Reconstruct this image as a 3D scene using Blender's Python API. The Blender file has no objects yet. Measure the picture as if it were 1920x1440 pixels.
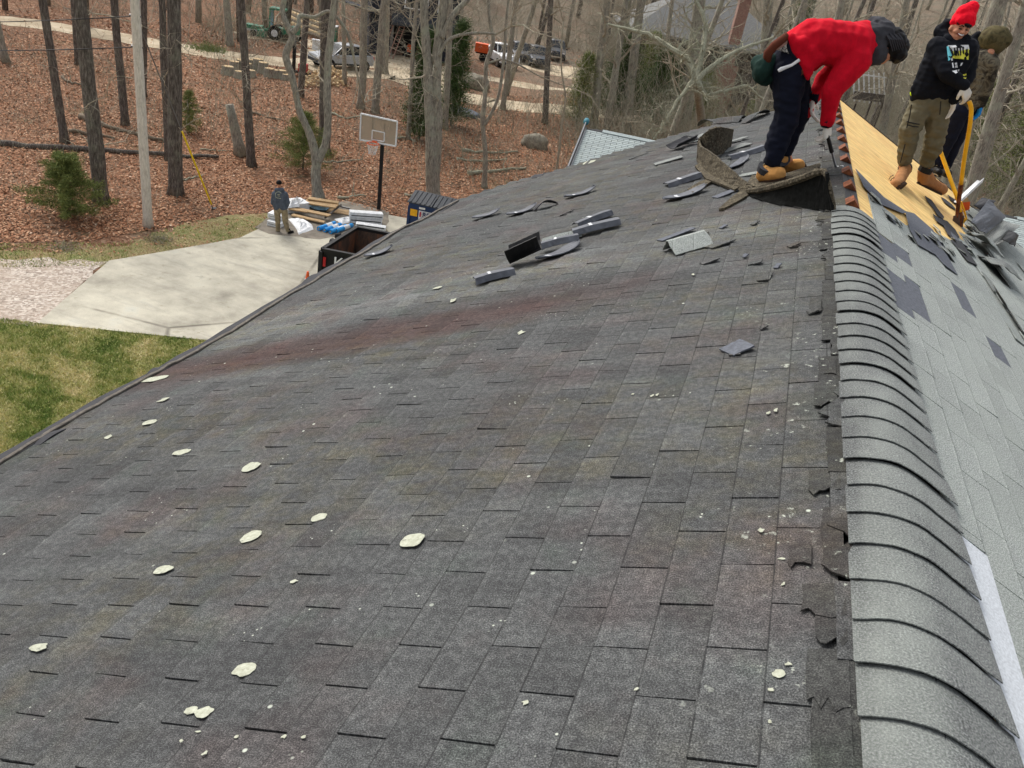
import bpy, math, random
import numpy as np
from math import sin, cos, pi, radians, exp, sqrt
from mathutils import Vector as V, Matrix, noise
random.seed(7)
scene = bpy.context.scene
COL = scene.collection
# ------------------------------------------------------------------ camera
AX = V((0.93487, 0.31425, 0.16509)); AD = V((0.28969, -0.4066, -0.86646)); AF = V((-0.20516, 0.85786, -0.47115))
CAM = V((-0.6199, 0.0, 1.2032)); FPX = 1570.8
cd = bpy.data.cameras.new('camera'); cam = bpy.data.objects.new('camera', cd); COL.objects.link(cam)
cam.matrix_world = Matrix(((AX.x, -AD.x, -AF.x, CAM.x), (AX.y, -AD.y, -AF.y, CAM.y), (AX.z, -AD.z, -AF.z, CAM.z), (0, 0, 0, 1)))
cd.sensor_width = 36; cd.lens = FPX / 1920 * 36; cd.clip_start = 0.05; cd.clip_end = 3000
scene.camera = cam
# ------------------------------------------------------------------ world, sun, exposure
w = bpy.data.worlds.new('World'); scene.world = w; w.use_nodes = True
wn = w.node_tree.nodes; wl = w.node_tree.links
sky = wn.new('ShaderNodeTexSky'); sky.sky_type = 'NISHITA'; sky.sun_disc = False
SUN_EL, SUN_ROT = radians(48), radians(-55)
sky.sun_elevation = SUN_EL; sky.sun_rotation = SUN_ROT; sky.air_density = 1.2; sky.dust_density = 4.0; sky.ozone_density = 1.0
hs = wn.new('ShaderNodeHueSaturation'); hs.inputs['Saturation'].default_value = 0.30
wl.new(sky.outputs[0], hs.inputs['Color']); wl.new(hs.outputs[0], wn['Background'].inputs['Color'])
wn['Background'].inputs['Strength'].default_value = 0.13
sd = bpy.data.lights.new('sun', 'SUN'); sd.energy = 1.2; sd.angle = radians(25); sd.color = (1, .965, .91)
so = bpy.data.objects.new('sun', sd); COL.objects.link(so)
sdir = V((sin(SUN_ROT) * cos(SUN_EL), cos(SUN_ROT) * cos(SUN_EL), sin(SUN_EL)))
so.rotation_euler = sdir.to_track_quat('Z', 'Y').to_euler()
vs = scene.view_settings; vs.view_transform = 'Standard'; vs.look = 'None'; vs.gamma = 1; vs.exposure = 0.75; vs.use_curve_mapping = False
# ------------------------------------------------------------------ geometry of the place
TH = 0.4349; CT, ST = cos(TH), sin(TH); GZ = -9.8
def ray(px, py): return AX * ((px - 960) / FPX) + AD * ((py - 720) / FPX) + AF
def at(px, py, dep): return CAM + ray(px, py) * dep
def gnd(px, py, z=GZ):
    d = ray(px, py); return CAM + d * ((z - CAM.z) / d.z)
def hitL(px, py):
    d = ray(px, py); n = V((-ST, 0, CT)); P = CAM - d * (CAM.dot(n) / d.dot(n)); return (-P.x / CT, P.y)
def hitR(px, py):
    d = ray(px, py); n = V((ST, 0, CT)); P = CAM - d * (CAM.dot(n) / d.dot(n)); return (P.x / CT, P.y)
def jp(px, py, foot, off=0.0):          # a point seen at px,py on the upright plane through foot (off metres behind it)
    n = V((AF.x, AF.y, 0)).normalized(); d = ray(px, py)
    return CAM + d * ((n.dot(foot - CAM) + off) / n.dot(d))
def proj(P):
    v = P - CAM; z = v.dot(AF); return (960 + FPX * v.dot(AX) / z, 720 + FPX * v.dot(AD) / z, z)
def wav(s, Y):
    return (0.010 * sin(1.5 * Y + 0.5 * s) * min(1, s) + 0.007 * sin(2.9 * Y - 1.1 * s + 1) * min(1, s)
            - 0.022 * exp(-((Y - 5.05 + 0.12 * s) / 0.35) ** 2) * min(1, max(0, s - .3)) + 0.006 * sin(5.1 * Y + 2.1 * s) * min(1, s))
def W(side, s, Y, off=0.0):
    if side == 'L':
        off += wav(s, Y); return V((-s * CT - ST * off, Y, -s * ST + CT * off))
    return V((s * CT + ST * off, Y, -s * ST + CT * off))
# ------------------------------------------------------------------ object helpers
def tag(o, label=None, cat=None, group=None, kind=None):
    if label: o['label'] = label
    if cat: o['category'] = cat
    if group: o['group'] = group
    if kind: o['kind'] = kind
    return o
def empty(name, loc, label, cat, group=None):
    o = bpy.data.objects.new(name, None); COL.objects.link(o); o.location = loc; o.empty_display_size = .2
    return tag(o, label, cat, group)
class MB:
    def __init__(s): s.v = []; s.f = []; s.m = []; s.uv = []; s.t = []
    def add(s, vs_, fs, mi=0, uv=None, tint=0.5):
        b = len(s.v); s.v += [tuple(p) for p in vs_]
        s.f += [tuple(b + i for i in f) for f in fs]; s.m += [mi] * len(fs)
        s.uv += list(uv) if uv else [(p[0], p[1]) for p in vs_]
        s.t += [tint] * len(vs_)
    def box(s, c, sz, R=None, mi=0, tint=.5):
        c = V(c); hx, hy, hz = sz[0] / 2, sz[1] / 2, sz[2] / 2
        P = [V((x * hx, y * hy, z * hz)) for x, y, z in ((-1,-1,-1),(1,-1,-1),(1,1,-1),(-1,1,-1),(-1,-1,1),(1,-1,1),(1,1,1),(-1,1,1))]
        if R is not None: P = [R @ p for p in P]
        s.add([c + p for p in P], [(0,3,2,1),(4,5,6,7),(0,1,5,4),(1,2,6,5),(2,3,7,6),(3,0,4,7)], mi, tint=tint)
    def beam(s, a, b, wd, ht, up=V((0, 0, 1)), mi=0, tint=.5):
        a, b = V(a), V(b); d = b - a; L = d.length; y = d / L; x = y.cross(up).normalized(); z = x.cross(y)
        s.box((a + b) / 2, (wd, L, ht), Matrix((x, y, z)).transposed(), mi, tint)
    def tube(s, path, rad, n=6, mi=0, cap=True, tint=.5):
        path = [V(p) for p in path]; rings = []; prev = None; b = len(s.v); vv = []; uv = []; acc = 0
        for i, p in enumerate(path):
            t = (path[min(i + 1, len(path) - 1)] - path[max(i - 1, 0)])
            t = t.normalized() if t.length > 1e-9 else V((0, 0, 1))
            if prev is None:
                x = t.orthogonal().normalized()
            else:
                x = (prev - t * prev.dot(t)); x = x.normalized() if x.length > 1e-6 else t.orthogonal().normalized()
            prev = x; y = t.cross(x); r = rad[i] if hasattr(rad, '__len__') else rad
            if i: acc += (p - path[i - 1]).length
            for k in range(n):
                a = 2 * pi * k / n; vv.append(p + (x * cos(a) + y * sin(a)) * r); uv.append((k / n, acc))
        ff = []
        for i in range(len(path) - 1):
            for k in range(n):
                k2 = (k + 1) % n; ff.append((i * n + k, i * n + k2, (i + 1) * n + k2, (i + 1) * n + k))
        if cap:
            ff.append(tuple(reversed(range(n)))); ff.append(tuple((len(path) - 1) * n + k for k in range(n)))
        s.add(vv, ff, mi, uv, tint)
    def cyl(s, a, b, r, n=12, r2=None, mi=0, tint=.5): s.tube([a, b], [r, r if r2 is None else r2], n, mi, True, tint)
    def prism(s, top, vec, mi=0, uv=None, tint=.5):      # polygon 'top' extruded by vec (a vector or a list)
        n = len(top); top = [V(p) for p in top]; vl = vec if isinstance(vec, list) else [V(vec)] * n
        bot = [p + q for p, q in zip(top, vl)]
        s.add(top + bot, [tuple(range(n)), tuple(reversed(range(n, 2 * n)))] + [(i, n + i, n + (i + 1) % n, (i + 1) % n) for i in range(n)],
              mi, (list(uv) * 2) if uv else None, tint)
    def sheet(s, grid, thick, nrm=None, mi=0, tint=.5, uvs=None):       # grid[i][j] of points, given thickness downwards
        nu, nv = len(grid), len(grid[0]); P = [V(p) for r in grid for p in r]
        N = []
        for i in range(nu):
            for j in range(nv):
                a = V(grid[min(i + 1, nu - 1)][j]) - V(grid[max(i - 1, 0)][j]); c = V(grid[i][min(j + 1, nv - 1)]) - V(grid[i][max(j - 1, 0)])
                q = a.cross(c); N.append(q.normalized() if q.length > 1e-9 else V((0, 0, 1)))
        if nrm is not None and N[0].dot(nrm) < 0: N = [-q for q in N]
        B = [p - q * thick for p, q in zip(P, N)]; o = nu * nv; F = []
        for i in range(nu - 1):
            for j in range(nv - 1):
                a, b_, c_, d_ = i * nv + j, (i + 1) * nv + j, (i + 1) * nv + j + 1, i * nv + j + 1
                F += [(a, b_, c_, d_), (o + a, o + d_, o + c_, o + b_)]
        edge = [(i, 0) for i in range(nu)] + [(nu - 1, j) for j in range(1, nv)] + [(i, nv - 1) for i in range(nu - 2, -1, -1)] + [(0, j) for j in range(nv - 2, 0, -1)]
        for k in range(len(edge)):
            a = edge[k][0] * nv + edge[k][1]; b_ = edge[(k + 1) % len(edge)]; b_ = b_[0] * nv + b_[1]
            F.append((a, o + a, o + b_, b_))
        uv = [(i * .05, j * .05) for i in range(nu) for j in range(nv)] * 2 if uvs is None else list(uvs) * 2
        s.add(P + B, F, mi, uv, tint)
    def build(s, name, mats, parent=None, smooth=False, kind=None, origin=None, **kw):
        me = bpy.data.meshes.new(name); vv = s.v
        if origin is not None:
            o_ = V(origin); vv = [(p[0] - o_.x, p[1] - o_.y, p[2] - o_.z) for p in s.v]
        me.from_pydata(vv, [], s.f)
        for m in (mats if isinstance(mats, (list, tuple)) else [mats]): me.materials.append(m)
        if any(s.m): me.polygons.foreach_set('material_index', s.m)
        uvl = me.uv_layers.new(name='UVMap'); idx = np.zeros(len(me.loops), dtype=np.int32); me.loops.foreach_get('vertex_index', idx)
        uvl.data.foreach_set('uv', np.array(s.uv, dtype=np.float32)[idx].ravel())
        at_ = me.attributes.new('tint', 'FLOAT', 'POINT'); at_.data.foreach_set('value', np.array(s.t, dtype=np.float32))
        if smooth: me.polygons.foreach_set('use_smooth', [True] * len(me.polygons))
        me.update()
        ob = bpy.data.objects.new(name, me); COL.objects.link(ob)
        if origin is not None: ob.location = origin
        if parent is not None:
            ob.parent = parent
            par = V(parent.location)
            if parent.parent is not None: par = par + V(parent.parent.location)
            ob.location = V(ob.location) - par
        return tag(ob, kind=kind, **kw)
def np_mesh(name, verts, faces, mats, parent=None, kind='stuff', tint=None, matidx=None):
    me = bpy.data.meshes.new(name); k = faces.shape[1]
    me.vertices.add(len(verts)); me.vertices.foreach_set('co', verts.astype(np.float32).ravel())
    me.loops.add(faces.size); me.loops.foreach_set('vertex_index', faces.astype(np.int32).ravel())
    me.polygons.add(len(faces)); me.polygons.foreach_set('loop_start', np.arange(0, faces.size, k, dtype=np.int32))
    for m in (mats if isinstance(mats, (list, tuple)) else [mats]): me.materials.append(m)
    if matidx is not None: me.polygons.foreach_set('material_index', matidx.astype(np.int32))
    if tint is not None:
        a = me.attributes.new('tint', 'FLOAT', 'POINT'); a.data.foreach_set('value', tint.astype(np.float32))
    me.update(calc_edges=True); ob = bpy.data.objects.new(name, me); COL.objects.link(ob)
    if parent is not None: ob.parent = parent; ob.location = -V(parent.location)
    if kind: ob['kind'] = kind
    return ob
# ------------------------------------------------------------------ materials
def lin(c):
    return tuple(((x / 255) / 12.92 if x / 255 <= .04045 else ((x / 255 + .055) / 1.055) ** 2.4) for x in c) + (1,)
class NT:
    def __init__(s, name, rough=.85, metal=0, spec=.35):
        s.mat = bpy.data.materials.new(name); s.mat.use_nodes = True; s.n = s.mat.node_tree.nodes; s.l = s.mat.node_tree.links
        s.b = s.n['Principled BSDF']; s.b.inputs['Roughness'].default_value = rough; s.b.inputs['Metallic'].default_value = metal
        s.b.inputs['Specular IOR Level'].default_value = spec; s._pos = None
    def node(s, t, **k):
        n = s.n.new(t)
        for a, b in k.items(): setattr(n, a, b)
        return n
    def pos(s):
        if s._pos is None: s._pos = s.node('ShaderNodeNewGeometry').outputs['Position']
        return s._pos
    def uv(s): return s.node('ShaderNodeUVMap', uv_map='UVMap').outputs[0]
    def obj(s): return s.node('ShaderNodeTexCoord').outputs['Object']
    def attr(s, nm='tint'): return s.node('ShaderNodeAttribute', attribute_name=nm).outputs['Fac']
    def map(s, src, scale=(1, 1, 1), rot=(0, 0, 0), loc=(0, 0, 0)):
        m = s.node('ShaderNodeMapping'); m.inputs['Scale'].default_value = scale; m.inputs['Rotation'].default_value = rot; m.inputs['Location'].default_value = loc
        s.l.new(src, m.inputs['Vector']); return m.outputs[0]
    def noise(s, src, scale, detail=3, rough=.6, dist=0):
        n = s.node('ShaderNodeTexNoise'); n.inputs['Scale'].default_value = scale; n.inputs['Detail'].default_value = detail
        n.inputs['Roughness'].default_value = rough; n.inputs['Distortion'].default_value = dist; s.l.new(src, n.inputs['Vector']); return n.outputs['Fac']
    def vor(s, src, scale, out='Color', feature='F1', rand=1):
        n = s.node('ShaderNodeTexVoronoi', feature=feature); n.inputs['Scale'].default_value = scale; n.inputs['Randomness'].default_value = rand
        s.l.new(src, n.inputs['Vector']); return n.outputs[out]
    def ramp(s, f, stops, interp='LINEAR'):
        r = s.node('ShaderNodeValToRGB'); cr = r.color_ramp; cr.interpolation = interp
        while len(cr.elements) < len(stops): cr.elements.new(.5)
        for e, (p, c) in zip(cr.elements, stops):
            e.position = p; e.color = c if hasattr(c, '__len__') else (c, c, c, 1)
        s.l.new(f, r.inputs[0]); return r.outputs[0]
    def math(s, op, a, b=None, clamp=False):
        n = s.node('ShaderNodeMath', operation=op, use_clamp=clamp)
        for i, x in enumerate((a, b)):
            if x is None: continue
            if isinstance(x, (int, float)): n.inputs[i].default_value = x
            else: s.l.new(x, n.inputs[i])
        return n.outputs[0]
    def mix(s, f, a, b, mode='MIX'):
        n = s.node('ShaderNodeMix', data_type='RGBA', blend_type=mode)
        for i, x in ((0, f), (6, a), (7, b)):
            if isinstance(x, (int, float)): n.inputs[i].default_value = x
            elif isinstance(x, tuple): n.inputs[i].default_value = x
            else: s.l.new(x, n.inputs[i])
        return n.outputs[2]
    def sep(s, v):
        n = s.node('ShaderNodeSeparateXYZ'); s.l.new(v, n.inputs[0]); return n.outputs
    def col(s, c):
        if isinstance(c, tuple): s.b.inputs['Base Color'].default_value = c
        else: s.l.new(c, s.b.inputs['Base Color'])
    def bump(s, h, strength=.4, dist=.01):
        n = s.node('ShaderNodeBump'); n.inputs['Strength'].default_value = strength; n.inputs['Distance'].default_value = dist
        s.l.new(h, n.inputs['Height']); s.l.new(n.outputs[0], s.b.inputs['Normal'])
def simple(name, rgb, rough=.7, metal=0, var=.18, scale=8, spec=.35, bump=0):
    t = NT(name, rough, metal, spec); c = lin(rgb); f = t.noise(t.pos(), scale, 4)
    t.col(t.ramp(f, [(.3, tuple(x * (1 - var) for x in c[:3]) + (1,)), (.7, tuple(min(1, x * (1 + var)) for x in c[:3]) + (1,))]))
    if bump: t.bump(f, bump, .01)
    return t.mat
M = {}
# weathered dark shingle: uv = (distance down the slope, distance along the ridge) in metres
def shingle_mat(name, dark, mid, light, old=True, kind_='', s_first=.175, expo=.1397):
    t = NT(name, .93, 0, .2); uv = t.uv(); P = t.sep(uv)
    fine = t.noise(uv, 230 if old else 190, 3, .8); med = t.noise(uv, 38, 4, .7); big = t.noise(t.map(uv, (1.0, 2.2, 1)), 1.1, 4, .6)
    c = t.ramp(fine, [(.33, dark), (.5, mid), (.68, light)])
    c = t.mix(t.ramp(med, [(.42, 0.0), (.62, 1.0)]), c, t.mix(1.0, c, (1.62, 1.63, 1.60, 1) if old else (1.10, 1.12, 1.1, 1), 'MULTIPLY'))
    tint = t.ramp(t.attr(), [(0, .80 if old else .90), (1, 1.20 if old else 1.10)])
    c = t.mix(1.0, c, tint, 'MULTIPLY')
    if old:
        # lighter dusty zones, washed down the slope
        st = t.noise(t.map(uv, (.55, 3.2, 1)), 1.6, 5, .65)
        c = t.mix(t.ramp(st, [(.40, 0.0), (.68, .7)]), c, t.mix(1.0, c, (1.7, 1.73, 1.7, 1), 'MULTIPLY'))
        # maroon wash across the roof
        yc = t.math('SUBTRACT', t.math('ADD', P[1], t.math('MULTIPLY', P[0], .13)), 4.92)
        yc = t.math('ADD', yc, t.math('MULTIPLY', t.math('SUBTRACT', t.noise(uv, 2.2, 4), .5), .5))
        gb = t.math('SUBTRACT', yc, .95); gb = t.math('SUBTRACT', 1, t.math('MULTIPLY', t.math('MULTIPLY', gb, gb), 3.2), True)
        c = t.mix(t.math('MULTIPLY', gb, .6), c, t.mix(1.0, c, (1.8, 1.82, 1.8, 1), 'MULTIPLY'))
        g = t.math('SUBTRACT', 1, t.math('MULTIPLY', t.math('MULTIPLY', yc, yc), 6), True)
        g = t.math('MULTIPLY', g, t.ramp(P[0], [(.18, 0.0), (.3, 1.0)]) if False else t.math('MULTIPLY', t.math('SUBTRACT', P[0], .9, True), .8, True))
        c = t.mix(g, c, t.mix(1.0, c, (.76, .43, .39, 1), 'MULTIPLY'))
        red = t.noise(t.map(uv, (1, 1, 1), loc=(3, 9, 0)), 1.7, 4)
        c = t.mix(t.ramp(red, [(.5, 0.0), (.68, .6)]), c, t.mix(1.0, c, (1.12, .86, .83, 1), 'MULTIPLY'))
        gr = t.noise(t.map(uv, (1, 1, 1), loc=(13, 2, 0)), 2.6, 5)
        c = t.mix(t.ramp(gr, [(.56, 0.0), (.74, .7)]), c, t.mix(1.0, c, (.92, 1.08, .95, 1), 'MULTIPLY'))
        ol = t.math('MULTIPLY', t.ramp(t.noise(t.map(uv, (1, 1, 1), loc=(5, 21, 0)), 7, 5), [(.42, 0.0), (.70, .6)]), t.ramp(t.noise(t.map(uv, (.6, 1, 1), loc=(1, 7, 0)), .9, 2), [(.42, 0.0), (.6, 1.0)]))
        c = t.mix(ol, c, t.mix(1.0, c, (1.25, 1.08, .62, 1), 'MULTIPLY'))
        # small lichen flecks
        v = t.vor(uv, 9, 'Distance'); fl = t.math('MULTIPLY', t.ramp(v, [(.045, 1.0), (.075, 0.0)]), t.ramp(t.noise(uv, 1.3, 3), [(.5, 0.0), (.62, 1.0)]))
        v2 = t.vor(uv, 34, 'Distance'); fl2 = t.math('MULTIPLY', t.ramp(v2, [(.09, 1.0), (.14, 0.0)]), t.ramp(t.noise(t.map(uv, loc=(4, 4, 0)), 2.7, 4), [(.58, 0.0), (.66, 1.0)]))
        sc_ = t.math('MULTIPLY', t.ramp(t.noise(uv, 26, 5, .7), [(.60, 0.0), (.66, 1.0)]), t.math('MULTIPLY', t.ramp(P[0], [(.2, 1.0), (.62, 0.0)]), t.ramp(t.noise(t.map(uv, loc=(8, 1, 0)), 3.1, 3), [(.5, 0.0), (.58, 1.0)])))
        fl = t.math('MAXIMUM', fl, t.math('MAXIMUM', fl2, sc_)); c = t.mix(t.math('MULTIPLY', fl, .8), c, lin((205, 210, 195)))
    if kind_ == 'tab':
        # lap shade painted between courses: dark lines beside lighter tab edges
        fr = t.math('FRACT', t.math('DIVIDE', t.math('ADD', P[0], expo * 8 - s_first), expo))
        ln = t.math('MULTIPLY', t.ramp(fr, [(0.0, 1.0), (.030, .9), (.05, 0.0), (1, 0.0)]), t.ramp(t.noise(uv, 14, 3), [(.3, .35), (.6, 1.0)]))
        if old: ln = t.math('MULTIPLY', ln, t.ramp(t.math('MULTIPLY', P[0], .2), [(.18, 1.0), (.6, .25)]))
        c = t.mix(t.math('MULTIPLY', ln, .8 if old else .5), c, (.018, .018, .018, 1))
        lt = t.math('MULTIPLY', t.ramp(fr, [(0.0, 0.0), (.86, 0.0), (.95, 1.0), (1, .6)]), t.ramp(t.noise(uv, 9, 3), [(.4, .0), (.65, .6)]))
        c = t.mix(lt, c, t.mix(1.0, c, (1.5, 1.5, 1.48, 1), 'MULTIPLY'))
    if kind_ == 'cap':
        left_tone = t.math('ADD', P[0], t.math('MULTIPLY', t.math('SUBTRACT', t.noise(uv, 12, 4), .5), .14))
        c = t.mix(t.ramp(left_tone, [(.02, .85), (.14, .45), (.26, 0.0)]), c, t.mix(1.0, c, (.52, .52, .53, 1), 'MULTIPLY'))  # weathering and painted shade together darken each cap toward its left edge
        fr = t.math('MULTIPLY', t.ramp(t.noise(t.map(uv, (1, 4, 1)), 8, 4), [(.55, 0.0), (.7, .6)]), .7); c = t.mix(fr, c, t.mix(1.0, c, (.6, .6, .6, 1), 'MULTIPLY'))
    if not old:
        st = t.noise(t.map(uv, (3, 1.2, 1)), 1.4, 4)
        c = t.mix(t.ramp(st, [(.4, 0.0), (.7, .35)]), c, lin((160, 166, 158)))
    t.col(c); t.bump(t.math('ADD', fine, t.math('MULTIPLY', med, .6)), .55, .004); return t.mat
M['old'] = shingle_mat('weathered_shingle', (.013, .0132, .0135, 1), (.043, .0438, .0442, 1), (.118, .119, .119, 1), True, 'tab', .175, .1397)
M['torn'] = shingle_mat('grimy_shingle', (.010, .010, .010, 1), (.030, .030, .029, 1), (.075, .074, .072, 1), True)
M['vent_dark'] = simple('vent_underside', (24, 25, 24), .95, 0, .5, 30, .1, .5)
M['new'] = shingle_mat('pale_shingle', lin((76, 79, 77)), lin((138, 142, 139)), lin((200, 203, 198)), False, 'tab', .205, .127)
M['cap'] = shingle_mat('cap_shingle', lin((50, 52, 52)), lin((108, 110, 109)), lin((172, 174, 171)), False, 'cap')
M['edge'] = simple('shingle_edge', (26, 26, 27), .9)
M['felt'] = simple('black_felt', (56, 56, 59), .85, 0, .25, 6, .25, .2)
M['under'] = simple('shingle_back', (80, 83, 90), .6, 0, .3, 14, .35, .1)
M['under2'] = simple('bare_patch', (94, 97, 104), .9, 0, .3, 60, .2)
M['pale_patch'] = simple('pale_patch', (192, 196, 200), .95, 0, .22, 160, .2)
M['tape'] = simple('tape', (190, 192, 194), .6, 0, .3, 60)
t = NT('lichen', .97, 0, .1); p = t.pos(); f = t.noise(p, 60, 4, .8); t.col(t.mix(t.ramp(t.noise(p, 34, 3), [(.60, 0.0), (.70, .7)]), t.ramp(f, [(.3, lin((146, 146, 130))), (.5, lin((170, 172, 154))), (.7, lin((190, 192, 176)))]), lin((92, 92, 86)))); M['lichen'] = t.mat
M['black'] = simple('black', (18, 18, 19), .6)
t = NT('plywood', .75); u = t.pos(); g = t.noise(t.map(u, (2.5, 26, 2.5), rot=(0, 0, .05)), 1.5, 5, .65, 1.2); k = t.noise(u, 2.3, 3)
c = t.ramp(g, [(.25, lin((196, 152, 88))), (.5, lin((226, 190, 118))), (.75, lin((240, 212, 150)))])
c = t.mix(t.ramp(k, [(.5, 0.0), (.75, .45)]), c, lin((206, 152, 92))); fk_ = t.vor(t.map(u, (10, 30, 10), rot=(0, 0, .2)), 1.0, 'Color'); c = t.mix(.55, c, t.mix(1.0, c, t.ramp(fk_, [(0, .6), (1, 1.35)]), 'MULTIPLY'))
kn = t.ramp(t.vor(t.map(u, (1.2, 4, 1.2)), 1.3, 'Distance'), [(.05, 1.0), (.1, 0.0)]); c = t.mix(t.math('MULTIPLY', kn, .7), c, lin((90, 55, 30)))
t.col(c); M['ply'] = t.mat
t = NT('vent_mat', .98, 0, .1); f = t.noise(t.map(t.pos(), (1, 1, 1)), 55, 4, .7); f2 = t.noise(t.pos(), 9, 4)
c = t.ramp(f, [(.3, lin((40, 36, 30))), (.5, lin((92, 85, 72))), (.72, lin((142, 132, 112)))]); c = t.mix(t.ramp(f2, [(.45, 0.0), (.7, .7)]), c, lin((58, 54, 47)))
t.col(c); t.bump(f, .9, .02); M['mat'] = t.mat
M['rust'] = simple('brown_rafter', (112, 62, 34), .85, 0, .7, 22)
# ground
def leafmat(name):
    t = NT(name, .95, 0, .15); p = t.pos()
    c1 = t.ramp(t.vor(p, 9, 'Color'), [(0, lin((76, 54, 42))), (.35, lin((140, 96, 68))), (.65, lin((166, 120, 88))), (.92, lin((204, 174, 146)))])
    c2 = t.ramp(t.noise(p, 3.3, 6, .75), [(.3, lin((70, 56, 48))), (.5, lin((126, 98, 80))), (.7, lin((160, 134, 112)))])
    c = t.mix(.5, c1, c2); b = t.noise(p, .16, 4); soil = t.noise(t.map(p, loc=(3, 8, 0)), .55, 5, .7); c = t.mix(t.ramp(soil, [(.54, 0.0), (.66, .8)]), c, lin((98, 84, 70))); c = t.mix(t.ramp(t.noise(t.map(p, loc=(31, 8, 0)), .4, 5, .7), [(.58, 0.0), (.7, .6)]), c, lin((104, 106, 72)))
    c = t.mix(t.ramp(b, [(.45, 0.0), (.65, .75)]), c, t.mix(.5, c, lin((118, 100, 84))))
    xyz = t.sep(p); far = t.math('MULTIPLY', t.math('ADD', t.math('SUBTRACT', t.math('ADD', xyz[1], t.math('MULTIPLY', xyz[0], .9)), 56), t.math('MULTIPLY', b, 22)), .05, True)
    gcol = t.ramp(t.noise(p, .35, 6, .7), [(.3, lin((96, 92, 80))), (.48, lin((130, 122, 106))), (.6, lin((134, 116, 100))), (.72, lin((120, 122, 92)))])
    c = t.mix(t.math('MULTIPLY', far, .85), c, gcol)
    t.col(c); t.bump(t.noise(p, 7, 5, .8), 1, .12); return t.mat
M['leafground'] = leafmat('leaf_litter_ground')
t = NT('leaf', .8, 0, .2); c = t.ramp(t.attr(), [(0, lin((84, 60, 46))), (.25, lin((140, 96, 68))), (.55, lin((170, 120, 88))), (.8, lin((198, 156, 122))), (1, lin((230, 208, 182)))]); t.col(c); M['leaf'] = t.mat
t = NT('concrete', .9, 0, .2); p = t.pos(); f = t.noise(t.map(p, (1, 1, 1), rot=(0, 0, .5)), .7, 6, .65); f2 = t.noise(p, 60, 3)
c = t.ramp(f, [(.28, lin((138, 133, 120))), (.45, lin((174, 168, 152))), (.62, lin((196, 190, 172))), (.78, lin((190, 189, 178)))])
c = t.mix(t.ramp(t.noise(t.map(p, (.4, 2.6, 1), rot=(0, 0, .75)), .9, 5, .7), [(.5, 0.0), (.7, .55)]), c, lin((148, 143, 132)))
c = t.mix(t.ramp(t.noise(t.map(p, loc=(7, 3, 1)), 2.3, 4), [(.62, 0.0), (.72, .5)]), c, lin((138, 130, 112)))
c = t.mix(.25, c, t.mix(1.0, c, t.ramp(f2, [(.3, .5), (.7, 1.5)]), 'MULTIPLY')); cr = t.ramp(t.vor(t.map(p, (1, 1, 1), rot=(0, 0, .4)), .16, 'Distance', 'DISTANCE_TO_EDGE'), [(0, 1.0), (.006, .7), (.012, 0.0)]); cr = t.math('MULTIPLY', cr, t.ramp(t.noise(p, .6, 3), [(.45, 0.0), (.6, .8)])); c = t.mix(cr, c, lin((92, 86, 76)))
sp_ = t.math('MULTIPLY', t.ramp(t.noise(p, 5, 4), [(.64, 0.0), (.72, .5)]), 1.0); c = t.mix(sp_, c, lin((150, 142, 124)))
t.col(c); t.bump(f2, .3, .01); M['concrete'] = t.mat
t = NT('gravel', .95, 0, .15); p = t.pos(); c = t.ramp(t.vor(p, 16, 'Color'), [(0, lin((122, 110, 100))), (.5, lin((176, 163, 150))), (1, lin((222, 212, 200)))])
c = t.mix(t.ramp(t.noise(p, .8, 5), [(.4, 0.0), (.7, .7)]), c, lin((168, 150, 134))); t.col(c); t.bump(t.vor(p, 16, 'Distance'), .8, .03); M['gravel'] = t.mat
t = NT('lawn', .95, 0, .12); p = t.pos(); g = t.noise(p, .9, 6, .7); g2 = t.noise(p, 9, 4, .8)
c = t.ramp(g, [(.35, lin((112, 122, 64))), (.5, lin((154, 154, 94))), (.66, lin((190, 180, 136)))])
c = t.mix(.55, c, t.ramp(g2, [(.3, lin((72, 92, 38))), (.5, lin((134, 140, 80))), (.7, lin((186, 178, 130)))])); t.col(c); t.bump(g2, .8, .05); M['lawn'] = t.mat
t = NT('grass_blade', .8, 0, .2); c = t.ramp(t.attr(), [(0, lin((88, 112, 50))), (.3, lin((130, 146, 74))), (.55, lin((176, 174, 110))), (1, lin((222, 208, 164)))]); t.col(c); M['blade'] = t.mat
t = NT('verge', .95, 0, .12); p = t.pos(); g = t.noise(p, 1.1, 6, .75)
c = t.ramp(g, [(.32, lin((104, 112, 66))), (.5, lin((140, 128, 92))), (.68, lin((140, 108, 84)))]); t.col(c); t.bump(t.noise(p, 12, 4), .8, .05); M['verge'] = t.mat
t = NT('dirt_road', .95, 0, .12); p = t.pos(); g = t.noise(p, .5, 6, .7)
c = t.ramp(g, [(.3, lin((150, 134, 112))), (.5, lin((186, 170, 144))), (.7, lin((206, 192, 168)))]); t.col(c); t.bump(t.noise(p, 6, 4), .5, .05); M['dirt'] = t.mat
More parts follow.
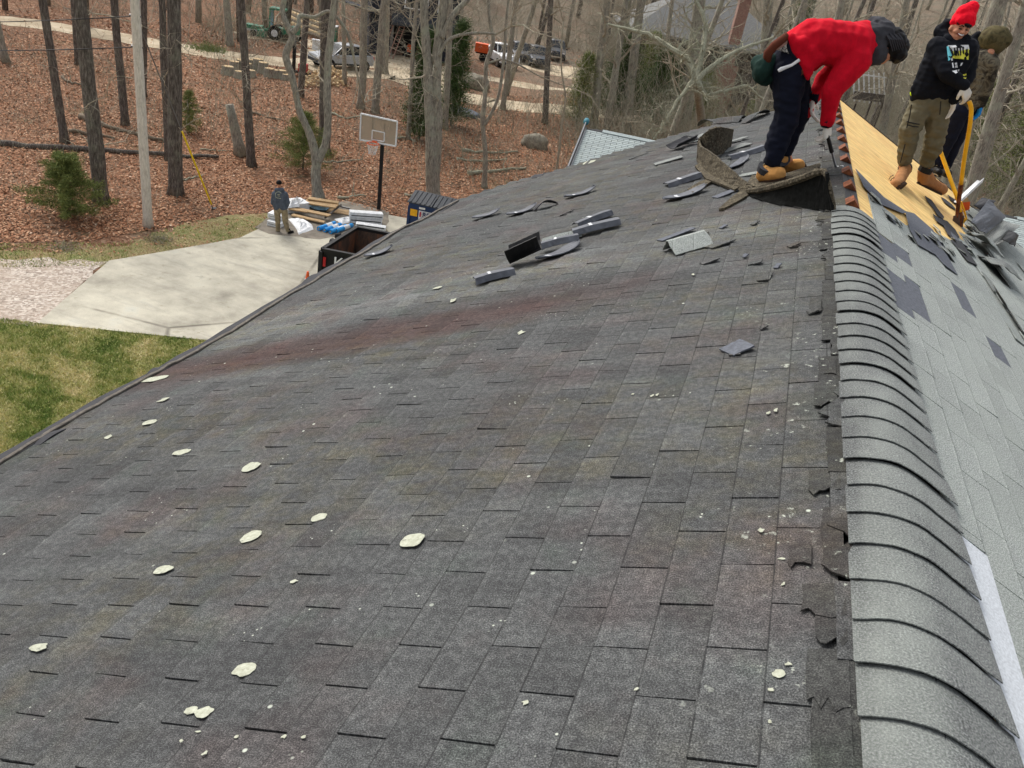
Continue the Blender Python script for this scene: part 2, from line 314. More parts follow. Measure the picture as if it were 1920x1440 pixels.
# bark and foliage
def bark(name, a, b, c_, lich=.0):
    t = NT(name, .97, 0, .1); p = t.obj(); f = t.noise(t.map(p, (9, 9, 1.8)), 2.2, 5, .75)
    c = t.ramp(f, [(.3, lin(a)), (.5, lin(b)), (.7, lin(c_))])
    if lich: c = t.mix(t.ramp(t.noise(p, 1.7, 5, .7), [(.5, 0.0), (.62, lich)]), c, lin((164, 166, 146)))
    t.col(c); t.bump(f, .9, .03); return t.mat
M['pinebark'] = bark('pine_bark', (54, 50, 47), (96, 89, 83), (142, 134, 126), .22)
M['oakbark'] = bark('oak_bark', (86, 80, 72), (144, 138, 126), (182, 176, 160), .6)
M['twig'] = bark('twig', (116, 108, 96), (162, 152, 134), (196, 188, 168), .5)
M['lichtwig'] = bark('lichen_twig', (120, 118, 98), (156, 154, 134), (184, 184, 162), .6)
M['pole'] = bark('weathered_pole', (172, 163, 152), (208, 199, 187), (230, 222, 211), 0)
t = NT('needles', .7, 0, .2); t.col(t.ramp(t.attr(), [(0, lin((70, 82, 42))), (.5, lin((110, 122, 66))), (1, lin((158, 162, 98)))])); M['needle'] = t.mat
t = NT('dark_needles', .7, 0, .2); t.col(t.ramp(t.attr(), [(0, lin((42, 60, 32))), (.5, lin((70, 94, 50))), (1, lin((112, 130, 76)))])); M['needle2'] = t.mat
for k_, c_, r_ in (('white', (225, 226, 226), .5), ('navy', (26, 52, 94), .5), ('blue', (36, 146, 214), .45), ('ltblue', (160, 205, 230), .5), ('wood', (176, 146, 106), .8), ('yellow', (232, 196, 30), .5),
                   ('cardboard', (180, 150, 112), .85), ('greyplastic', (52, 56, 62), .6), ('orange', (232, 96, 40), .55), ('red', (176, 26, 30), .5), ('green', (52, 128, 98), .5),
                   ('silver', (168, 172, 176), .3), ('darkcar', (46, 52, 60), .3), ('glass', (30, 36, 42), .12), ('tyre', (22, 22, 23), .85), ('rim', (150, 152, 156), .35), ('steel', (120, 120, 122), .4),
                   ('darkwall', (38, 42, 52), .8), ('greyroof', (112, 112, 110), .95), ('brick', (150, 116, 104), .9), ('darkwood', (70, 62, 56), .9), ('darkwood2', (96, 90, 84), .9), ('log', (112, 100, 84), .95), ('logend', (198, 172, 132), .9), ('teal', (50, 112, 124), .7),
                   ('roll_tape', (246, 178, 26), .5)):
    M[k_] = simple(k_ + '_surface', c_, r_, .85 if k_ in ('rim', 'steel') else 0)
t = NT('rusty_steel', .7, .2); f = t.noise(t.map(t.pos(), (2, 2, .7)), 1.6, 5, .7); t.col(t.ramp(f, [(.32, lin((52, 48, 46))), (.5, lin((96, 78, 66))), (.62, lin((134, 88, 62))), (.75, lin((108, 100, 92)))])); M['rusty'] = t.mat
t = NT('tinted_backboard', .15, 0, .5); t.col(lin((176, 164, 146))); t.b.inputs['Alpha'].default_value = .5; M['board'] = t.mat
def cloth(name, rgb, var=.2, rough=.9):
    t = NT(name, rough, 0, .15); c = lin(rgb); f = t.noise(t.pos(), 9, 4); f2 = t.noise(t.pos(), 120, 2)
    t.col(t.ramp(f, [(.3, tuple(x * (1 - var) for x in c[:3]) + (1,)), (.7, tuple(min(1, x * (1 + var)) for x in c[:3]) + (1,))])); t.bump(f2, .15, .003); return t.mat
M['c_red'] = cloth('red_fleece', (196, 12, 36), .22); M['c_navy'] = cloth('navy_trousers', (20, 23, 36)); M['c_black'] = cloth('black_hoodie', (20, 22, 28)); M['c_olive'] = cloth('olive_cargo', (104, 98, 78))
M['c_boot'] = cloth('tan_boot', (192, 140, 80)); M['c_boot2'] = cloth('brown_boot', (158, 112, 72)); M['c_sole'] = cloth('boot_sole', (60, 44, 34)); M['c_glove'] = cloth('white_glove', (222, 218, 208), .08); M['c_hat'] = cloth('red_knit', (232, 14, 40), .08)
M['c_skin'] = cloth('skin', (190, 134, 106), .08, .6); M['c_grey'] = cloth('grey_hood', (62, 62, 66)); M['c_hair'] = cloth('hair', (22, 20, 20), .5, .5); M['c_lime'] = cloth('lime_shirt', (196, 226, 30), .05)
M['c_khaki'] = cloth('khaki_camo', (146, 132, 106), .35); M['c_slate'] = cloth('slate_hoodie', (86, 93, 104)); M['c_blueglove'] = cloth('blue_glove', (30, 120, 190)); M['c_leather'] = cloth('leather', (92, 48, 34)); M['c_pouch'] = cloth('green_pouch', (30, 52, 46)); M['c_redglove'] = cloth('red_palm', (180, 40, 44))
t = NT('camo', .9, 0, .1); f = t.noise(t.pos(), 7, 4, .6, .6); t.col(t.ramp(f, [(.38, lin((38, 36, 32))), (.46, lin((74, 68, 58))), (.54, lin((112, 106, 90))), (.62, lin((56, 50, 44)))])); M['c_camo'] = t.mat
t = NT('camo_hood', .9, 0, .1); f = t.noise(t.pos(), 14, 4, .6, .6); t.col(t.ramp(f, [(.36, lin((60, 56, 38))), (.55, lin((92, 84, 58))), (.7, lin((70, 62, 46)))])); M['c_hood'] = t.mat
# ------------------------------------------------------------------ ground
CL = V((CAM.x, CAM.y))
def hgt(x, y):
    d = sqrt((x - CL.x) ** 2 + (y - CL.y) ** 2); k = max(0, d - 105)
    h = 26 * (1 - exp(-k / 110)) if k else 0
    if d > 70: h += (noise.noise(V((x * .03, y * .03, 0))) * 1.5) * min(1, (d - 70) / 40)
    return h
def gxy(x, y): return V((x, y, GZ + hgt(x, y)))
mb = MB(); xs = list(np.concatenate([np.linspace(-420, -90, 24), np.linspace(-80, 80, 33), np.linspace(90, 420, 24)])); ys = list(np.concatenate([np.linspace(-90, 120, 36), np.linspace(128, 560, 40)]))
pts = [(x, y, GZ + hgt(x, y)) for y in ys for x in xs]; nx = len(xs)
mb.add(pts, [(j * nx + i, j * nx + i + 1, (j + 1) * nx + i + 1, (j + 1) * nx + i) for j in range(len(ys) - 1) for i in range(nx - 1)])
mb.build('ground', M['leafground'], smooth=True, kind='structure')
def flat(name, poly, mat, z, jit=0.0, sub=1, kind='structure', thick=.15, seed=1):
    rng = random.Random(seed); P = []
    n = len(poly)
    for i in range(n):
        a, b = V(poly[i]), V(poly[(i + 1) % n]); L = (b - a).length; m = max(1, int(L / sub)) if jit else 1
        for k in range(m):
            q = a.lerp(b, k / m)
            if jit and k: q = q + V((rng.uniform(-jit, jit), rng.uniform(-jit, jit)))
            P.append(V((q.x, q.y, GZ + z)))
    mb = MB(); mb.prism(P, (0, 0, -thick)); return mb.build(name, mat, kind=kind)
def G2(px, py):
    p = gnd(px, py); return (p.x, p.y)
# lawn, gravel, verge, driveway
A_, B_, C_ = G2(70, 607), G2(205, 490), G2(375, 638)
lawn_poly = [G2(-260, 560), A_, C_, (A_[0] + (C_[0] - A_[0]) * 3, A_[1] + (C_[1] - A_[1]) * 3), (6, 6), (6, -8), (-30, -8), (-34, 6)]
flat('lawn', lawn_poly, M['lawn'], .004, .12, .4)
flat('gravel_area', [G2(-240, 500), G2(-60, 482), B_, (A_[0] + .1, A_[1] + .1), G2(60, 612), G2(0, 606), G2(-200, 585)], M['gravel'], .012, .15, .4)
flat('verge', [G2(-200, 470), G2(0, 470), G2(150, 468), G2(240, 462), G2(330, 425), G2(420, 405), G2(520, 398), G2(600, 392), G2(600, 440), G2(500, 452), G2(330, 480), G2(205, 500), G2(0, 498), G2(-200, 505)], M['verge'], .008, .28, .5)
drive = [A_, B_, G2(290, 476), G2(380, 460), G2(450, 447), G2(490, 428), G2(520, 405), G2(545, 388), G2(640, 380), G2(720, 402), G2(770, 412), G2(900, 445), (8, 30), (8, 12), (A_[0] + (C_[0] - A_[0]) * 3, A_[1] + (C_[1] - A_[1]) * 3)]
flat('driveway', drive, M['concrete'], .03, thick=.18)
# dirt road, side track and clearing
def road(name, px, wd, z, seed):
    c = [V(G2(*p)) for p in px]; L = []; R_ = []; rng = random.Random(seed); out = []
    for i in range(len(c) - 1):
        for k in range(6):
            out.append(c[i].lerp(c[i + 1], k / 6))
    out.append(c[-1])
    for i, p in enumerate(out):
        d = (out[min(i + 1, len(out) - 1)] - out[max(i - 1, 0)]).normalized(); n = V((-d.y, d.x)); wv = wd * (1 + rng.uniform(-.14, .14))
        L.append(p + n * wv / 2); R_.append(p - n * wv / 2)
    mb = MB(); n_ = len(L)
    mb.add([(p.x, p.y, gxy(p.x, p.y).z + z) for p in L] + [(p.x, p.y, gxy(p.x, p.y).z + z) for p in R_], [(i, i + 1, n_ + i + 1, n_ + i) for i in range(n_ - 1)])
    return mb.build(name, M['dirt'], kind='structure')
road('dirt_road', [(-300, 5), (-60, 32), (60, 44), (180, 62), (300, 84), (420, 104), (540, 118), (640, 134), (740, 142), (850, 176), (930, 196), (1040, 205), (1200, 218), (1500, 260)], 3.4, .016, 3)
flat('clearing', [G2(560, 92), G2(680, 96), G2(760, 104), G2(860, 112), G2(940, 116), G2(1090, 128), G2(1100, 175), G2(1000, 168), G2(900, 150), G2(850, 178), G2(770, 160), G2(700, 128), G2(640, 124), G2(560, 118)], M['dirt'], .02, .5, 1.2, seed=5)
flat('yard_patch', [G2(440, 30), G2(600, 40), G2(660, 70), G2(600, 95), G2(500, 75), G2(440, 70)], M['dirt'], .012, .5, 1.2, seed=6)
flat('meadow', [G2(1815, 232), G2(1960, 240), G2(2050, 275), G2(1960, 300), G2(1850, 292)], M['verge'], .012, .6, 1.2, seed=7)
def inpoly(x, y, poly):
    x = np.asarray(x); y = np.asarray(y); c = np.zeros(x.shape, bool); j = len(poly) - 1
    for i in range(len(poly)):
        xi, yi = poly[i][0], poly[i][1]; xj, yj = poly[j][0], poly[j][1]
        m = ((yi > y) != (yj > y)) & (x < (xj - xi) * (y - yi) / (yj - yi + 1e-12) + xi); c ^= m; j = i
    return c
RNG = np.random.default_rng(11)
def np_ground_px(n, x0, x1, y0, y1):        # random ground points spread evenly as seen, so near and far ground are equally covered
    px = RNG.uniform(x0, x1, n); py = RNG.uniform(y0, y1, n)
    d = np.array(AX)[None] * ((px - 960) / FPX)[:, None] + np.array(AD)[None] * ((py - 720) / FPX)[:, None] + np.array(AF)[None]
    k = (GZ - CAM.z) / d[:, 2]; P = np.array(CAM)[None] + d * k[:, None]; return P[:, :2], k
def scatter_tris(P, size, flatness, z0):
    n = len(P); a = RNG.uniform(0, 2 * np.pi, n); tilt = RNG.normal(0, flatness, (n, 2)); u = np.stack([np.cos(a), np.sin(a), tilt[:, 0]], 1); v = np.stack([-np.sin(a), np.cos(a), tilt[:, 1]], 1)
    c = np.stack([P[:, 0], P[:, 1], np.full(n, z0) + RNG.uniform(0.01, .06, n)], 1); s = size[:, None]
    return np.concatenate([c - u * s, c + v * s * .55, c + u * s, c - v * s * .55], 1).reshape(-1, 3)
flat('soil_patch', [G2(478, 428), G2(520, 402), G2(560, 385), G2(650, 378), G2(730, 398), G2(725, 440), G2(680, 432), G2(640, 446), G2(600, 450), G2(540, 444), G2(505, 440)], simple('grey_dirt', (124, 116, 104), .95, 0, .3, 3), .036, .10, .35, thick=.02, seed=9)
P, dep = np_ground_px(250000, -60, 1920, 2, 480)
lden = np.array([noise.noise(V((x * .45, y * .45, 7))) + .5 * noise.noise(V((x * 1.3, y * 1.3, 2))) for x, y in P]); keep = (lden > RNG.uniform(-.95, .25, len(dep))) & ~(inpoly(P[:, 0], P[:, 1], drive) | inpoly(P[:, 0], P[:, 1], lawn_poly)) & (dep < 100) & (RNG.random(len(dep)) < np.clip(1.5 - dep / 90, .3, 1))
vg = [G2(-200, 455), G2(150, 455), G2(330, 425), G2(420, 405), G2(520, 398), G2(600, 392), G2(600, 450), G2(205, 505), G2(0, 606), G2(-200, 600)]
keep &= ~inpoly(P[:, 0], P[:, 1], vg) | (RNG.random(len(dep)) < .06)
rp = [[G2(-60, 20), G2(180, 52), G2(420, 92), G2(560, 92), G2(860, 112), G2(1090, 128), G2(1100, 175), G2(850, 186), G2(640, 142), G2(420, 112), G2(180, 74), G2(-60, 46)], [G2(850, 176), G2(1040, 196), G2(1500, 240), G2(1500, 275), G2(1040, 216), G2(850, 190)]]
for r_ in rp: keep &= ~inpoly(P[:, 0], P[:, 1], r_) | (RNG.random(len(dep)) < .05)
P = P[keep]; dep = dep[keep]; n = len(P)
vt = scatter_tris(P, RNG.uniform(.034, .07, n) * np.clip(dep / 34, 1, 2.0), .35, GZ)
np_mesh('leaf_litter', vt, np.arange(n * 4).reshape(-1, 4), M['leaf'], tint=np.repeat(np.clip(RNG.beta(3.2, 3.0, n) + .0, 0, 1), 4))
bpy.data.objects['leaf_litter']['label'] = 'brown dead oak leaves covering the woodland floor'
# grass blades on the lawn and the verge
P, dep = np_ground_px(110000, -40, 420, 590, 900); keep = inpoly(P[:, 0], P[:, 1], lawn_poly); P = P[keep]
P2, d2 = np_ground_px(24000, -60, 620, 385, 505)
k2 = inpoly(P2[:, 0], P2[:, 1], [G2(-200, 458), G2(240, 455), G2(330, 425), G2(520, 398), G2(600, 392), G2(600, 440), G2(500, 452), G2(330, 480), G2(205, 500), G2(-200, 505)]) & ~inpoly(P2[:, 0], P2[:, 1], drive); k2 &= RNG.random(len(d2)) < .8
P = np.concatenate([P, P2[k2]]); n = len(P); a = RNG.uniform(0, 2 * np.pi, n); h = RNG.uniform(.03, .085, n); wd = RNG.uniform(.006, .014, n) * 1.4
base = np.stack([P[:, 0], P[:, 1], np.full(n, GZ)], 1); u = np.stack([np.cos(a), np.sin(a), 0 * a], 1); ln = np.stack([RNG.normal(0, .04, n), RNG.normal(0, .04, n), h], 1)
vt = np.stack([base - u * wd[:, None], base + u * wd[:, None], base + ln], 1).reshape(-1, 3)
gn = np.array([noise.noise(V((x * .9, y * .9, 3))) for x, y in P]); gn2 = np.array([noise.noise(V((x * 3.1, y * 3.1, 3))) for x, y in P])
tt = np.clip(.54 + gn * .55 + gn2 * .35 + RNG.normal(0, .16, n), 0, 1)
np_mesh('grass', vt, np.arange(n * 3).reshape(-1, 3), M['blade'], tint=np.repeat(tt, 3))
bpy.data.objects['grass']['label'] = 'short patchy green and straw grass beside the driveway'
# ------------------------------------------------------------------ the house
house = empty('house', (0, 6, GZ), 'house whose long roof is being stripped, dark old shingles left and pale ones right', 'house')
YE_S = [0, .44, .85, 1.8, 2.2, 2.96, 3.5, 4.07, 4.39, 4.69, 4.9]; YE_Y = [12.33, 12.2, 12.16, 11.9, 11.67, 11.31, 10.9, 10.62, 10.28, 10.06, 9.95]
def yend(s): return float(np.interp(s, YE_S, YE_Y))
def yr(s): return 12.36
def YT(s): return float(np.interp(s, [0, .12, .3, .5, .85, 1.25, 1.45, 1.7, 2.0, 2.35], [7.2, 6.95, 6.8, 6.68, 7.3, 8.0, 8.5, 9.6, 11.2, 12.4]))
Y0_ = -1.2; SE = 4.82
# walls
mb = MB(); hx = SE * CT - .45; zt = -SE * ST - .12 + .45 * math.tan(TH)
prof = [(-hx, GZ), (hx, GZ), (hx, zt), (0, -.12), (-hx, zt)]
mb.add([(x, y, z) for y in (Y0_ + .3, 9.6) for x, z in prof], [(0, 1, 2, 3, 4), (9, 8, 7, 6, 5)] + [(i, 5 + i, 5 + (i + 1) % 5, (i + 1) % 5) for i in range(5)])
mb.build('wall', simple('house_siding', (170, 168, 160), .8), house)
for yy in (1.2, 3.6, 6.0, 8.2):
    for zz in (-4.6, -7.6):
        mb = MB(); mb.box((-hx - .03, yy, zz), (.08, 1.0, 1.3)); wf = mb.build('window', M['white'], house)
        mb = MB(); mb.box((-hx - .08, yy, zz), (.02, .82, 1.12)); mb.build('pane', M['glass'], wf)
def SH(k, n): return .11 * min(1, max(0, ((Y0_ + (9.98 - Y0_) * k / n) - 7.2) / 2.4))
# structural deck under both slopes
lroof = bpy.data.objects.new('old_roof_slope', None); rroof = bpy.data.objects.new('new_roof_slope', None)
for r_ in (lroof, rroof): COL.objects.link(r_); r_.parent = house; r_.location = (0, 0, 0)
mb = MB(); mb0 = MB(); mb0.sheet([[W('R', s, Y0_ + .5 + (5.9 - Y0_ - .5) * k / 10, .001) for k in range(11)] for s in (.03, .12, .195)], .004, V((0, 0, 1))); mb0.build('cap_underlay', M['felt'], rroof)
ss = [0] + [x for x in np.linspace(.1, SE - .01, 26)]
top = [[W('L', s - SH(k, 40) * (s / 4.8) ** 4, Y0_ + (yend(s) - .03 - Y0_) * k / 40, -.016) for k in range(41)] for s in ss]
mb.sheet(top, .10, V((0, 0, 1)), uvs=[(s, Y0_ + (yend(s) - Y0_) * k / 40) for s in ss for k in range(41)])
mb.build('roof_deck', M['edge'], lroof)
# plywood sheets of the right slope
for i in range(4):
    s0 = .055 + i * 1.22; s1 = s0 + 1.216
    y = Y0_
    while y < 12.3:
        y1 = min(y + 2.44, 12.36); mb = MB()
        mb.prism([W('R', s0, y + .002, -.006), W('R', s1, y + .002, -.006), W('R', s1, y1 - .002, -.006), W('R', s0, y1 - .002, -.006)], V((-ST, 0, -CT)) * .016)
        mb.build('plywood_sheet', M['ply'], rroof, origin=W('R', (s0 + s1) / 2, (y + y1) / 2)); y = y1
mb = MB(); mb.prism([W('R', .06, 12.38, .004), W('R', 4.85, 12.38, .004), W('R', 4.85, 12.42, .004), W('R', .06, 12.42, .004)], V((-ST, 0, -CT)) * .14); mb.build('rake_board', M['darkwood'], rroof)
mb = MB(); mb.prism([W('R', 4.86, Y0_, .0), W('R', 4.89, Y0_, .0), W('R', 4.89, 12.4, .0), W('R', 4.86, 12.4, .0)], V((-ST, 0, -CT)) * .18); mb.build('fascia', M['white'], rroof)
rr = random.Random(21)
TABN = {'L': V((-ST, 0, CT)), 'R': V((ST, 0, CT))}
def slab(mb, side, poly, lift=0.0, th=.006, tint=.5):       # poly of (s, Y, off)
    top = [W(side, s, y, o + lift) for s, y, o in poly]; n = TABN[side]
    mb.prism(top, [-n * th] * len(poly), 0, [(s, y) for s, y, o in poly], tint)
def area(side, s0, s1, y0, y1):
    a = proj(W(side, s0, y0)); b = proj(W(side, s1, y1)); c = proj(W(side, s0, y1)); d = proj(W(side, s1, y0))
    if a[2] < .2: return 0
    if not (-80 < (a[0] + b[0]) / 2 < 2000 and -50 < (a[1] + b[1]) / 2 < 1520): return 0
    return abs((b[0] - a[0]) * (c[1] - d[1]) - (b[1] - a[1]) * (c[0] - d[0])) / 2
def patchL(s, y): return False
def _dummy(): pass
def tabs(side, s_first, expo, ymax, tabw, phase, smax, thr):
    out = []; i = 0; s = s_first
    while s < smax - .02:
        s1 = min(s + expo, smax); ph = phase + (tabw / 2 if i % 2 else 0); k = math.floor((Y0_ - ph) / tabw)
        rowj = rr.uniform(-.004, .004)
        while True:
            a = ph + k * tabw + rowj; b = a + tabw; k += 1
            ym = ymax((s + s1) / 2)
            if a > ym - .02: break
            if b < Y0_ : continue
            a = max(a, Y0_); out.append((s, s1, a, min(b, ym), i))
        s = s1; i += 1
    return out
def shape(side, s0, s1, a, b, ragged=0):
    g = rr.uniform(.0022, .0036) * (1.0 if side == 'L' else .55); j = lambda q: rr.uniform(-q, q)
    lo = rr.uniform(.005, .0085) if side == 'L' else rr.uniform(.004, .006)
    if rr.random() < .05: lo += rr.uniform(.002, .006)
    s1 = s1 + .004 + j(.0015)
    p = [(s0 - .012, a + g, -.002), (s1, a + g + j(.001), lo), (s1, b - g + j(.001), lo + j(.001)), (s0 - .012, b - g, -.002)]
    if ragged:
        p[2:3] = [(s1 - rr.uniform(0, .05), b - g + rr.uniform(0, ragged), lo)]; p[3] = (s0 - .012, b + rr.uniform(-ragged, ragged), -.002)
    return p
# old slope: courses from .175 downwards
L_tabs = tabs('L', .175, .1397, yend, .3355, 1.582 + .168, 4.655, 0)
L_tabs = [t_ for t_ in L_tabs]
rank = sorted(L_tabs, key=lambda t_: -area('L', *t_[:4]))
big = set(id(t_) for t_ in rank[:285])
stuff = MB()
for t_ in L_tabs:
    s0, s1, a, b, i = t_; ti = min(1, max(0, rr.gauss(.5, .2)))
    if i == 0 and a > 5.8: pass
    p = shape('L', s0, s1, a, b)
    if False:     # broken tabs beside the caps
        p = [(s0 - .012, a + .004, -.002), (s1 - rr.uniform(0, .05), a + rr.uniform(0, .06), .008), (s1 + rr.uniform(-.01, .02), (a + b) / 2, .012), (s1 - rr.uniform(.0, .06), b - rr.uniform(.0, .05), .01), (s0 - .012, b - .01, -.002)]
    if id(t_) in big:
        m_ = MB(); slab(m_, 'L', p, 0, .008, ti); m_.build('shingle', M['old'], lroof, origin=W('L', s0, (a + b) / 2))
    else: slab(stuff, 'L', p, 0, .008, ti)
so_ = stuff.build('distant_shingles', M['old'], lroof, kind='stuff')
# torn top course between the tabs and the caps
k = 0; y = Y0_
while y < 12.2:
    Lh = rr.uniform(.16, .36); y1 = min(y + Lh, 12.25); sA = .05 if y < 5.6 else .035; mb = MB()
    o = rr.uniform(0, .006); n_ = 8; sh_ = rr.uniform(-.03, .03); rg = rr.random() < .3; lowr = [(.185 + rr.uniform(-.004, .004) + (rr.uniform(-.05, .03) if rg else 0) + sh_, y + Lh * q / n_, .011 + o) for q in range(n_ + 1)]
    slab(mb, 'L', [(sA, y1 - .004, .002)] + [(sA, y + .004, .002)] + [(s_, min(y_, y1), o_) for s_, y_, o_ in lowr], 0, .006, rr.uniform(.05, .4))
    mb.build('torn_shingle', M['torn' if rr.random() < .75 else 'old'], lroof, origin=W('L', .12, y)); y = y1
for q, (px, py, L_, wd_) in enumerate([(1550, 905, .13, .10), (1548, 1128, .12, .11), (1500, 1045, .10, .06), (1570, 1275, .17, .12), (1380, 655, .15, .05), (1555, 690, .16, .07), (1558, 470, .14, .05), (1548, 740, .2, .08), (1570, 1000, .24, .07), (1565, 1180, .12, .08), (1530, 575, .2, .05), (1575, 1380, .22, .1)]):
    s, y = hitL(px, py); mb = MB(); n_ = 9; pp = []
    sl = max(.145, s - wd_ / 2); sr = s + wd_ / 2; pp = [(sl, y + L_ / 2, .010), (sl, y - L_ / 2 + rr.uniform(-.01, .01), .013)]
    for e in range(1, 6): pp.append((sl + (sr - sl) * e / 6, y - L_ / 2 + rr.uniform(-.022, .022) * (q != 4), .0135))
    pp += [(sr, y - L_ / 2 + rr.uniform(-.01, .02), .013), (sr + rr.uniform(-.01, .01), y, .012), (sr, y + L_ / 2, .010)]
    slab(mb, 'L', pp, 0, .004, rr.uniform(.2, .7)); mb.build('torn_shingle', M['torn' if q != 4 else 'old'], lroof, origin=W('L', s, y))
# lichen discs
LICH = [(773, 1014, 44, 30), (470, 1002, 34, 26), (597, 967, 26, 18), (471, 876, 28, 18), (305, 1067, 32, 20), (459, 1257, 42, 32), (385, 1341, 34, 28), (361, 1337, 26, 20), (342, 849, 28, 12), (310, 757, 18, 8), (292, 712, 38, 12), (977, 626, 20, 9), (283, 797, 24, 8), (204, 823, 16, 8), (821, 543, 18, 7), (850, 564, 14, 6),
        (75, 1219, 32, 18), (551, 1091, 14, 10), (987, 1324, 16, 14), (537, 1391, 12, 10), (573, 1392, 12, 10), (1195, 1299, 11, 10), (344, 1398, 10, 10), (389, 1423, 12, 12), (375, 1380, 14, 8), (448, 1390, 9, 9), (1103, 243 + 60, 18, 6), (1462, 1270, 26, 18), (1480, 1252, 18, 10), (1447, 1300, 16, 8), (1445, 1360, 16, 10), (1440, 778, 12, 8), (1455, 772, 12, 9), (1427, 998, 14, 10), (1466, 1052, 16, 8), (1470, 1100, 10, 10), (1223, 741, 8, 5), (1232, 739, 8, 6), (1186, 738, 6, 4), (1300, 520, 7, 4)]
for px, py, wp, hp in LICH:
    s, y = hitL(px, py); sa, _ = hitL(px - wp / 2, py); _, yb = hitL(px, py - hp / 2); rs = abs(sa - s) * .92; ry = abs(yb - y) * .85; big_ = wp > 22; mb = MB(); n_ = 26 if big_ else 9; pp = []
    for e in range(n_):
        a = 2 * pi * e / n_; r_ = 1 + .30 * noise.noise(V((cos(a) * 1.6 + px, sin(a) * 1.6, py))) + rr.uniform(-.03, .03) if big_ else rr.uniform(.4, 1.15); ds = cos(a) * rs * r_ ; dy = sin(a) * ry * r_
        pp.append((s + ds, y + dy - ds * .0, .0072))
    slab(mb, 'L', pp, .0022, .0015, .5); mb.build('lichen_patch', M['lichen'], lroof, origin=W('L', s, y))
# felt strip and the crumpled edge cord along the eave
mb = MB(); g_ = [[W('L', s - SH(k, 90), Y0_ + (9.98 - Y0_) * k / 90, .004 + .012 * noise.noise(V((k * .35, s * 9, 0)))) for k in range(91)] for s in (4.64, 4.69, 4.74, 4.79, 4.83)]
mb.sheet(g_, .006, V((0, 0, 1))); mb.build('felt_strip', M['felt'], lroof)
mb = MB(); pa = []; ra = []
for k in range(260):
    y = Y0_ + (9.95 - Y0_) * k / 259; s = 4.655 - SH(k, 259) * .7 + .035 * noise.noise(V((y * 2.2, 0, 5))) + .02 * noise.noise(V((y * 7, 3, 5))); pa.append(W('L', s, y, .014 + .012 * abs(noise.noise(V((y * 5, 9, 1)))))); ra.append(.010 + .008 * abs(noise.noise(V((y * 9, 2, 2)))))
mb.tube(pa, ra, 6); pa2 = [p + V((-.018, .01, -.004)) for p in pa]; mb.tube(pa2, [r_ * .6 for r_ in ra], 5); mb.build('eave_cord', simple('cord', (104, 98, 90), .95, 0, .4, 30), lroof)
for px, py, L_ in ((592, 522, .34), (88, 824, .2), (1010, 329, .25), (300, 694, .16)):
    s, y = hitL(px, py); mb = MB(); g_ = [[W('L', s + .13 * (j / 4 - .5), y + L_ * (i / 8 - .5), .006 + .022 * sin(pi * i / 8) * (.3 + .7 * j / 4)) for j in range(5)] for i in range(9)]
    mb.sheet(g_, .006, V((0, 0, 1))); mb.build('curled_felt', M['felt'], lroof)
# vent slot along the stripped ridge with the brown rafter tops in it
mb = MB(); y0s, y1s = 5.80, 12.3
mb.prism([W('L', .035, y0s, .004), W('R', .06, y0s, .004), W('R', .06, y1s, .004), W('L', .035, y1s, .004)], V((0, 0, -.05))); mb.build('ridge_slot', M['black'], house)
y = 5.92
while y < 12.2:
    mb = MB(); L_ = .17; h = .03
    for e in (0, 1):
        pass
    mb.add([W('L', .04, y, .006), W('R', .058, y, .006), W('R', .058, y + L_, .006), W('L', .04, y + L_, .006), V((.005, y + .0, .030)), V((.005, y + L_, .026))],
           [(0, 1, 4), (1, 2, 5, 4), (2, 3, 5), (3, 0, 4, 5), (0, 3, 2, 1)], tint=.5)
    mb.build('rafter_top', M['rust'], house, origin=(0, y, .02)); y += .545
# ridge caps: bent over the ridge, each lapped on the one nearer
def bend(u):          # u metres across the cap, 0 at left edge; returns point in (x, z) over the ridge
    r_ = .13; wl_ = .132
    return u
def cap_point(u, y, off):
    # left straight part, round crown, right straight part
    a0 = .075; th = TH; R_ = .22; arc = 2 * th * R_
    # crown centre below the ridge so the straight parts stay on the slopes
    cz = -R_ / cos(th) ; 
    tlen = R_ * math.tan(th)
    if u < .132 - tlen: s = .132 - u; return W('L', s, y, off) if False else V((-s * CT - ST * off, y, -s * ST + CT * off))
    v = u - (.132 - tlen)
    if v < arc:
        a = -th + v / R_; return V((sin(a) * (R_ + off), y, cz + cos(a) * (R_ + off)))
    s = tlen + (v - arc); return V((s * CT + ST * off, y, -s * ST + CT * off))
y = 5.74; k = 0; capys = []
while y > -.6: capys.append(y); y -= .1505
for k, y in enumerate(capys):
    lift = .0035 + (.007 if k % 9 == 4 else 0) + (.006 if k in (17, 28) else 0) + rr.uniform(0, .003); mb = MB(); jl = rr.uniform(-.005, .004); wd_ = .33 + (.02 if y < 2.5 else 0) - .045 * max(0, (y - 2.5) / 3.2); sk = rr.uniform(-.006, .006)
    g_ = []; uvs = []
    for i in range(15):
        u = jl + (wd_ - jl) * i / 14; row = []
        for j, (dy, of) in enumerate(((0, lift + .0045 + .002 * noise.noise(V((i * .5, k, 0)))), (.08, lift * .6 + .003), (.16, .001))):
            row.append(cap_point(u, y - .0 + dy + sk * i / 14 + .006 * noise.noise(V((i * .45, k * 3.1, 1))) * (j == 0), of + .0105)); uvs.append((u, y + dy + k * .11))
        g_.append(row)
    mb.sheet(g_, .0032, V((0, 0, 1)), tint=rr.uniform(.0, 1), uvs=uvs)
    mb.build('ridge_cap', M['cap'], house, origin=cap_point(.16, y, 0))
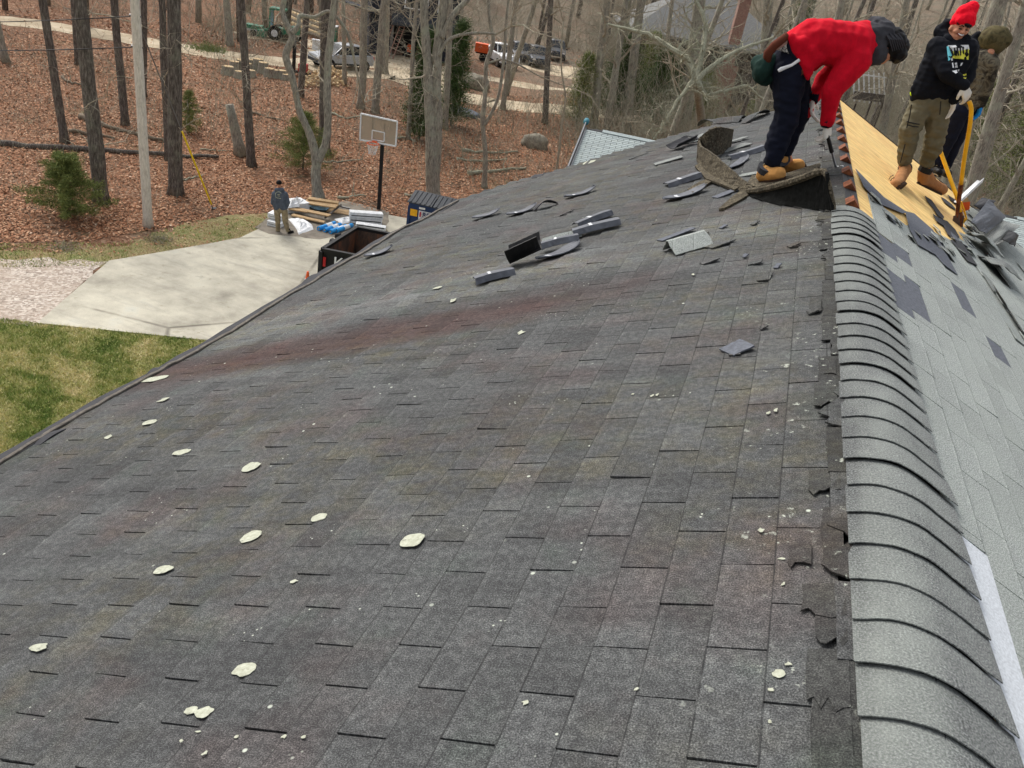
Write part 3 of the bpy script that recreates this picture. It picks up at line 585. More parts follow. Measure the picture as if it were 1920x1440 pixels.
# new slope shingles
R_tabs = tabs('R', .205, .127, lambda s: YT(s) + 0.0, .3048, 1.45, 4.84, 0)
holes = [(.21, .32, 5.24, 5.68), (.335, .455, 5.44, 5.78), (.205, .325, 4.27, 4.91), (.335, .455, 4.45, 5.09), (.85, .975, 5.48, 6.02), (.98, 1.105, 4.91, 5.23), (.22, .345, 1.45, 2.31)]
def hole(s, y): return any(a - .03 < s < b + .01 and c < y < d for a, b, c, d in holes)
rank = sorted(R_tabs, key=lambda t_: -area('R', *t_[:4])); big = set(id(t_) for t_ in rank[:285]); stuff = MB()
for t_ in R_tabs:
    s0, s1, a, b, i = t_; sm = (s0 + s1) / 2; ti = min(1, max(0, rr.gauss(.5, .22)))
    ym = YT(sm); ragged = .10 if b > ym - .35 else 0
    cut = [h_ for h_ in holes if h_[0] - .04 < sm < h_[1] + .01 and a < h_[3] - .02 and b > h_[2] + .02]
    if cut and (min(b, cut[0][3]) - max(a, cut[0][2])) > .2 * (b - a):
        h_ = cut[0]; L2 = []
        if a < h_[2] - .05: L2.append((a, h_[2]))
        if b > h_[3] + .05: L2.append((h_[3], b))
        for (a2, b2) in L2:
            slab(stuff, 'R', shape('R', s0, s1, a2, b2), 0, .006, ti)
        continue
    p = shape('R', s0, s1, a, b, ragged)
    if id(t_) in big:
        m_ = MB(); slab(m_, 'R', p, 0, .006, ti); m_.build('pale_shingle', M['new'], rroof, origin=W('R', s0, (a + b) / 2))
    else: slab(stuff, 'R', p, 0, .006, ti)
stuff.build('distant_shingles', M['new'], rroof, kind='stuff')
for q, (a, b, c, d) in enumerate(holes):
    mb = MB(); slab(mb, 'R', [(a - .012, c, .0005), (b, c, .0015), (b, d, .0015), (a - .012, d, .0005)], 0, .004)
    mb.build('bare_patch', M['pale_patch'] if q == 6 else M['under2'], rroof, origin=W('R', a, c))
# felt left on the sheathing and the torn shingle edge
def feltpoly(px, name='torn_felt', off=.006, mat='felt', par=None, side='R', th=.004):
    pts = [hitR(*p) if side == 'R' else hitL(*p) for p in px]; mb = MB(); slab(mb, side, [(s, y, off + rr.uniform(0, .004)) for s, y in pts], 0, th, .5)
    return mb.build(name, M[mat], par or rroof, origin=W(side, pts[0][0], pts[0][1]))
feltpoly([(1695, 398), (1712, 402), (1725, 414), (1745, 432), (1759, 450), (1776, 485), (1793, 518), (1780, 508), (1767, 498), (1752, 480), (1720, 462), (1703, 431)], off=.012, mat='under2')
feltpoly([(1733, 368), (1746, 376), (1757, 392), (1769, 408), (1767, 412), (1757, 404), (1748, 390), (1738, 378)])
feltpoly([(1748, 402), (1760, 410), (1775, 416), (1790, 432), (1798, 446), (1790, 452), (1776, 440), (1768, 424), (1755, 416)])
feltpoly([(1764, 370), (1772, 374), (1784, 384), (1793, 395), (1780, 388), (1770, 380)])
feltpoly([(1776, 366), (1786, 372), (1796, 380), (1792, 384), (1782, 376)])
feltpoly([(1780, 452), (1800, 455), (1830, 500), (1812, 492), (1795, 470)], off=.014)
feltpoly([(1603, 318), (1625, 342), (1655, 372), (1700, 400), (1690, 402), (1650, 385), (1618, 352)], off=.010, mat='under2')
for k in range(38):
    s = rr.uniform(.1, 2.3); y = YT(s) + rr.gauss(-.06, .16); L_ = rr.uniform(.1, .36); wd_ = rr.uniform(.02, .1); mb = MB()
    if y > 12.2: continue
    o = rr.uniform(.006, .014); up = rr.uniform(0, .03) ** 1.0
    slab(mb, 'R', [(s, y, o), (s + wd_, y - L_ * .1, o), (s + wd_ * rr.uniform(.3, 1.2) + .02, y - L_ * rr.uniform(.6, 1), o), (s + rr.uniform(-.02, .02), y - L_, o + up), (s - wd_ * .4, y - L_ * .5, o + up * .4)], 0, .005, rr.uniform(0, 1))
    mb.build('torn_shingle', M[rr.choice(['new', 'new', 'new', 'cap', 'under2'])], rroof, origin=W('R', s, y))
for k in range(34):      # slipped, loose tabs toward the gable at the right
    px = rr.uniform(1820, 1925); py = rr.uniform(440, 700) ; s, y = hitR(px, py)
    if y > YT(s) - .05 or y > 12 or py > 520 + (px - 1820) * 1.5: continue
    L_ = rr.uniform(.2, .6); wd_ = rr.uniform(.05, .16); mb = MB(); o = rr.uniform(.006, .014); up = rr.uniform(.0, .035)
    slab(mb, 'R', [(s, y, o + up), (s + wd_, y - .02, o), (s + wd_ + .02, y - L_, o), (s + .02, y - L_, o + up)], 0, .005, rr.random())
    mb.build('torn_shingle', M[rr.choice(['new', 'cap', 'new', 'old'])], rroof, origin=W('R', s, y))
# ------------------------------------------------------------------ trees
TR = random.Random(5)
def rvec(r): return V((r.gauss(0, 1), r.gauss(0, 1), r.gauss(0, 1)))
def limb(mb, p, d, L, r0, r1, n, wob, r, sides=6, up=.0):
    path = [p.copy()]; q = p.copy(); d = d.normalized(); nodes = [(p.copy(), d.copy())]
    for i in range(n):
        d = (d + rvec(r) * wob + V((0, 0, up))).normalized(); q = q + d * (L / n); path.append(q.copy()); nodes.append((q.copy(), d.copy()))
    mb.tube(path, [r0 + (r1 - r0) * (k / n) for k in range(n + 1)], sides, cap=False); return nodes
def grow(mb, p, d, L, r0, level, r, maxl=3, wob=.22, kids=4, sides=5):
    n = max(3, int(5 - level)); nodes = limb(mb, p, d, L, r0, r0 * .35, n, wob, r, max(3, sides - level), .04)
    if level >= maxl: return
    for i, (q, dd) in enumerate(nodes[1:]):
        m = kids if i == len(nodes) - 2 else max(1, kids - 2)
        for _ in range(m):
            nd = (dd + rvec(r) * .65).normalized(); rr_ = r0 * (1 - .6 * (i + 1) / n) * r.uniform(.4, .65)
            grow(mb, q, nd, L * r.uniform(.4, .7), max(rr_, .004), level + 1, r, maxl, wob, kids, sides)
def bark_trunk(mb, path, rad, n=10, rough=.06, seed=0):
    # a trunk with an uneven, ridged skin and a flared foot
    path = [V(p) for p in path]; fine = []; fr = []
    for i in range(len(path) - 1):
        m = max(2, int((path[i + 1] - path[i]).length / .5))
        for k in range(m): fine.append(path[i].lerp(path[i + 1], k / m)); fr.append(rad[i] + (rad[i + 1] - rad[i]) * k / m)
    fine.append(path[-1]); fr.append(rad[-1]); b = len(mb.v); mb.tube(fine, fr, n)
    for i in range(b, len(mb.v)):
        p = V(mb.v[i]); ring = min((i - b) // n, len(fine) - 1); c = fine[ring]; d = (p - c)
        f = 1 + rough * 1.6 * noise.noise(V((p.x * 6, p.y * 6, p.z * 1.1 + seed))) + rough * noise.noise(V((p.x * 15, p.y * 15, p.z * 3)))
        if (c - fine[0]).length < .6: f *= 1 + .35 * (1 - (c - fine[0]).length / .6) ** 2
        mb.v[i] = tuple(c + d * f)
def lean_point(base, px, py):      # where the trunk passes, in the upright plane through its foot
    return jp(px, py, base)
def tree(base_px, top_px, wpx, label, kind='pine', H=17, dead=False, lowtwigs=0, bendy=.0, group=None, dd=None, nb=14, wtop=.75, forks=0):
    base = gnd(*base_px) if dd is None else dd; base.z = GZ + hgt(base.x, base.y); z = proj(base)[2]
    q = lean_point(base, *top_px); d = (q - base).normalized(); R0 = wpx * z / FPX / 2
    if d.z < .6: d = (d + V((0, 0, 1))).normalized()
    t = empty('tree' if kind == 'oak' else 'pine_tree', base, label, 'tree', group); r = random.Random(int(base_px[0] * 7 + base_px[1]))
    path = []; n = 9; off = V((0, 0, 0))
    for k in range(n + 1):
        f = k / n
        if k: off = off + V((r.gauss(0, 1), r.gauss(0, 1), 0)) * bendy * H / n
        path.append(base + d * (H * f) + off - V((0, 0, .12 if k == 0 else 0)))
    rad = [R0 * (1.06 - (1.06 - wtop) * min(1, k / n * 1.6)) * (1 if k < n * .6 else (1 - .7 * (k / n - .6) / .4)) for k in range(n + 1)]
    mb = MB(); bark_trunk(mb, path, rad, 12 if wpx > 16 else 9, .07, r.random() * 9); bm = M['pinebark'] if kind == 'pine' else M['oakbark']
    mb.build('trunk', bm, t, smooth=True, origin=base)
    cb = MB()
    def pt(f): i = min(int(f * n), n - 1); return path[i].lerp(path[i + 1], f * n - i)
    for k in range(nb):
        f = r.uniform(.42, 1) if kind == 'pine' else r.uniform(.3, 1); a = r.uniform(0, 2 * pi); e = r.uniform(.0, .7)
        grow(cb, pt(f), V((cos(a), sin(a), e)), H * r.uniform(.1, .2) * (1.35 - f * .6), max(.015, R0 * .34 * (1.2 - f)), 1, r, 3, .25, 3)
    for k in range(lowtwigs):
        f = r.uniform(.06, .55); a = r.uniform(0, 2 * pi); nodes = limb(cb, pt(f), V((cos(a), sin(a), r.uniform(-.2, .6))), r.uniform(.6, 3.0), .020, .005, 6, .32, r, 4)
        for q_, d_ in nodes[1:]:
            for _ in range(2): limb(cb, q_, d_ + rvec(r) * .7, r.uniform(.3, 1.1), .009, .003, 4, .3, r, 3)
    if cb.v: cb.build('branches', M['twig'], t, origin=base, kind='stuff')
    return t
T = [((190, 380), (150, 0), 25, 'thick straight pine behind the small young pine left of the pole', 'pine', 6), ((122, 268), (80, 0), 15, 'slender pine leaning left beside the thick pine at far left', 'pine', 6),
     ((235, 235), (215, 0), 14, 'dark slim pine just left of the pale utility pole', 'pine', 6), ((330, 365), (328, 0), 25, 'thick dark pine right of the utility pole, behind the yellow guy guard', 'pine', 8),
     ((316, 300), (304, 0), 13, 'narrow dark trunk close behind the thick pine right of the utility pole', 'pine', 2), ((268, 182), (265, 0), 12, 'thin trunk standing directly behind the utility pole', 'pine', 2),
     ((145, 122), (137, 0), 9, 'thin trunk by the dirt road between two pines at upper left', 'pine', 4), ((12, 118), (-14, 0), 13, 'trunk cut by the left picture edge near the dirt road', 'oak', 4),
     ((472, 312), (455, 0), 15, 'tall grey-brown trunk just right of the snapped stub', 'pine', 12), ((432, 86), (424, 0), 13, 'trunk beyond the road above the log rounds', 'oak', 4),
     ((608, 290), (612, 0), 21, 'dark straight trunk behind the crooked forked oak', 'pine', 8), ((563, 182), (578, 0), 12, 'thin trunk in front of the silver car bonnet', 'pine', 6),
     ((646, 158), (642, 0), 8, 'thin pale trunk in front of the silver car door', 'oak', 8), ((676, 205), (684, 0), 14, 'trunk just behind the tail of the silver car', 'oak', 12),
     ((704, 212), (730, 0), 14, 'grey trunk leaning right in front of the dark garage', 'oak', 12), ((721, 138), (724, 0), 13, 'short-looking trunk at the corner of the dark garage', 'oak', 6),
     ((766, 262), (778, 0), 8, 'thin lichen-spotted trunk left of the big twin trunk', 'oak', 12), ((834, 242), (846, 0), 12, 'dark trunk right behind the big twin trunk', 'oak', 10),
     ((854, 178), (868, 0), 7, 'thin dark trunk beside the tan clearing', 'oak', 10), ((942, 205), (965, 0), 10, 'grey trunk in front of the white pickup', 'oak', 16),
     ((948, 178), (1003, 0), 10, 'dark trunk leaning right across the parked vehicles', 'oak', 14), ((1022, 232), (1034, 0), 11, 'dark narrow trunk just right of the dark parked car', 'pine', 12),
     ((1113, 240), (1136, 0), 15, 'grey lichened trunk above the ladder tops', 'oak', 16), ((1172, 248), (1196, 60), 18, 'thick trunk among the evergreens behind the garage roof', 'oak', 8),
     ((1152, 235), (1178, 0), 10, 'slimmer trunk left of the thick one among the evergreens', 'oak', 10), ((1278, 258), (1310, 0), 25, 'stout grey oak over the far roof edge left of the stooping worker', 'oak', 22),
     ((1238, 215), (1262, 0), 9, 'thin trunk left of the stout grey oak', 'oak', 14), ((1420, 270), (1440, 0), 20, 'trunk half hidden behind the stooping worker', 'oak', 10),
     ((1905, 410), (1945, 250), 18, 'dark trunk at the right picture edge above the pale garage roof', 'pine', 8)]
for b_, t_, w_, lab, kd, lt in T:
    tree(b_, t_, w_, lab, kd, H=TR.uniform(15, 19), lowtwigs=lt, bendy=.01 if kd == 'pine' else .022, nb=10 if kd == 'pine' else 13)
def dist_base(px, depth): p = at(px, 200, depth); return V((p.x, p.y, GZ))
for px, dep, tx, w_, lab in ((1852, 42, (1880, 0), 32, 'huge pale trunk behind the head of the red-hatted worker'), (1905, 36, (1915, 0), 22, 'dark leaning trunk at the upper right corner'), (1560, 46, (1580, 0), 14, 'trunk beyond the stooping worker and left of the broken bench'), (1500, 60, (1512, 0), 12, 'trunk far behind the stooping worker shoulder'), (1690, 55, (1700, 0), 15, 'trunk between the two standing workers and the broken bench')):
    tree((px, 300), tx, w_, lab, 'oak', H=20, dd=dist_base(px, dep), lowtwigs=14, bendy=.02)
# crooked forked oak by the ground worker, and the big twin trunk
def special(name_lab, limbs, twigs, matk='oakbark', seed=3, cat='tree'):
    base = gnd(*limbs[0][0][:2]); t = empty('tree', base, name_lab, cat); r = random.Random(seed); mb = MB(); cb = MB(); z = proj(base)[2]
    for L_ in limbs:
        P_ = [jp(x, y, base, o) for x, y, w_, o in L_]; R_ = [w_ * (z - .47 * (p - base).z * 1) / FPX / 2 for p, (x, y, w_, o) in zip(P_, L_)]
        # smooth
        pp, qq = [], []
        for i in range(len(P_) - 1):
            p0, p1, p2, p3 = P_[max(i - 1, 0)], P_[i], P_[i + 1], P_[min(i + 2, len(P_) - 1)]
            for k in range(4):
                u = k / 4; pp.append(((p1 * 2) + (p2 - p0) * u + (p0 * 2 - p1 * 5 + p2 * 4 - p3) * u * u + (p1 * 3 - p0 - p2 * 3 + p3) * u ** 3) / 2); qq.append(R_[i] + (R_[i + 1] - R_[i]) * u)
        pp.append(P_[-1]); qq.append(R_[-1]); bark_trunk(mb, pp, qq, 12, .08, r.random() * 5)
        for k in range(twigs):
            i = r.randrange(len(pp) // 3, len(pp)); grow(cb, pp[i], rvec(r) + V((0, 0, .5)), r.uniform(.8, 2.0), max(.012, qq[i] * .25), 1, r, 3, .35, 3)
        grow(cb, pp[-1], pp[-1] - pp[-2], 4, qq[-1], 0, r, 3, .3, 3)
    mb.build('trunk', M[matk], t, smooth=True, origin=base); cb.build('branches', M['twig'], t, origin=base, kind='stuff')
special('crooked oak forking low, in the leaves behind the man on the ground', [
    [(597, 372, 20, 0), (592, 330, 19, 0), (593, 298, 19, 0), (580, 250, 14, -.1), (563, 212, 13, -.2), (555, 178, 12, -.2), (547, 140, 12, -.2), (536, 104, 14, -.2), (548, 72, 13, -.1), (540, 52, 12, 0), (529, 20, 10, .1), (540, -20, 9, .2)],
    [(594, 300, 16, 0), (610, 272, 15, .1), (615, 230, 14, .1), (613, 170, 14, .1), (616, 110, 14, .1), (622, 50, 14, .1), (628, 0, 14, .1), (632, -60, 12, .1)],
    [(546, 62, 9, -.1), (560, 48, 8, 0), (562, 30, 8, .2), (590, 32, 7, .4), (620, 22, 6, .6), (650, 60, 6, .8), (662, 100, 5, .9)]], 5, seed=4)
special('big twin-stemmed grey oak rising behind the blue dumpster', [
    [(812, 372, 26, 0), (810, 320, 25, 0), (808, 250, 22, 0), (805, 190, 19, 0), (802, 120, 17, 0), (797, 60, 16, 0), (794, 0, 15, 0), (790, -70, 13, 0)],
    [(815, 350, 16, .1), (819, 290, 17, .1), (820, 220, 19, .1), (818, 160, 18, .1), (820, 100, 18, .1), (826, 50, 18, .1), (832, 10, 18, .1), (840, -60, 15, .1)],
    [(828, 70, 9, 0), (842, 40, 10, 0), (858, 18, 11, .1), (880, -4, 9, .2), (900, -40, 8, .2)],
    [(822, 104, 7, 0), (838, 78, 7, 0), (862, 66, 6, 0), (900, 62, 5, 0), (930, 64, 4, 0)]], 6, seed=8)
special('thin twisting lichened tree between the twin oak and the garage ladder', [
    [(908, 352, 10, 0), (910, 290, 9, 0), (905, 230, 9, 0), (910, 180, 8, 0), (912, 120, 8, 0), (925, 80, 7, 0), (918, 40, 6, 0), (914, -20, 5, 0)],
    [(908, 235, 6, 0), (930, 195, 6, 0), (940, 150, 6, 0), (946, 90, 6, 0), (950, 30, 5, 0), (955, -20, 4, 0)],
    [(911, 120, 4, 0), (940, 112, 4, .2), (965, 118, 3, .3), (985, 128, 3, .4)]], 5, seed=12)
special('thin bare sapling standing left of the garage rake', [[(1043, 325, 5, 0), (1050, 270, 5, 0), (1056, 215, 4, 0), (1060, 180, 4, 0), (1052, 120, 3, 0), (1056, 40, 3, 0)]], 8, matk='twig', seed=13)
# lichen-covered dead limbs reaching in over the far roof edge
def lichen_limb(px, dep, label, seed, sub=26):
    r = random.Random(seed); P_ = [at(x, y, dep + o) for x, y, w_, o in px]; base = P_[0]; mb = MB(); t = None
    R_ = [w_ * dep / FPX / 2 for x, y, w_, o in px]; path = []; rad = []
    for i in range(len(P_) - 1):
        for k in range(4): path.append(P_[i].lerp(P_[i + 1], k / 4) + rvec(r) * .02); rad.append(R_[i] + (R_[i + 1] - R_[i]) * k / 4)
    path.append(P_[-1]); rad.append(R_[-1]); mb.tube(path, rad, 7)
    for k in range(sub):
        i = r.randrange(1, len(path)); grow(mb, path[i], rvec(r) + (path[-1] - path[0]).normalized() * .4, r.uniform(.3, 1.2), max(.008, rad[i] * .45), 1, r, 3, .4, 3, 5)
    return mb
oak = empty('tree', gnd(1278, 262) + V((1.5, -3, 0)), 'lichen-crusted oak whose pale crooked limbs cross in front of the evergreens', 'tree'); ob_ = V(oak.location)
mb = lichen_limb([(1305, 150, 14, 0), (1290, 110, 12, .5), (1250, 85, 11, .8), (1215, 65, 9, 1), (1180, 55, 6, 1.2), (1140, 45, 4, 1.5)], 38, '', 4)
m2 = lichen_limb([(1305, 150, 12, 0), (1318, 95, 10, .2), (1324, 50, 9, .4), (1312, 15, 8, .4), (1295, -30, 7, .4)], 38, '', 5)
m3 = lichen_limb([(1305, 150, 12, 0), (1340, 120, 8, 0), (1372, 100, 7, .4), (1410, 85, 5, .8), (1450, 70, 4, 1)], 38, '', 6)
m4 = lichen_limb([(1300, 150, 10, 0), (1270, 190, 6, 0), (1240, 240, 5, 0), (1225, 262, 4, 0)], 38, '', 7)
m5 = lichen_limb([(1305, 150, 12, 0), (1325, 180, 8, 0), (1360, 170, 7, 0), (1400, 160, 5, .3), (1430, 185, 4, .6)], 38, '', 9)
for m_ in (mb, m2, m3, m4, m5): m_.build('limb', M['lichtwig'], oak, origin=ob_)
mb = MB(); pj = at(1305, 150, 38); bark_trunk(mb, [ob_, ob_.lerp(pj, .5) + V((.3, 0, 0)), pj], [.32, .26, .16], 10); mb.build('trunk', M['oakbark'], oak, smooth=True, origin=ob_)
# snapped stub
b = gnd(452, 292); t = empty('snapped_trunk', b, 'short broken-off trunk stub leaning left, right of the guy wire', 'tree stub'); mb = MB(); q = jp(430, 196, b); bark_trunk(mb, [b, b.lerp(q, .5), q], [.26, .21, .19], 10); mb.build('trunk', M['oakbark'], t, smooth=True, origin=b)
# background woodland: a few grown forms, each standing as a tree of its own
variants = []
for k in range(6):
    r = random.Random(100 + k); H = r.uniform(15, 21); mb = MB(); path = [V((0, 0, -.2))]; d = V((r.gauss(0, .05), r.gauss(0, .05), 1))
    for i in range(7): d = (d + rvec(r) * .05).normalized(); path.append(path[-1] + d * H / 7)
    R0 = r.uniform(.14, .26); mb.tube(path, [R0 * (1 - .75 * i / 7) for i in range(8)], 7); tm = mb.build('trunk', M['pinebark'] if k % 2 else M['oakbark'], smooth=True)
    cb = MB()
    for i in range(17):
        f = r.uniform(.15, 1); j = min(6, int(f * 7)); p = path[j].lerp(path[j + 1], f * 7 - j); a = r.uniform(0, 2 * pi)
        grow(cb, p, V((cos(a), sin(a), r.uniform(.1, .9))), H * r.uniform(.12, .24) * (1.2 - f * .5), max(.02, R0 * .35 * (1.15 - f)), 1, r, 3, .22, 3, 4)
    bm = cb.build('branches', M['twig'])
    variants.append((tm, bm))
placed = []; n_bg = 0
def bg_tree(x, y, vi, sc, rot, lab, grp):
    p = gxy(x, y); e = empty('tree', p, lab, 'tree', grp)
    for src in variants[vi]:
        c = bpy.data.objects.new(src.name, src.data); COL.objects.link(c); c.parent = e; c.rotation_euler = (0, 0, rot); c.scale = (sc,) * 3
r = random.Random(77); tries = 0
clear_ = [G2(540, 60), G2(700, 85), G2(1120, 100), G2(1120, 190), G2(860, 190), G2(540, 128)]
while n_bg < 270 and tries < 6000:
    tries += 1; px = r.uniform(-250, 2300)
    dep = r.uniform(58, 190) if px < 1150 else r.uniform(40, 170)
    p = at(px, 150, dep); x, y = p.x, p.y
    if inpoly(np.array([x]), np.array([y]), clear_)[0]: continue
    if any((x - a) ** 2 + (y - b_) ** 2 < 9 for a, b_ in placed): continue
    zz = proj(gxy(x, y))
    if px < 1100 and (zz[1] > 100 and r.random() < .7): continue
    if any(inpoly(np.array([x]), np.array([y]), q)[0] for q in rp): continue
    if 8 < x < 20 and y < 40: continue
    if 630 < zz[0] < 860 and zz[1] > 40 or 980 < zz[0] < 1560 and 38 < zz[2] < 92 and r.random() < .75: continue
    placed.append((x, y)); n_bg += 1
    where = ['beyond the dirt road bend at left', 'behind the utility pole', 'behind the green tractor', 'behind the dark garage', 'behind the parked cars', 'behind the grey-roofed house', 'behind the stooping worker', 'behind the white-backed bench', 'past the camouflaged worker at right'][min(8, max(0, int(zz[0] / 240 + .6)))]
    nf = 'nearer' if zz[2] < 95 else 'farther'; vi_ = r.randrange(6)
    bg_tree(x, y, vi_, r.uniform(.8, 1.25), r.uniform(0, 6.28), ('darker' if vi_ % 2 else 'greyer') + ' bare tree in the ' + nf + ' wood ' + where, 'bare trees far back in the woods')
for tm, bm in variants: bpy.data.objects.remove(tm); bpy.data.objects.remove(bm)
# scrub and brambles: thin bent stems, nobody could count them
def scrub(name, label, px0, px1, d0, d1, n, hmin, hmax, rad, seed, mat, polys=None, zpix=None):
    g = np.random.default_rng(seed); px = g.uniform(px0, px1, n); dp = np.sqrt(g.uniform(d0 ** 2, d1 ** 2, n))
    d = np.array(AX)[None] * ((px - 960) / FPX)[:, None] + np.array(AD)[None] * ((200 - 720) / FPX) + np.array(AF)[None]; P = np.array(CAM)[None] + d * dp[:, None]
    gz = np.array([GZ + hgt(x, y) for x, y in P[:, :2]]); k = ~inpoly(P[:, 0], P[:, 1], drive) & ~inpoly(P[:, 0], P[:, 1], clear_)
    for q in rp: k &= ~inpoly(P[:, 0], P[:, 1], q)
    k &= ~((np.abs(P[:, 0]) < 6) & (P[:, 1] < 14)); clump = np.array([noise.noise(V((x * .12, y * .12, seed))) for x, y in P[:, :2]]); k &= clump > g.uniform(-.5, .25, n)
    P = P[k]; gz = gz[k]; n = len(P); dp = dp[k]; base = np.stack([P[:, 0], P[:, 1], gz], 1); H = g.uniform(hmin, hmax, n); a = g.uniform(0, 2 * np.pi, n); ln = g.uniform(.1, 1.1, n)
    dir_ = np.stack([np.cos(a) * ln, np.sin(a) * ln, np.ones(n)], 1); dir_ /= np.linalg.norm(dir_, axis=1)[:, None]; pts = [base]; cur = base; S_ = 5
    for i in range(S_):
        dir_ = dir_ + g.normal(0, .25, (n, 3)) + np.array([0, 0, -.06]); dir_ /= np.linalg.norm(dir_, axis=1)[:, None]; cur = cur + dir_ * (H / S_)[:, None]; pts.append(cur)
    R_ = rad * g.uniform(.5, 1.3, n) * np.clip(dp / 45, .8, 2); vs_ = []
    for i, p in enumerate(pts):
        for j in range(3):
            b_ = 2 * np.pi * j / 3; vs_.append(p + np.stack([np.cos(b_) * R_, np.sin(b_) * R_, 0 * R_], 1) * (1 - .15 * i))
    A = np.stack(vs_, 1); nv = 3 * (S_ + 1); F = []
    for i in range(S_):
        for j in range(3): F.append((i * 3 + j, i * 3 + (j + 1) % 3, (i + 1) * 3 + (j + 1) % 3, (i + 1) * 3 + j))
    F = (np.array(F)[None] + (np.arange(n) * nv)[:, None, None]).reshape(-1, 4); ob = np_mesh(name, A.reshape(-1, 3), F, mat); ob['label'] = label; return ob
scrub('undergrowth', 'tangle of bare grey stems filling the woods behind the workers', 1080, 2350, 34, 120, 42000, 1.5, 8.5, .011, 1, M['twig'])
scrub('undergrowth', 'pale dead stems in front of the grey woods at right', 1080, 2350, 34, 100, 16000, 1.5, 7.5, .011, 21, M['lichtwig'])
scrub('undergrowth', 'pale whips and saplings in the middle of the woodland', 380, 1120, 36, 75, 5200, .8, 4.2, .008, 22, M['lichtwig'])
scrub('undergrowth', 'low brown brambles and whips across the left woodland floor', -100, 1100, 34, 95, 7000, .4, 2.0, .008, 2, simple('bramble', (112, 88, 74), .95))
scrub('undergrowth', 'grey bramble thicket in the leaves left of the utility pole', -60, 330, 26, 52, 2600, .4, 1.7, .007, 31, M['lichtwig'])
scrub('undergrowth', 'thin grey saplings and twigs beyond the dirt road', -100, 1400, 62, 170, 12000, 2, 9, .014, 3, M['twig'])
scrub('undergrowth', 'pale sapling whips around the house in the trees', 880, 1500, 40, 75, 2600, 1, 5, .010, 4, M['lichtwig'])
# evergreens
def pine(base, H, Wd, label, nneedle, mat, group=None, low=0.08, seed=1, droop=-.05):
    t = empty('young_pine', base, label, 'pine tree', group); r = random.Random(seed); mb = MB(); mb.tube([V(base) - V((0, 0, .1)), V(base) + V((0, 0, H))], [H * .012 + .01, .008], 7); cb = MB()
    tips = []; L_ = max(7, int(H / .38))
    for i in range(L_):
        f = low + (1 - low) * i / L_; z = H * f; m = 5 + r.randrange(3); rad = Wd / 2 * (1 - f) ** .75 * r.uniform(.8, 1.15)
        for k in range(m):
            a = 2 * pi * k / m + r.uniform(-.4, .4); rl = rad * r.uniform(.6, 1.1); p0 = V(base) + V((0, 0, z)); path = [p0]
            for q in range(1, 5): path.append(p0 + V((cos(a), sin(a), 0)) * rl * q / 4 + V((0, 0, rl * (.32 * (q / 4) + droop * 2 * (q / 4) ** 2)))) 
            cb.tube(path, [.012 * H / 4, .01 * H / 4, .007 * H / 4, .005 * H / 4, .003], 3, cap=False)
            for q in range(1, 5): tips.append((path[q], (path[q] - path[q - 1]).normalized(), .5 + q / 4)); tips.append((path[q].lerp(path[q - 1], .5), (path[q] - path[q - 1]).normalized(), .5 + q / 5))
    g = np.random.default_rng(seed); per = max(3, nneedle // len(tips)); C_ = np.repeat(np.array([tuple(p) for p, d, _ in tips]), per, 0); D_ = np.repeat(np.array([tuple(d) for p, d, _ in tips]), per, 0); n = len(C_)
    sp = H * .03; C_ = C_ + g.normal(0, sp, (n, 3)); dr = D_ * .6 + g.normal(0, .75, (n, 3)) + np.array([0, 0, .35]); dr /= np.linalg.norm(dr, axis=1)[:, None]; ln = g.uniform(.6, 1.3, n) * max(.10, H * .033)
    sd_ = np.cross(dr, g.normal(0, 1, (n, 3))); sd_ /= np.linalg.norm(sd_, axis=1)[:, None]; wd = ln * .09
    A = np.stack([C_ - sd_ * wd[:, None], C_ + sd_ * wd[:, None], C_ + dr * ln[:, None]], 1).reshape(-1, 3)
    mb.build('trunk', M['pinebark'], t, origin=base); cb.build('branches', M['pinebark'], t, origin=base)
    tn = np.repeat(np.clip(g.normal(.5, .25, n), 0, 1), 3); np_mesh('needles', A, np.arange(n * 3).reshape(-1, 3), mat, t, 'stuff', tn)
def pine_px(bx, by, ty, wpx, label, nn, mat, seed, group=None, dd=None, low=.08):
    nn = int(nn * 1.9); wpx *= 1.3; b = gnd(bx, by) if dd is None else dd; b.z = GZ + hgt(b.x, b.y); z = proj(b)[2]; H = 0
    while proj(b + V((0, 0, H)))[1] > ty and H < 25: H += .1
    pine(b, H, wpx * z / FPX, label, nn, mat, group, low, seed)
pine_px(130, 408, 285, 135, 'small young pine in the leaves at left, in front of the thick pine', 16000, M['needle'], 1)
pine_px(355, 250, 168, 52, 'tiny young pine behind the yellow guy guard', 4000, M['needle'], 2)
pine_px(568, 318, 205, 105, 'bushy young pine left of the crooked forked oak', 11000, M['needle'], 3)
pine_px(785, 262, 60, 62, 'tall narrow dark evergreen behind the big twin oak', 14000, M['needle2'], 4)
pine_px(845, 236, 40, 60, 'dark evergreen right behind the big twin oak', 9000, M['needle2'], 14)
pine_px(1080, 235, 100, 80, 'loose pale-green evergreen left of the ladder top tree', 8000, M['needle'], 5)
pine_px(1148, 238, 72, 110, 'dense dark evergreen over the garage ridge, left one of the pair', 15000, M['needle2'], 6)
pine_px(1222, 245, 90, 120, 'dense dark evergreen right of the pair over the garage ridge', 15000, M['needle2'], 7)
pine_px(1200, 200, 60, 90, 'evergreen behind the pair over the garage ridge', 9000, M['needle'], 8)
pine_px(1300, 250, 130, 110, 'low spreading evergreen behind the stout grey oak', 7000, M['needle'], 9)
pine_px(1400, 262, 185, 120, 'mossy low evergreen left of the stooping worker', 6000, M['needle'], 10)
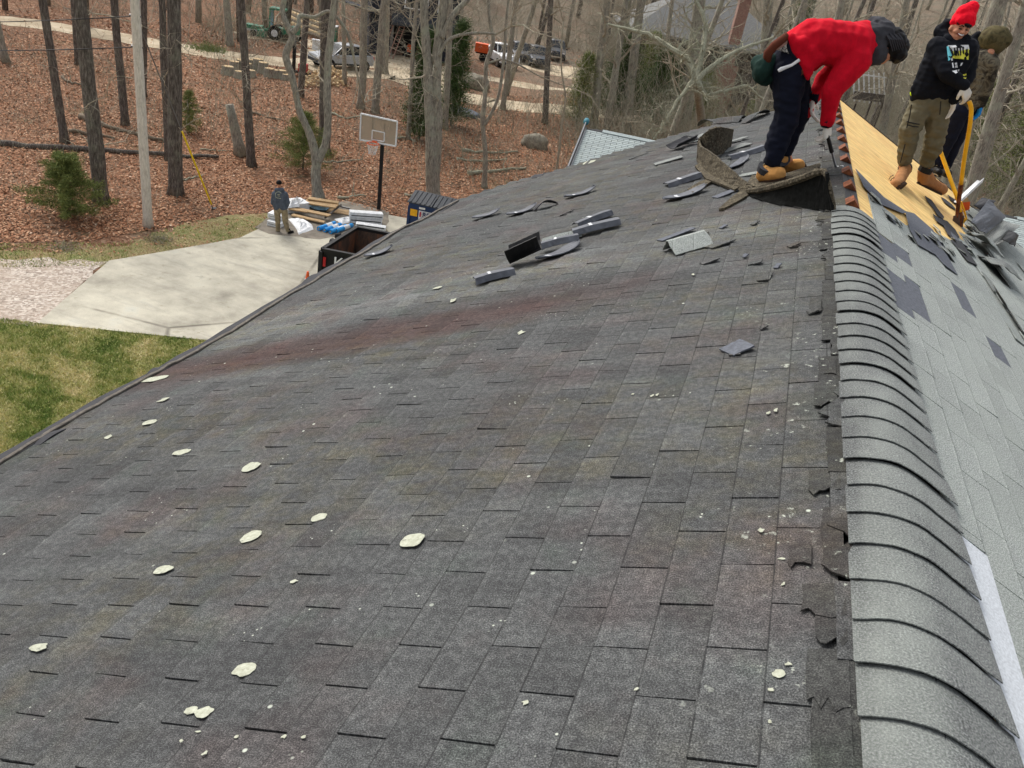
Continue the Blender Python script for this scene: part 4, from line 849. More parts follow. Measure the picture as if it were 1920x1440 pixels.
for k, (px, dp_, ty, w_) in enumerate(((880, 110, -60, 90), (700, 120, -80, 100), (1050, 120, -40, 90), (820, 130, -90, 110), (1450, 100, -20, 90), (970, 140, -60, 90))):
    pine_px(px, 0, ty, w_, 'dark far evergreen ' + ['right of the tan clearing', 'behind the dark garage roof', 'behind the narrow trunk by the cars', 'behind the big twin oak top', 'behind the stooping worker back', 'behind the parked pickup and cars'][k], 5000, M['needle2'], 30 + k, 'evergreens far back in the woods', dist_base(px, dp_))
for k, (px, dp_, ty, w_) in enumerate(((1860, 60, 120, 120), (1960, 52, 120, 130))):
    pine_px(px, 0, ty, w_, ('low green bush behind the camouflage hood', 'low green bush at the right picture edge')[k], 5000, M['needle'], 50 + k, None, dist_base(px, dp_))
# fallen logs and branches
def log(name, pts, rpx, label, mat='log', seed=1, cat='log', twigs=0):
    P_ = [gnd(x, y) for x, y in pts]; z = proj(P_[0])[2]; r0 = rpx * z / FPX / 2; P_ = [p + V((0, 0, r0 * .75)) for p in P_]; r = random.Random(seed); path = []
    for i in range(len(P_) - 1):
        for k in range(4): path.append(P_[i].lerp(P_[i + 1], k / 4) + V((r.gauss(0, .03), r.gauss(0, .03), r.gauss(0, .03) + abs(r.gauss(0, .02)))))
    path.append(P_[-1]); t = empty(name, P_[0], label, cat); mb = MB(); bark_trunk(mb, path, [r0 * (1 - .45 * k / (len(path) - 1)) for k in range(len(path))], 8, .1, seed); mb.build('log_body', M[mat], t, smooth=True, origin=P_[0])
    if twigs:
        cb = MB()
        for _ in range(twigs): limb(cb, path[r.randrange(len(path))], rvec(r) + V((0, 0, .9)), r.uniform(.4, 1.6), .02, .004, 4, .35, r, 4)
        cb.build('branches', M['lichtwig'], t, origin=P_[0], kind='stuff')
log('fallen_log', [(-40, 270), (80, 280), (200, 286), (330, 295), (410, 298)], 12, 'long fallen trunk lying across the leaves behind the utility pole', 'pinebark', 1, twigs=4)
log('fallen_log', [(150, 222), (200, 240), (260, 256), (318, 270)], 10, 'pale crooked log lying between the thick pine and the pole', 'log', 2, twigs=5)
log('fallen_log', [(130, 250), (170, 254), (215, 262)], 8, 'shorter grey log just above the long fallen trunk', 'log', 3)
log('fallen_branch', [(335, 342), (360, 336), (385, 328)], 4, 'pale fallen branch right of the thick dark pine', 'lichtwig', 4, 'branch')
log('fallen_branch', [(636, 375), (660, 370), (686, 370)], 5, 'pale curved branch lying left of the basketball pole', 'lichtwig', 5, 'branch', 2)
log('fallen_branch', [(608, 304), (640, 305), (680, 300)], 4, 'pale branch lying behind the forked oak', 'lichtwig', 6, 'branch', 3)
log('fallen_branch', [(375, 282), (410, 284), (432, 284)], 3, 'thin pale stick left of the snapped stub', 'lichtwig', 7, 'branch')
log('fallen_branch', [(115, 148), (135, 158), (160, 162)], 5, 'dead branch between two pines at left', 'log', 8, 'branch', 2)
log('fallen_branch', [(466, 212), (500, 220), (530, 228)], 5, 'grey log behind the snapped stub', 'log', 9, 'branch', 1)
log('fallen_branch', [(760, 366), (790, 372), (820, 370)], 4, 'pale stick beside the blue dumpster lid', 'lichtwig', 10, 'branch')
log('fallen_branch', [(880, 330), (930, 322), (985, 318)], 8, 'thick pale branch lying in the brush above the roof edge', 'lichtwig', 11, 'branch', 8)
log('fallen_branch', [(868, 284), (915, 290), (970, 286)], 6, 'lichened branch in the brush heap beyond the thin twisting tree', 'lichtwig', 12, 'branch', 10)
log('fallen_branch', [(855, 300), (900, 306), (950, 300)], 5, 'lower lichened branch of the brush heap', 'lichtwig', 13, 'branch', 12)
log('fallen_branch', [(730, 262), (760, 260), (780, 268)], 5, 'dead limb lying behind the backboard', 'lichtwig', 14, 'branch', 3)
log('fallen_branch', [(620, 214), (650, 224), (690, 216)], 4, 'thin limb caught in the leaves left of the backboard', 'lichtwig', 15, 'branch', 5)

# ------------------------------------------------------------------ neighbouring garage roof beyond the gable
UP = V((0, 0, 1))
PL = at(1100, 240, 23.0); PR = gnd(1840, 395, PL.z); gd = (PR - PL).normalized(); gl = (PR - PL).length + 4.5
nh = V((gd.y, -gd.x, 0)); nh = nh if nh.y < 0 else -nh
best = None
for k in range(10, 60):
    ph = radians(k); dn = nh * cos(ph) - UP * sin(ph); Q = PL + dn * 2.0; q = proj(Q); slope = (q[1] - 240) / (q[0] - 1100); e = abs(math.atan2(q[1] - 240, q[0] - 1100) - math.atan2(80, -60))
    if best is None or e < best[0]: best = (e, ph)
gph = best[1]; gdn = nh * cos(gph) - UP * sin(gph); gn_ = (nh * sin(gph) + UP * cos(gph)); gbk = -nh * cos(gph) - UP * sin(gph); gnb = -nh * sin(gph) + UP * cos(gph)
garage = empty('garage', V((PL.x + gl / 2 * gd.x, PL.y + gl / 2 * gd.y, GZ)), 'pale grey shingled garage roof showing beyond the far gable on both sides', 'garage'); go = V(garage.location)
def Wg(s, y, o=0, back=False): return PL + gd * y + (gbk if back else gdn) * s + (gnb if back else gn_) * o
GS = 5.2
mb = MB()
for bk in (False, True): mb.prism([Wg(0, 0, -.02, bk), Wg(GS, 0, -.02, bk), Wg(GS, gl, -.02, bk), Wg(0, gl, -.02, bk)], UP * -.14)
mb.build('roof', M['edge'], garage, origin=go)
mb = MB(); a0 = Wg(GS - .5, .3, -.15); b0 = Wg(GS - .5, .3, -.15, True); c0 = Wg(0, .3, -.2); a0g = V((a0.x, a0.y, GZ)); b0g = V((b0.x, b0.y, GZ)); mb.prism([a0g, a0, c0, b0, b0g], gd * (gl - .6)); mb.build('wall', M['greyplastic'], garage, origin=go)
rr = random.Random(4); gt = []; i = 0; s = .12
while s < GS:
    y = -.1524 * (i % 2)
    while y < gl:
        a, b = max(0, y), min(gl, y + .3048)
        if b - a > .03: gt.append((s, s + .127, a, b))
        y += .3048
    s += .127; i += 1
stuff = MB(); gm = M['gshing'] = shingle_mat('garage_shingle', lin((112, 120, 120)), lin((150, 158, 158)), lin((182, 190, 188)), False); cnt = 0
def gvis(t_):
    q = proj(Wg(t_[0], t_[2])); 
    return (1030 < q[0] < 1290 and q[1] < 335 and q[1] - 320 < -(q[0] - 1040) * .27 + 22) or (q[0] > 1835 and q[0] < 1925 and q[1] < 480)
for t_ in gt:
    s0, s1, a, b = t_; g = .006; P_ = [Wg(s0 - .01, a + g, 0), Wg(s1, a + g, .010), Wg(s1, b - g, .010), Wg(s0 - .01, b - g, 0)]; uv = [(s0, a), (s1, a), (s1, b), (s0, b)]; ti = rr.random()
    if gvis(t_) and cnt < 290: m_ = MB(); m_.prism(P_, -gn_ * .007, 0, uv, ti); m_.build('shingle', gm, garage, origin=P_[0]); cnt += 1
    else: stuff.prism(P_, -gn_ * .007, 0, uv, ti)
stuff.build('distant_shingles', gm, garage, kind='stuff', origin=go)
for y0, y1 in ((.45, 5.2), (gl - 3.6, gl - 0.02)):
    mb = MB(); mb.sheet([[Wg(.14, y0 + (y1 - y0) * j / 8, .03) for j in range(9)], [Wg(.0, y0 + (y1 - y0) * j / 8, .05) for j in range(9)], [Wg(.14, y0 + (y1 - y0) * j / 8, .03, True) for j in range(9)]], .02, UP); mb.build('ridge_vent', gm, garage, origin=go)
mb = MB(); mb.prism([Wg(0, -.03, .02), Wg(GS, -.03, .02), Wg(GS, .0, .02), Wg(0, .0, .02)], UP * -.2); mb.build('rake_trim', M['steel'], garage, origin=go)
# ladder against the rake, tips wrapped
lad = empty('ladder', Wg(3.2, -.12), 'aluminium ladder along the left rake of the pale garage roof, teal-wrapped tips', 'ladder'); lo = V(lad.location)
for dy, ro in ((-.06, .08), (-.07, -.30)):
    mb = MB(); mb.beam(Wg(3.4, dy, ro), Wg(-.12, dy, ro), .03, .09, gn_); mb.build('rail', M['steel'], lad, origin=lo)
    mb = MB(); P_ = [Wg(-.10, dy, ro), Wg(-.22, dy, ro), Wg(-.34, dy, ro), Wg(-.42, dy, ro)]; mb.tube(P_, [.055, .085, .08, .03], 10); mb.build('tip_cover', M['teal'], lad, smooth=True, origin=lo)
for k in range(10): mb = MB(); mb.cyl(Wg(.15 + .3 * k, -.06, .08), Wg(.15 + .3 * k, -.07, -.30), .017, 8); mb.build('rung', M['steel'], lad, origin=lo)
# ------------------------------------------------------------------ dark house with open garage
def frame_box(name, a, b, h, depth, mat, parent, z0=0.0, org=None):
    d = (b - a).normalized(); n = V((d.y, -d.x, 0)); n = n if n.dot(CAM - a) < 0 else -n
    mb = MB(); mb.prism([a + UP * z0, b + UP * z0, b + n * depth + UP * z0, a + n * depth + UP * z0], UP * h); return mb.build(name, mat, parent, origin=org), n
a = gnd(690, 100); b = gnd(850, 122); hs_ = empty('house', a, 'dark blue-black house with an open garage bay, seen through the trees', 'house'); d = (b - a).normalized(); n = V((-d.y, d.x, 0)); n = n if n.dot(a - CAM) > 0 else -n; Lw = (b - a).length; OX = .26 * Lw; OW = .38 * Lw
def hp(x, z, o=0): return a + d * x + UP * z + n * o
def hquad(name, x0, x1, z0, z1, o, th, mat, par=None):
    mb = MB(); mb.prism([hp(x0, z0, o), hp(x1, z0, o), hp(x1, z1, o), hp(x0, z1, o)], n * th); return mb.build(name, M[mat], par or hs_, origin=a)
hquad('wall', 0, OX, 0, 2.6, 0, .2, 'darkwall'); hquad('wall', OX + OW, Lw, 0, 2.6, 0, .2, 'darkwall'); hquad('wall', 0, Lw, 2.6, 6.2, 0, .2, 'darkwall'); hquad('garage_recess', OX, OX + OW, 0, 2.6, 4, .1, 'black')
hquad('side_wall', 0, .2, 0, 6.2, .2, 8, 'darkwall'); hquad('back_wall', 0, Lw, 0, 6.2, 8.2, .2, 'darkwall')
hquad('post', OX - .15, OX + .05, 0, 2.6, -.06, .05, 'steel'); hquad('awning', OX - .3, Lw, 2.6, 2.75, -1.1, 1.1, 'greyplastic'); hquad('gutter', OX - .3, Lw, 3.3, 3.38, -.15, .14, 'steel')
mb = MB(); mb.prism([hp(OX - .3, 2.75, -1.1), hp(Lw, 2.75, -1.1), hp(Lw, 3.4, 0), hp(OX - .3, 3.4, 0)], UP * .08); mb.build('awning_roof', M['greyplastic'], hs_, origin=a)
for x in (.36 * Lw, .5 * Lw, .74 * Lw):
    f = hquad('window', x, x + .95, 3.9, 5.3, -.05, .06, 'white'); mb = MB(); mb.prism([hp(x + .1, 4.0, -.07), hp(x + .85, 4.0, -.07), hp(x + .85, 5.2, -.07), hp(x + .1, 5.2, -.07)], n * .02); mb.build('pane', M['glass'], f, origin=a)
mb = MB(); mb.prism([hp(-.5, 6.2, -.4), hp(Lw + .5, 6.2, -.4), hp(Lw + .5, 8.6, 4.2), hp(-.5, 8.6, 4.2)], UP * .15); mb.prism([hp(-.5, 8.6, 4.2), hp(Lw + .5, 8.6, 4.2), hp(Lw + .5, 6.2, 8.8), hp(-.5, 6.2, 8.8)], UP * .15); mb.build('roof', M['greyroof'], hs_, origin=a)
mb = MB(); mb.prism([hp(-2.2, 3.6, -.6), hp(OX * .8, 2.9, -.6), hp(OX * .8, 2.9, 2), hp(-2.2, 3.6, 2)], UP * .12); mb.build('porch_roof', M['darkwall'], hs_, origin=a)
for k, (x, lab, mt) in enumerate(((.55, 'faded red ladder leaning on the dark house wall', 'brick'), (1.5, 'second faded red ladder, right of the first, on the dark house wall', 'brick'))):
    f0 = hp(x, 0, -1.3); f1 = hp(x + 1.1, 3.2, -.08); lt = empty('ladder', f0, lab, 'ladder')
    for dx in (0, .4): mb = MB(); mb.beam(f0 + d * dx, f1 + d * dx, .05, .09); mb.build('rail', M[mt], lt, origin=f0)
    for q in range(9): mb = MB(); p_ = f0.lerp(f1, (q + .7) / 10); mb.cyl(p_, p_ + d * .4, .02, 6); mb.build('rung', M[mt], lt, origin=f0)
# grey-roofed brown house in the trees
a = gnd(1165, 188); b = gnd(1440, 236); hb = empty('house', a, 'brown weathered house with grey hip roof and brick chimney among the trees', 'house'); d = (b - a).normalized(); n = V((-d.y, d.x, 0)); n = n if n.dot(a - CAM) > 0 else -n; Lw = (b - a).length
H_ = 5.6
for zz in range(18):
    mb = MB(); z0 = zz * H_ / 18; mb.prism([a + UP * z0, b + UP * z0, b + UP * (z0 + H_ / 18 - .03), a + UP * (z0 + H_ / 18 - .03)], n * (.16 + .03 * (zz % 2))); mb.build('siding_board', M['darkwood2' if zz % 3 else 'darkwood'], hb, origin=a)
mb = MB(); mb.prism([a + n * .25, b + n * .25, b + n * 9, a + n * 9], UP * H_); mb.build('wall', M['darkwood'], hb, origin=a)
e0 = a - d * .8 - n * .8 + UP * H_; e1 = b + d * .8 - n * .8 + UP * H_; e2 = b + d * .8 + n * 9.8 + UP * H_; e3 = a - d * .8 + n * 9.8 + UP * H_; r0 = a + d * 4.3 + n * 4.5 + UP * (H_ + 3.3); r1 = b - d * 4.5 + n * 4.5 + UP * (H_ + 3.3)
mb = MB(); mb.add([e0, e1, e2, e3, r0, r1, e0 - UP * .2, e1 - UP * .2, e2 - UP * .2, e3 - UP * .2], [(0, 1, 5, 4), (1, 2, 5), (2, 3, 4, 5), (3, 0, 4), (6, 7, 1, 0), (7, 8, 2, 1), (8, 9, 3, 2), (9, 6, 0, 3), (9, 8, 7, 6)]); mb.build('roof', M['greyroof'], hb, origin=a)
ch = a + d * (Lw * .62) - n * .5
mb = MB(); mb.prism([ch - d * .9, ch + d * .9, ch + d * .9 + n * .5, ch - d * .9 + n * .5], UP * 4.2); mb.prism([ch - d * .45 + UP * 4.2, ch + d * .45 + UP * 4.2, ch + d * .45 + n * .6 + UP * 4.2, ch - d * .45 + n * .6 + UP * 4.2], UP * 5.2); mb.build('chimney', M['brick'], hb, origin=a)
mb = MB(); p_ = ch + UP * 9.4; mb.prism([p_ - d * .7 - n * .2, p_ + d * .7 - n * .2, p_ + d * .7 + n * .8, p_ - d * .7 + n * .8], UP * .12); mb.build('chimney_cap', M['white'], hb, origin=a)
for x in (.16, .34, .8, .92):
    p_ = a + d * (Lw * x) - n * .05 + UP * 2.6; mb = MB(); mb.prism([p_, p_ + d * 1.1, p_ + d * 1.1 + UP * 1.4, p_ + UP * 1.4], n * .12); wf = mb.build('window', M['darkwood'], hb, origin=a)
    mb = MB(); p2 = p_ + d * .08 + UP * .08 - n * .02; mb.prism([p2, p2 + d * .94, p2 + d * .94 + UP * 1.24, p2 + UP * 1.24], n * .02); mb.build('pane', M['glass'], wf, origin=a)
# broken bench with a tall slatted back
f0 = dist_base(1600, 56); pz = lambda x, y: jp(x, y, f0); bl = empty('bench', f0, 'weathered bench with a tall white slatted back, between the two red-clad workers', 'bench')
S0, S1 = pz(1602, 190), pz(1664, 198); dd_ = (S1 - S0); nb_ = V((AF.x, AF.y, 0)).normalized()
for k in range(7):
    p_ = S0 + dd_ * (k / 6.5); top_ = pz(1602 + 62 * k / 6.5 - 2, 128 + 8 * k / 6.5 + (3 if k % 2 else 0)); mb = MB(); mb.beam(p_, top_, .09, .03, nb_); mb.build('slat', M['white'], bl, origin=f0)
mb = MB(); mb.beam(pz(1600, 178), pz(1666, 186), .14, .5, UP); mb.build('seat', M['darkwood2'], bl, origin=f0)
mb = MB(); mb.beam(pz(1603, 138), pz(1662, 146), .05, .08, UP); mb.build('rail', M['white'], bl, origin=f0)
for x0, x1 in ((1606, 1612), (1634, 1622), (1656, 1660)): mb = MB(); q = pz(x0, 190); g_ = V((q.x, q.y, GZ)); mb.beam(q, g_, .1, .1, nb_); mb.build('leg', M['darkwood'], bl, origin=f0)
# ------------------------------------------------------------------ vehicles
def Rz(a): return Matrix.Rotation(a, 3, 'Z')
def car(loc, ang, mat, label, pickup=False, group=None, sc=1.0):
    t = empty('parked_car' if not pickup else 'pickup_truck', loc, label, 'car' if not pickup else 'pickup truck', group); R = Rz(ang); W_ = .92
    def P(x, y, z): return V(loc) + R @ V((x * sc, y * sc, z * sc))
    if not pickup: prof = [(-2.3, .42), (-2.32, .62), (-2.22, .86), (-1.2, 1.02), (-1.0, 1.04), (1.9, 1.12), (2.15, 1.05), (2.28, .7), (2.2, .42)]; cab = [(-1.15, 1.02), (-.35, 1.62), (.2, 1.70), (1.3, 1.66), (2.05, 1.1)]
    else: prof = [(-2.6, .5), (-2.65, .8), (-2.5, 1.08), (-1.4, 1.18), (.9, 1.2), (2.7, 1.2), (2.72, .6), (2.6, .5)]; cab = [(-1.35, 1.17), (-.6, 1.8), (.5, 1.82), (.85, 1.2)]
    ys_ = [(-1, .90, 0.0), (-.97, 1, .0), (0, 1.0, .02), (.97, 1, .0), (1, .90, 0.0)]
    mb = MB(); n_ = len(prof); vv = []
    for yy, sc_, dz in ((-W_, .94, 0), (-W_ * .9, 1, .02), (0, 1.02, .05), (W_ * .9, 1, .02), (W_, .94, 0)):
        for x, z in prof: vv.append(P(x * (sc_ if abs(yy) > .9 else 1), yy, .42 + (z - .42) * (sc_ if z > .6 else 1) + (dz if z > .8 else 0)))
    F = [(i * n_ + k, i * n_ + (k + 1) % n_, (i + 1) * n_ + (k + 1) % n_, (i + 1) * n_ + k) for i in range(4) for k in range(n_)] + [tuple(range(n_))[::-1], tuple(4 * n_ + k for k in range(n_))]
    mb.add(vv, F); mb.build('body', M[mat], t, smooth=False, origin=loc)
    mb = MB(); m = len(cab); vv = []
    for sg in (-1, 1):
        for x, z in cab: vv.append(P(x, sg * (W_ * .93 - (z - 1.02) * .28), z))
    mb.add(vv, [(k, k + 1, m + k + 1, m + k) for k in range(m - 1)] + [tuple(range(m))[::-1], tuple(m + k for k in range(m))]); mb.build('glasshouse', M['glass'], t, origin=loc)
    mb = MB(); rf = cab[1:-1]
    g_ = [[P(x, sg * (W_ * .93 - (z - 1.02) * .28 + .015), z + .02 + (.03 if abs(sg) < .5 else 0)) for sg in (-1, -.5, 0, .5, 1)] for x, z in rf]; mb.sheet(g_, .05, UP); mb.build('roof', M[mat], t, smooth=True, origin=loc)
    for sg in (-1, 1):
        for (xa, za), (xb, zb) in ((cab[0], cab[1]), (((cab[1][0] + cab[-2][0]) / 2, 1.08), ((cab[1][0] + cab[-2][0]) / 2, 1.66)), (cab[-1], cab[-2])):
            mb = MB(); mb.beam(P(xa, sg * (W_ * .94), za), P(xb, sg * (W_ * .94 - (zb - 1.02) * .28), zb), .07, .05); mb.build('pillar', M[mat], t, origin=loc)
        for x in ((-1.42, 1.42) if not pickup else (-1.7, 1.75)):
            mb = MB(); mb.cyl(P(x, sg * .72, .35), P(x, sg * .95, .35), .35, 20); wq = mb.build('wheel', M['tyre'], t, origin=loc)
            mb = MB(); mb.cyl(P(x, sg * .94, .35), P(x, sg * .965, .35), .23, 16)
            wr = mb.build('rim', M['rim'], wq, origin=loc)
            mb = MB(); mb.cyl(P(x, sg * .90, .36), P(x, sg * .935, .36), .42, 20); mb.build('wheel_arch', M['black'], t, origin=loc)
        mb = MB(); mb.box(P((-2.24) if not pickup else -2.6, sg * .68, .78), (.12 * sc, .3 * sc, .14 * sc), R); mb.build('headlight', M['white'], t, origin=loc)
        mb = MB(); mb.box(P(2.2 if not pickup else 2.7, sg * .74, .92), (.1 * sc, .18 * sc, .26 * sc), R); mb.build('tail_light', M['red'], t, origin=loc)
        mb = MB(); mb.box(P(-.85 if not pickup else -1.0, sg * 1.0, 1.08), (.14 * sc, .2 * sc, .13 * sc), R); mb.build('wing_mirror', M[mat], t, origin=loc)
        mb = MB(); mb.box(P(0, sg * .915, .44), (2.2 * sc, .05, .12), R); mb.build('sill', M['black'], t, origin=loc)
    mb = MB(); mb.box(P(2.27 if not pickup else 2.74, 0, .62), (.05, .5, .14), R); mb.build('number_plate', M['white'], t, origin=loc)
    mb = MB(); mb.box(P(-2.28 if not pickup else -2.66, 0, .55), (.12, 1.5, .2), R); mb.build('bumper', M['greyplastic'], t, origin=loc)
def heading(p0, p1): a_, b_ = gnd(*p0), gnd(*p1); v = b_ - a_; return math.atan2(v.y, v.x)
_k = cs_dbg = None
hd = heading((585, 127), (670, 131))
car(gnd(628, 130) + V((0, .9, 0)), hd, 'silver', 'silver crossover parked sideways on the dirt road behind the thin trunks')
fv = V((AF.x, AF.y, 0)).normalized(); fa = math.atan2(-fv.y, -fv.x)
car(gnd(1004, 122), fa + pi + .25, 'darkcar', 'dark grey car seen from behind at the edge of the tan clearing')
car(gnd(935, 121), fa + pi + .5, 'white', 'white pickup parked behind the thin trunks left of the dark car', True)
car(gnd(1040, 108), fa + pi + .1, 'darkcar', 'dark car half hidden right of the narrow trunk, farthest right in the clearing')
car(gnd(972, 113), fa + pi + .3, 'darkcar', 'black car squeezed between the white pickup and the dark grey car', sc=.95)
# green compact tractor, trailer, splitter
tb = gnd(530, 76); t = empty('tractor', tb, 'green compact tractor with a cab frame beside the stacked logs', 'tractor'); xr = V((AX.x, AX.y, 0)).normalized(); yr_ = V((-xr.y, xr.x, 0))
def TP(x, y, z): return tb + xr * x + yr_ * y + UP * z
def tbox(nm, x0, x1, y0, y1, z0, z1, mat, par=t, org=None):
    mb = MB(); mb.prism([TP(x0, y0, z0), TP(x1, y0, z0), TP(x1, y1, z0), TP(x0, y1, z0)], UP * (z1 - z0)); return mb.build(nm, M[mat], par, origin=org or tb)
tbox('hood', .2, 1.3, -.4, .4, .6, 1.2, 'green'); tbox('seat_box', -.8, .2, -.45, .45, .5, .95, 'green'); tbox('cab_roof', -1.0, .25, -.6, .6, 2.25, 2.4, 'green')
for x in (-.95, .2):
    for y in (-.55, .55): tbox('post', x - .05, x + .05, y - .05, y + .05, .9, 2.25, 'green')
for x, r_ in ((-.5, .55), (1.0, .36)):
    for y in (-.75, .5): mb = MB(); mb.cyl(TP(x, y, r_), TP(x, y + .25, r_), r_, 18); wq = mb.build('wheel', M['tyre'], t, origin=tb); mb = MB(); mb.cyl(TP(x, y - .01, r_), TP(x, y + .26, r_), r_ * .5, 12); mb.build('hub', M['white'], wq, origin=tb)
tbox('loader_bucket', -1.9, -1.3, -.7, .7, .1, .6, 'green'); tbox('loader_arm', -1.4, .9, -.55, -.47, .6, .72, 'green'); tbox('loader_arm', -1.4, .9, .47, .55, .6, .72, 'green'); tbox('rear_panel', -1.0, -.93, -.5, .5, 1.0, 2.2, 'ltblue')
tb = gnd(478, 66); t2 = empty('utility_trailer', tb, 'low green and white trailer by the road left of the tractor', 'trailer'); tbox('bed', -.8, .8, -.5, .5, .35, .5, 'white', t2); tbox('cover', -.75, .6, -.45, .45, .5, .8, 'green', t2)
for y in (-.6, .5): mb = MB(); mb.cyl(TP(0, y, .25), TP(0, y + .12, .25), .25, 14); mb.build('wheel', M['tyre'], t2, origin=tb)
tb = gnd(620, 80); t3 = empty('storage_cabinet', tb, 'small green and white cabinet behind the silver car', 'cabinet'); tbox('cabinet_body', -.5, .5, -.4, .4, 0, 1.3, 'green', t3); tbox('lid', -.55, .55, -.45, .45, 1.3, 1.4, 'white', t3)
tb = gnd(560, 143); t4 = empty('log_splitter', tb, 'red log splitter with black upright beam beside the log rounds', 'log splitter'); tbox('engine', .0, .55, -.3, .3, .35, .85, 'red', t4); tbox('beam', -.45, -.25, -.1, .1, .1, 1.9, 'black', t4); tbox('ram', -.42, -.28, -.08, .08, 1.9, 2.2, 'greyplastic', t4); tbox('frame', -.5, .8, -.12, .12, .22, .35, 'black', t4)
for y in (-.45, .3): mb = MB(); mb.cyl(TP(.3, y, .25), TP(.3, y + .14, .25), .25, 14); mb.build('wheel', M['tyre'], t4, origin=tb)
tb = gnd(766, 106); t5 = empty('lawn_mower', tb, 'orange mower standing before the open dark garage', 'mower'); tbox('deck', -.4, .5, -.35, .35, .15, .4, 'black', t5); tbox('engine', -.15, .3, -.25, .25, .4, .95, 'orange', t5); mb = MB(); mb.tube([TP(-.35, -.2, .4), TP(-.8, -.2, 1.1), TP(-.8, .2, 1.1), TP(-.35, .2, .4)], .025, 6); mb.build('handle', M['black'], t5, origin=tb)
for x in (-.35, .42):
    for y in (-.42, .34): mb = MB(); mb.cyl(TP(x, y, .14), TP(x, y + .08, .14), .14, 10); mb.build('wheel', M['tyre'], t5, origin=tb)
tb = gnd(902, 114); t6 = empty('tipping_cart', tb, 'orange cart with raised tub left of the white pickup', 'cart'); tbox('tub', -.7, .5, -.4, .4, .75, 1.5, 'orange', t6); tbox('frame', -.6, .6, -.1, .1, .6, .75, 'black', t6)
for y in (-.5, .4): mb = MB(); mb.cyl(TP(.1, y, .33), TP(.1, y + .12, .33), .33, 14); mb.build('wheel', M['tyre'], t6, origin=tb)
tb = gnd(652 - 45, 96); t7 = empty('cement_block', tb, 'pale concrete block on the ground behind the silver car bonnet', 'block'); tbox('block_body', -.9, -.1, -.2, .2, 0, .7, 'white', t7); tbox('block_top', -.95, -.05, -.25, .25, .7, .78, 'white', t7)
# log rounds by the road
RD = [(428, 140, 1.0, .5), (440, 132, .9, .55), (452, 130, .9, .6), (463, 134, .9, .5), (474, 130, .8, .6), (484, 133, 1, .75), (493, 138, .9, .7), (505, 145, .9, .55), (516, 146, .8, .5), (528, 147, .85, .5), (470, 144, .8, .4), (448, 146, .8, .4), (536, 150, .7, .35)]
labs = ['leftmost log round of the roadside row', 'dark-sided log round second from the left', 'round on end behind the gap in the row', 'low round left of the tall trunk', 'round tucked behind the tall trunk', 'tallest upright round in the row', 'big upright round right of the tallest', 'pale-topped round left of the splitter', 'short pale round next to the cut face', 'round showing its pale cut face', 'small round before the tall trunk', 'small round at the front left', 'rightmost small round beside the splitter']
for k, (px, py, wd_, h_) in enumerate(RD):
    b_ = gnd(px, py); t = empty('log_round', b_, labs[k], 'log round', 'log rounds lined up beside the dirt road'); mb = MB(); r_ = wd_ * .36; bark_trunk(mb, [b_, b_ + UP * h_], [r_, r_ * .96], 12, .08, k); mb.build('bark', M['oakbark'], t, origin=b_)
    mb = MB(); mb.cyl(b_ + UP * (h_ - .005), b_ + UP * (h_ + .02), r_ * .9, 12); mb.build('cut_face', M['logend'], t, origin=b_)
# long poles stacked by the tractor
for k in range(7):
    a_ = gnd(538 + k * 2, 34 + k * 4); b_ = gnd(606 + k * 3, 62 + k * 4); t = empty('stacked_log', a_, ['top', 'second', 'third', 'fourth', 'fifth', 'sixth', 'lowest'][k] + ' of the long peeled logs stacked right of the tractor', 'log', 'peeled logs stacked by the tractor'); mb = MB(); z_ = .9 - .1 * k
    bark_trunk(mb, [a_ + UP * z_, b_ + UP * z_], [.17, .13], 8, .06, k); mb.build('bark', M['logend' if k % 2 else 'log'], t, origin=a_)
g = np.random.default_rng(5); n = 170; P_ = [gnd(570 + 80 * g.random(), 138 + 26 * g.random()) for _ in range(n)]; mb = MB(); rr = random.Random(8)
for p in P_:
    v = rvec(rr).normalized() * .25; mb.beam(p + UP * rr.uniform(.05, .35), p + UP * rr.uniform(.1, .35) + v, .14, .1)
o = mb.build('split_firewood', M['logend'], kind='stuff'); o['label'] = 'heap of pale split firewood below the silver car'
# boulder, tarp heap, burnt-looking pile
def lump(name, base, r3, mat, label, cat, seed=1, flat_=.0, part='stone'):
    t = empty(name, base, label, cat); mb = MB(); n1, n2 = 10, 16; g_ = []; vv = []
    for i in range(n1 + 1):
        for j in range(n2):
            a_ = pi * i / n1; b_ = 2 * pi * j / n2; dvec = V((sin(a_) * cos(b_), sin(a_) * sin(b_), cos(a_))); k = 1 + .3 * noise.noise(dvec * 1.7 + V((seed, 0, 0))) + .14 * noise.noise(dvec * 5 + V((seed, 3, 0))); vv.append(V(base) + V((dvec.x * r3[0] * k, dvec.y * r3[1] * k, (dvec.z * k + .5) * r3[2])))
    mb.add(vv, [(i * n2 + j, (i + 1) * n2 + j, (i + 1) * n2 + (j + 1) % n2, i * n2 + (j + 1) % n2) for i in range(n1) for j in range(n2)]); mb.build(part, mat, t, smooth=True, origin=base); return t
def weeds(base, rad, label, seed, mat=None, hh=.4, nm='weed clump', cnt_=130):
    t = empty(nm.replace(' ', '_'), base, label, nm); r = random.Random(seed); mb = MB()
    for _ in range(cnt_): limb(mb, base + V((r.gauss(0, rad * .5), r.gauss(0, rad * .5), 0)), V((r.gauss(0, 1), r.gauss(0, 1), r.uniform(.2, 1.2))), r.uniform(.1, hh), .007 if cnt_ < 200 else .03, .003, 4, .5, r, 3)
    mb.build('stems', mat or M['twig'], t, kind='stuff', origin=base)
stone = simple('mossy_stone', (128, 122, 108), .95, 0, .35, 5)
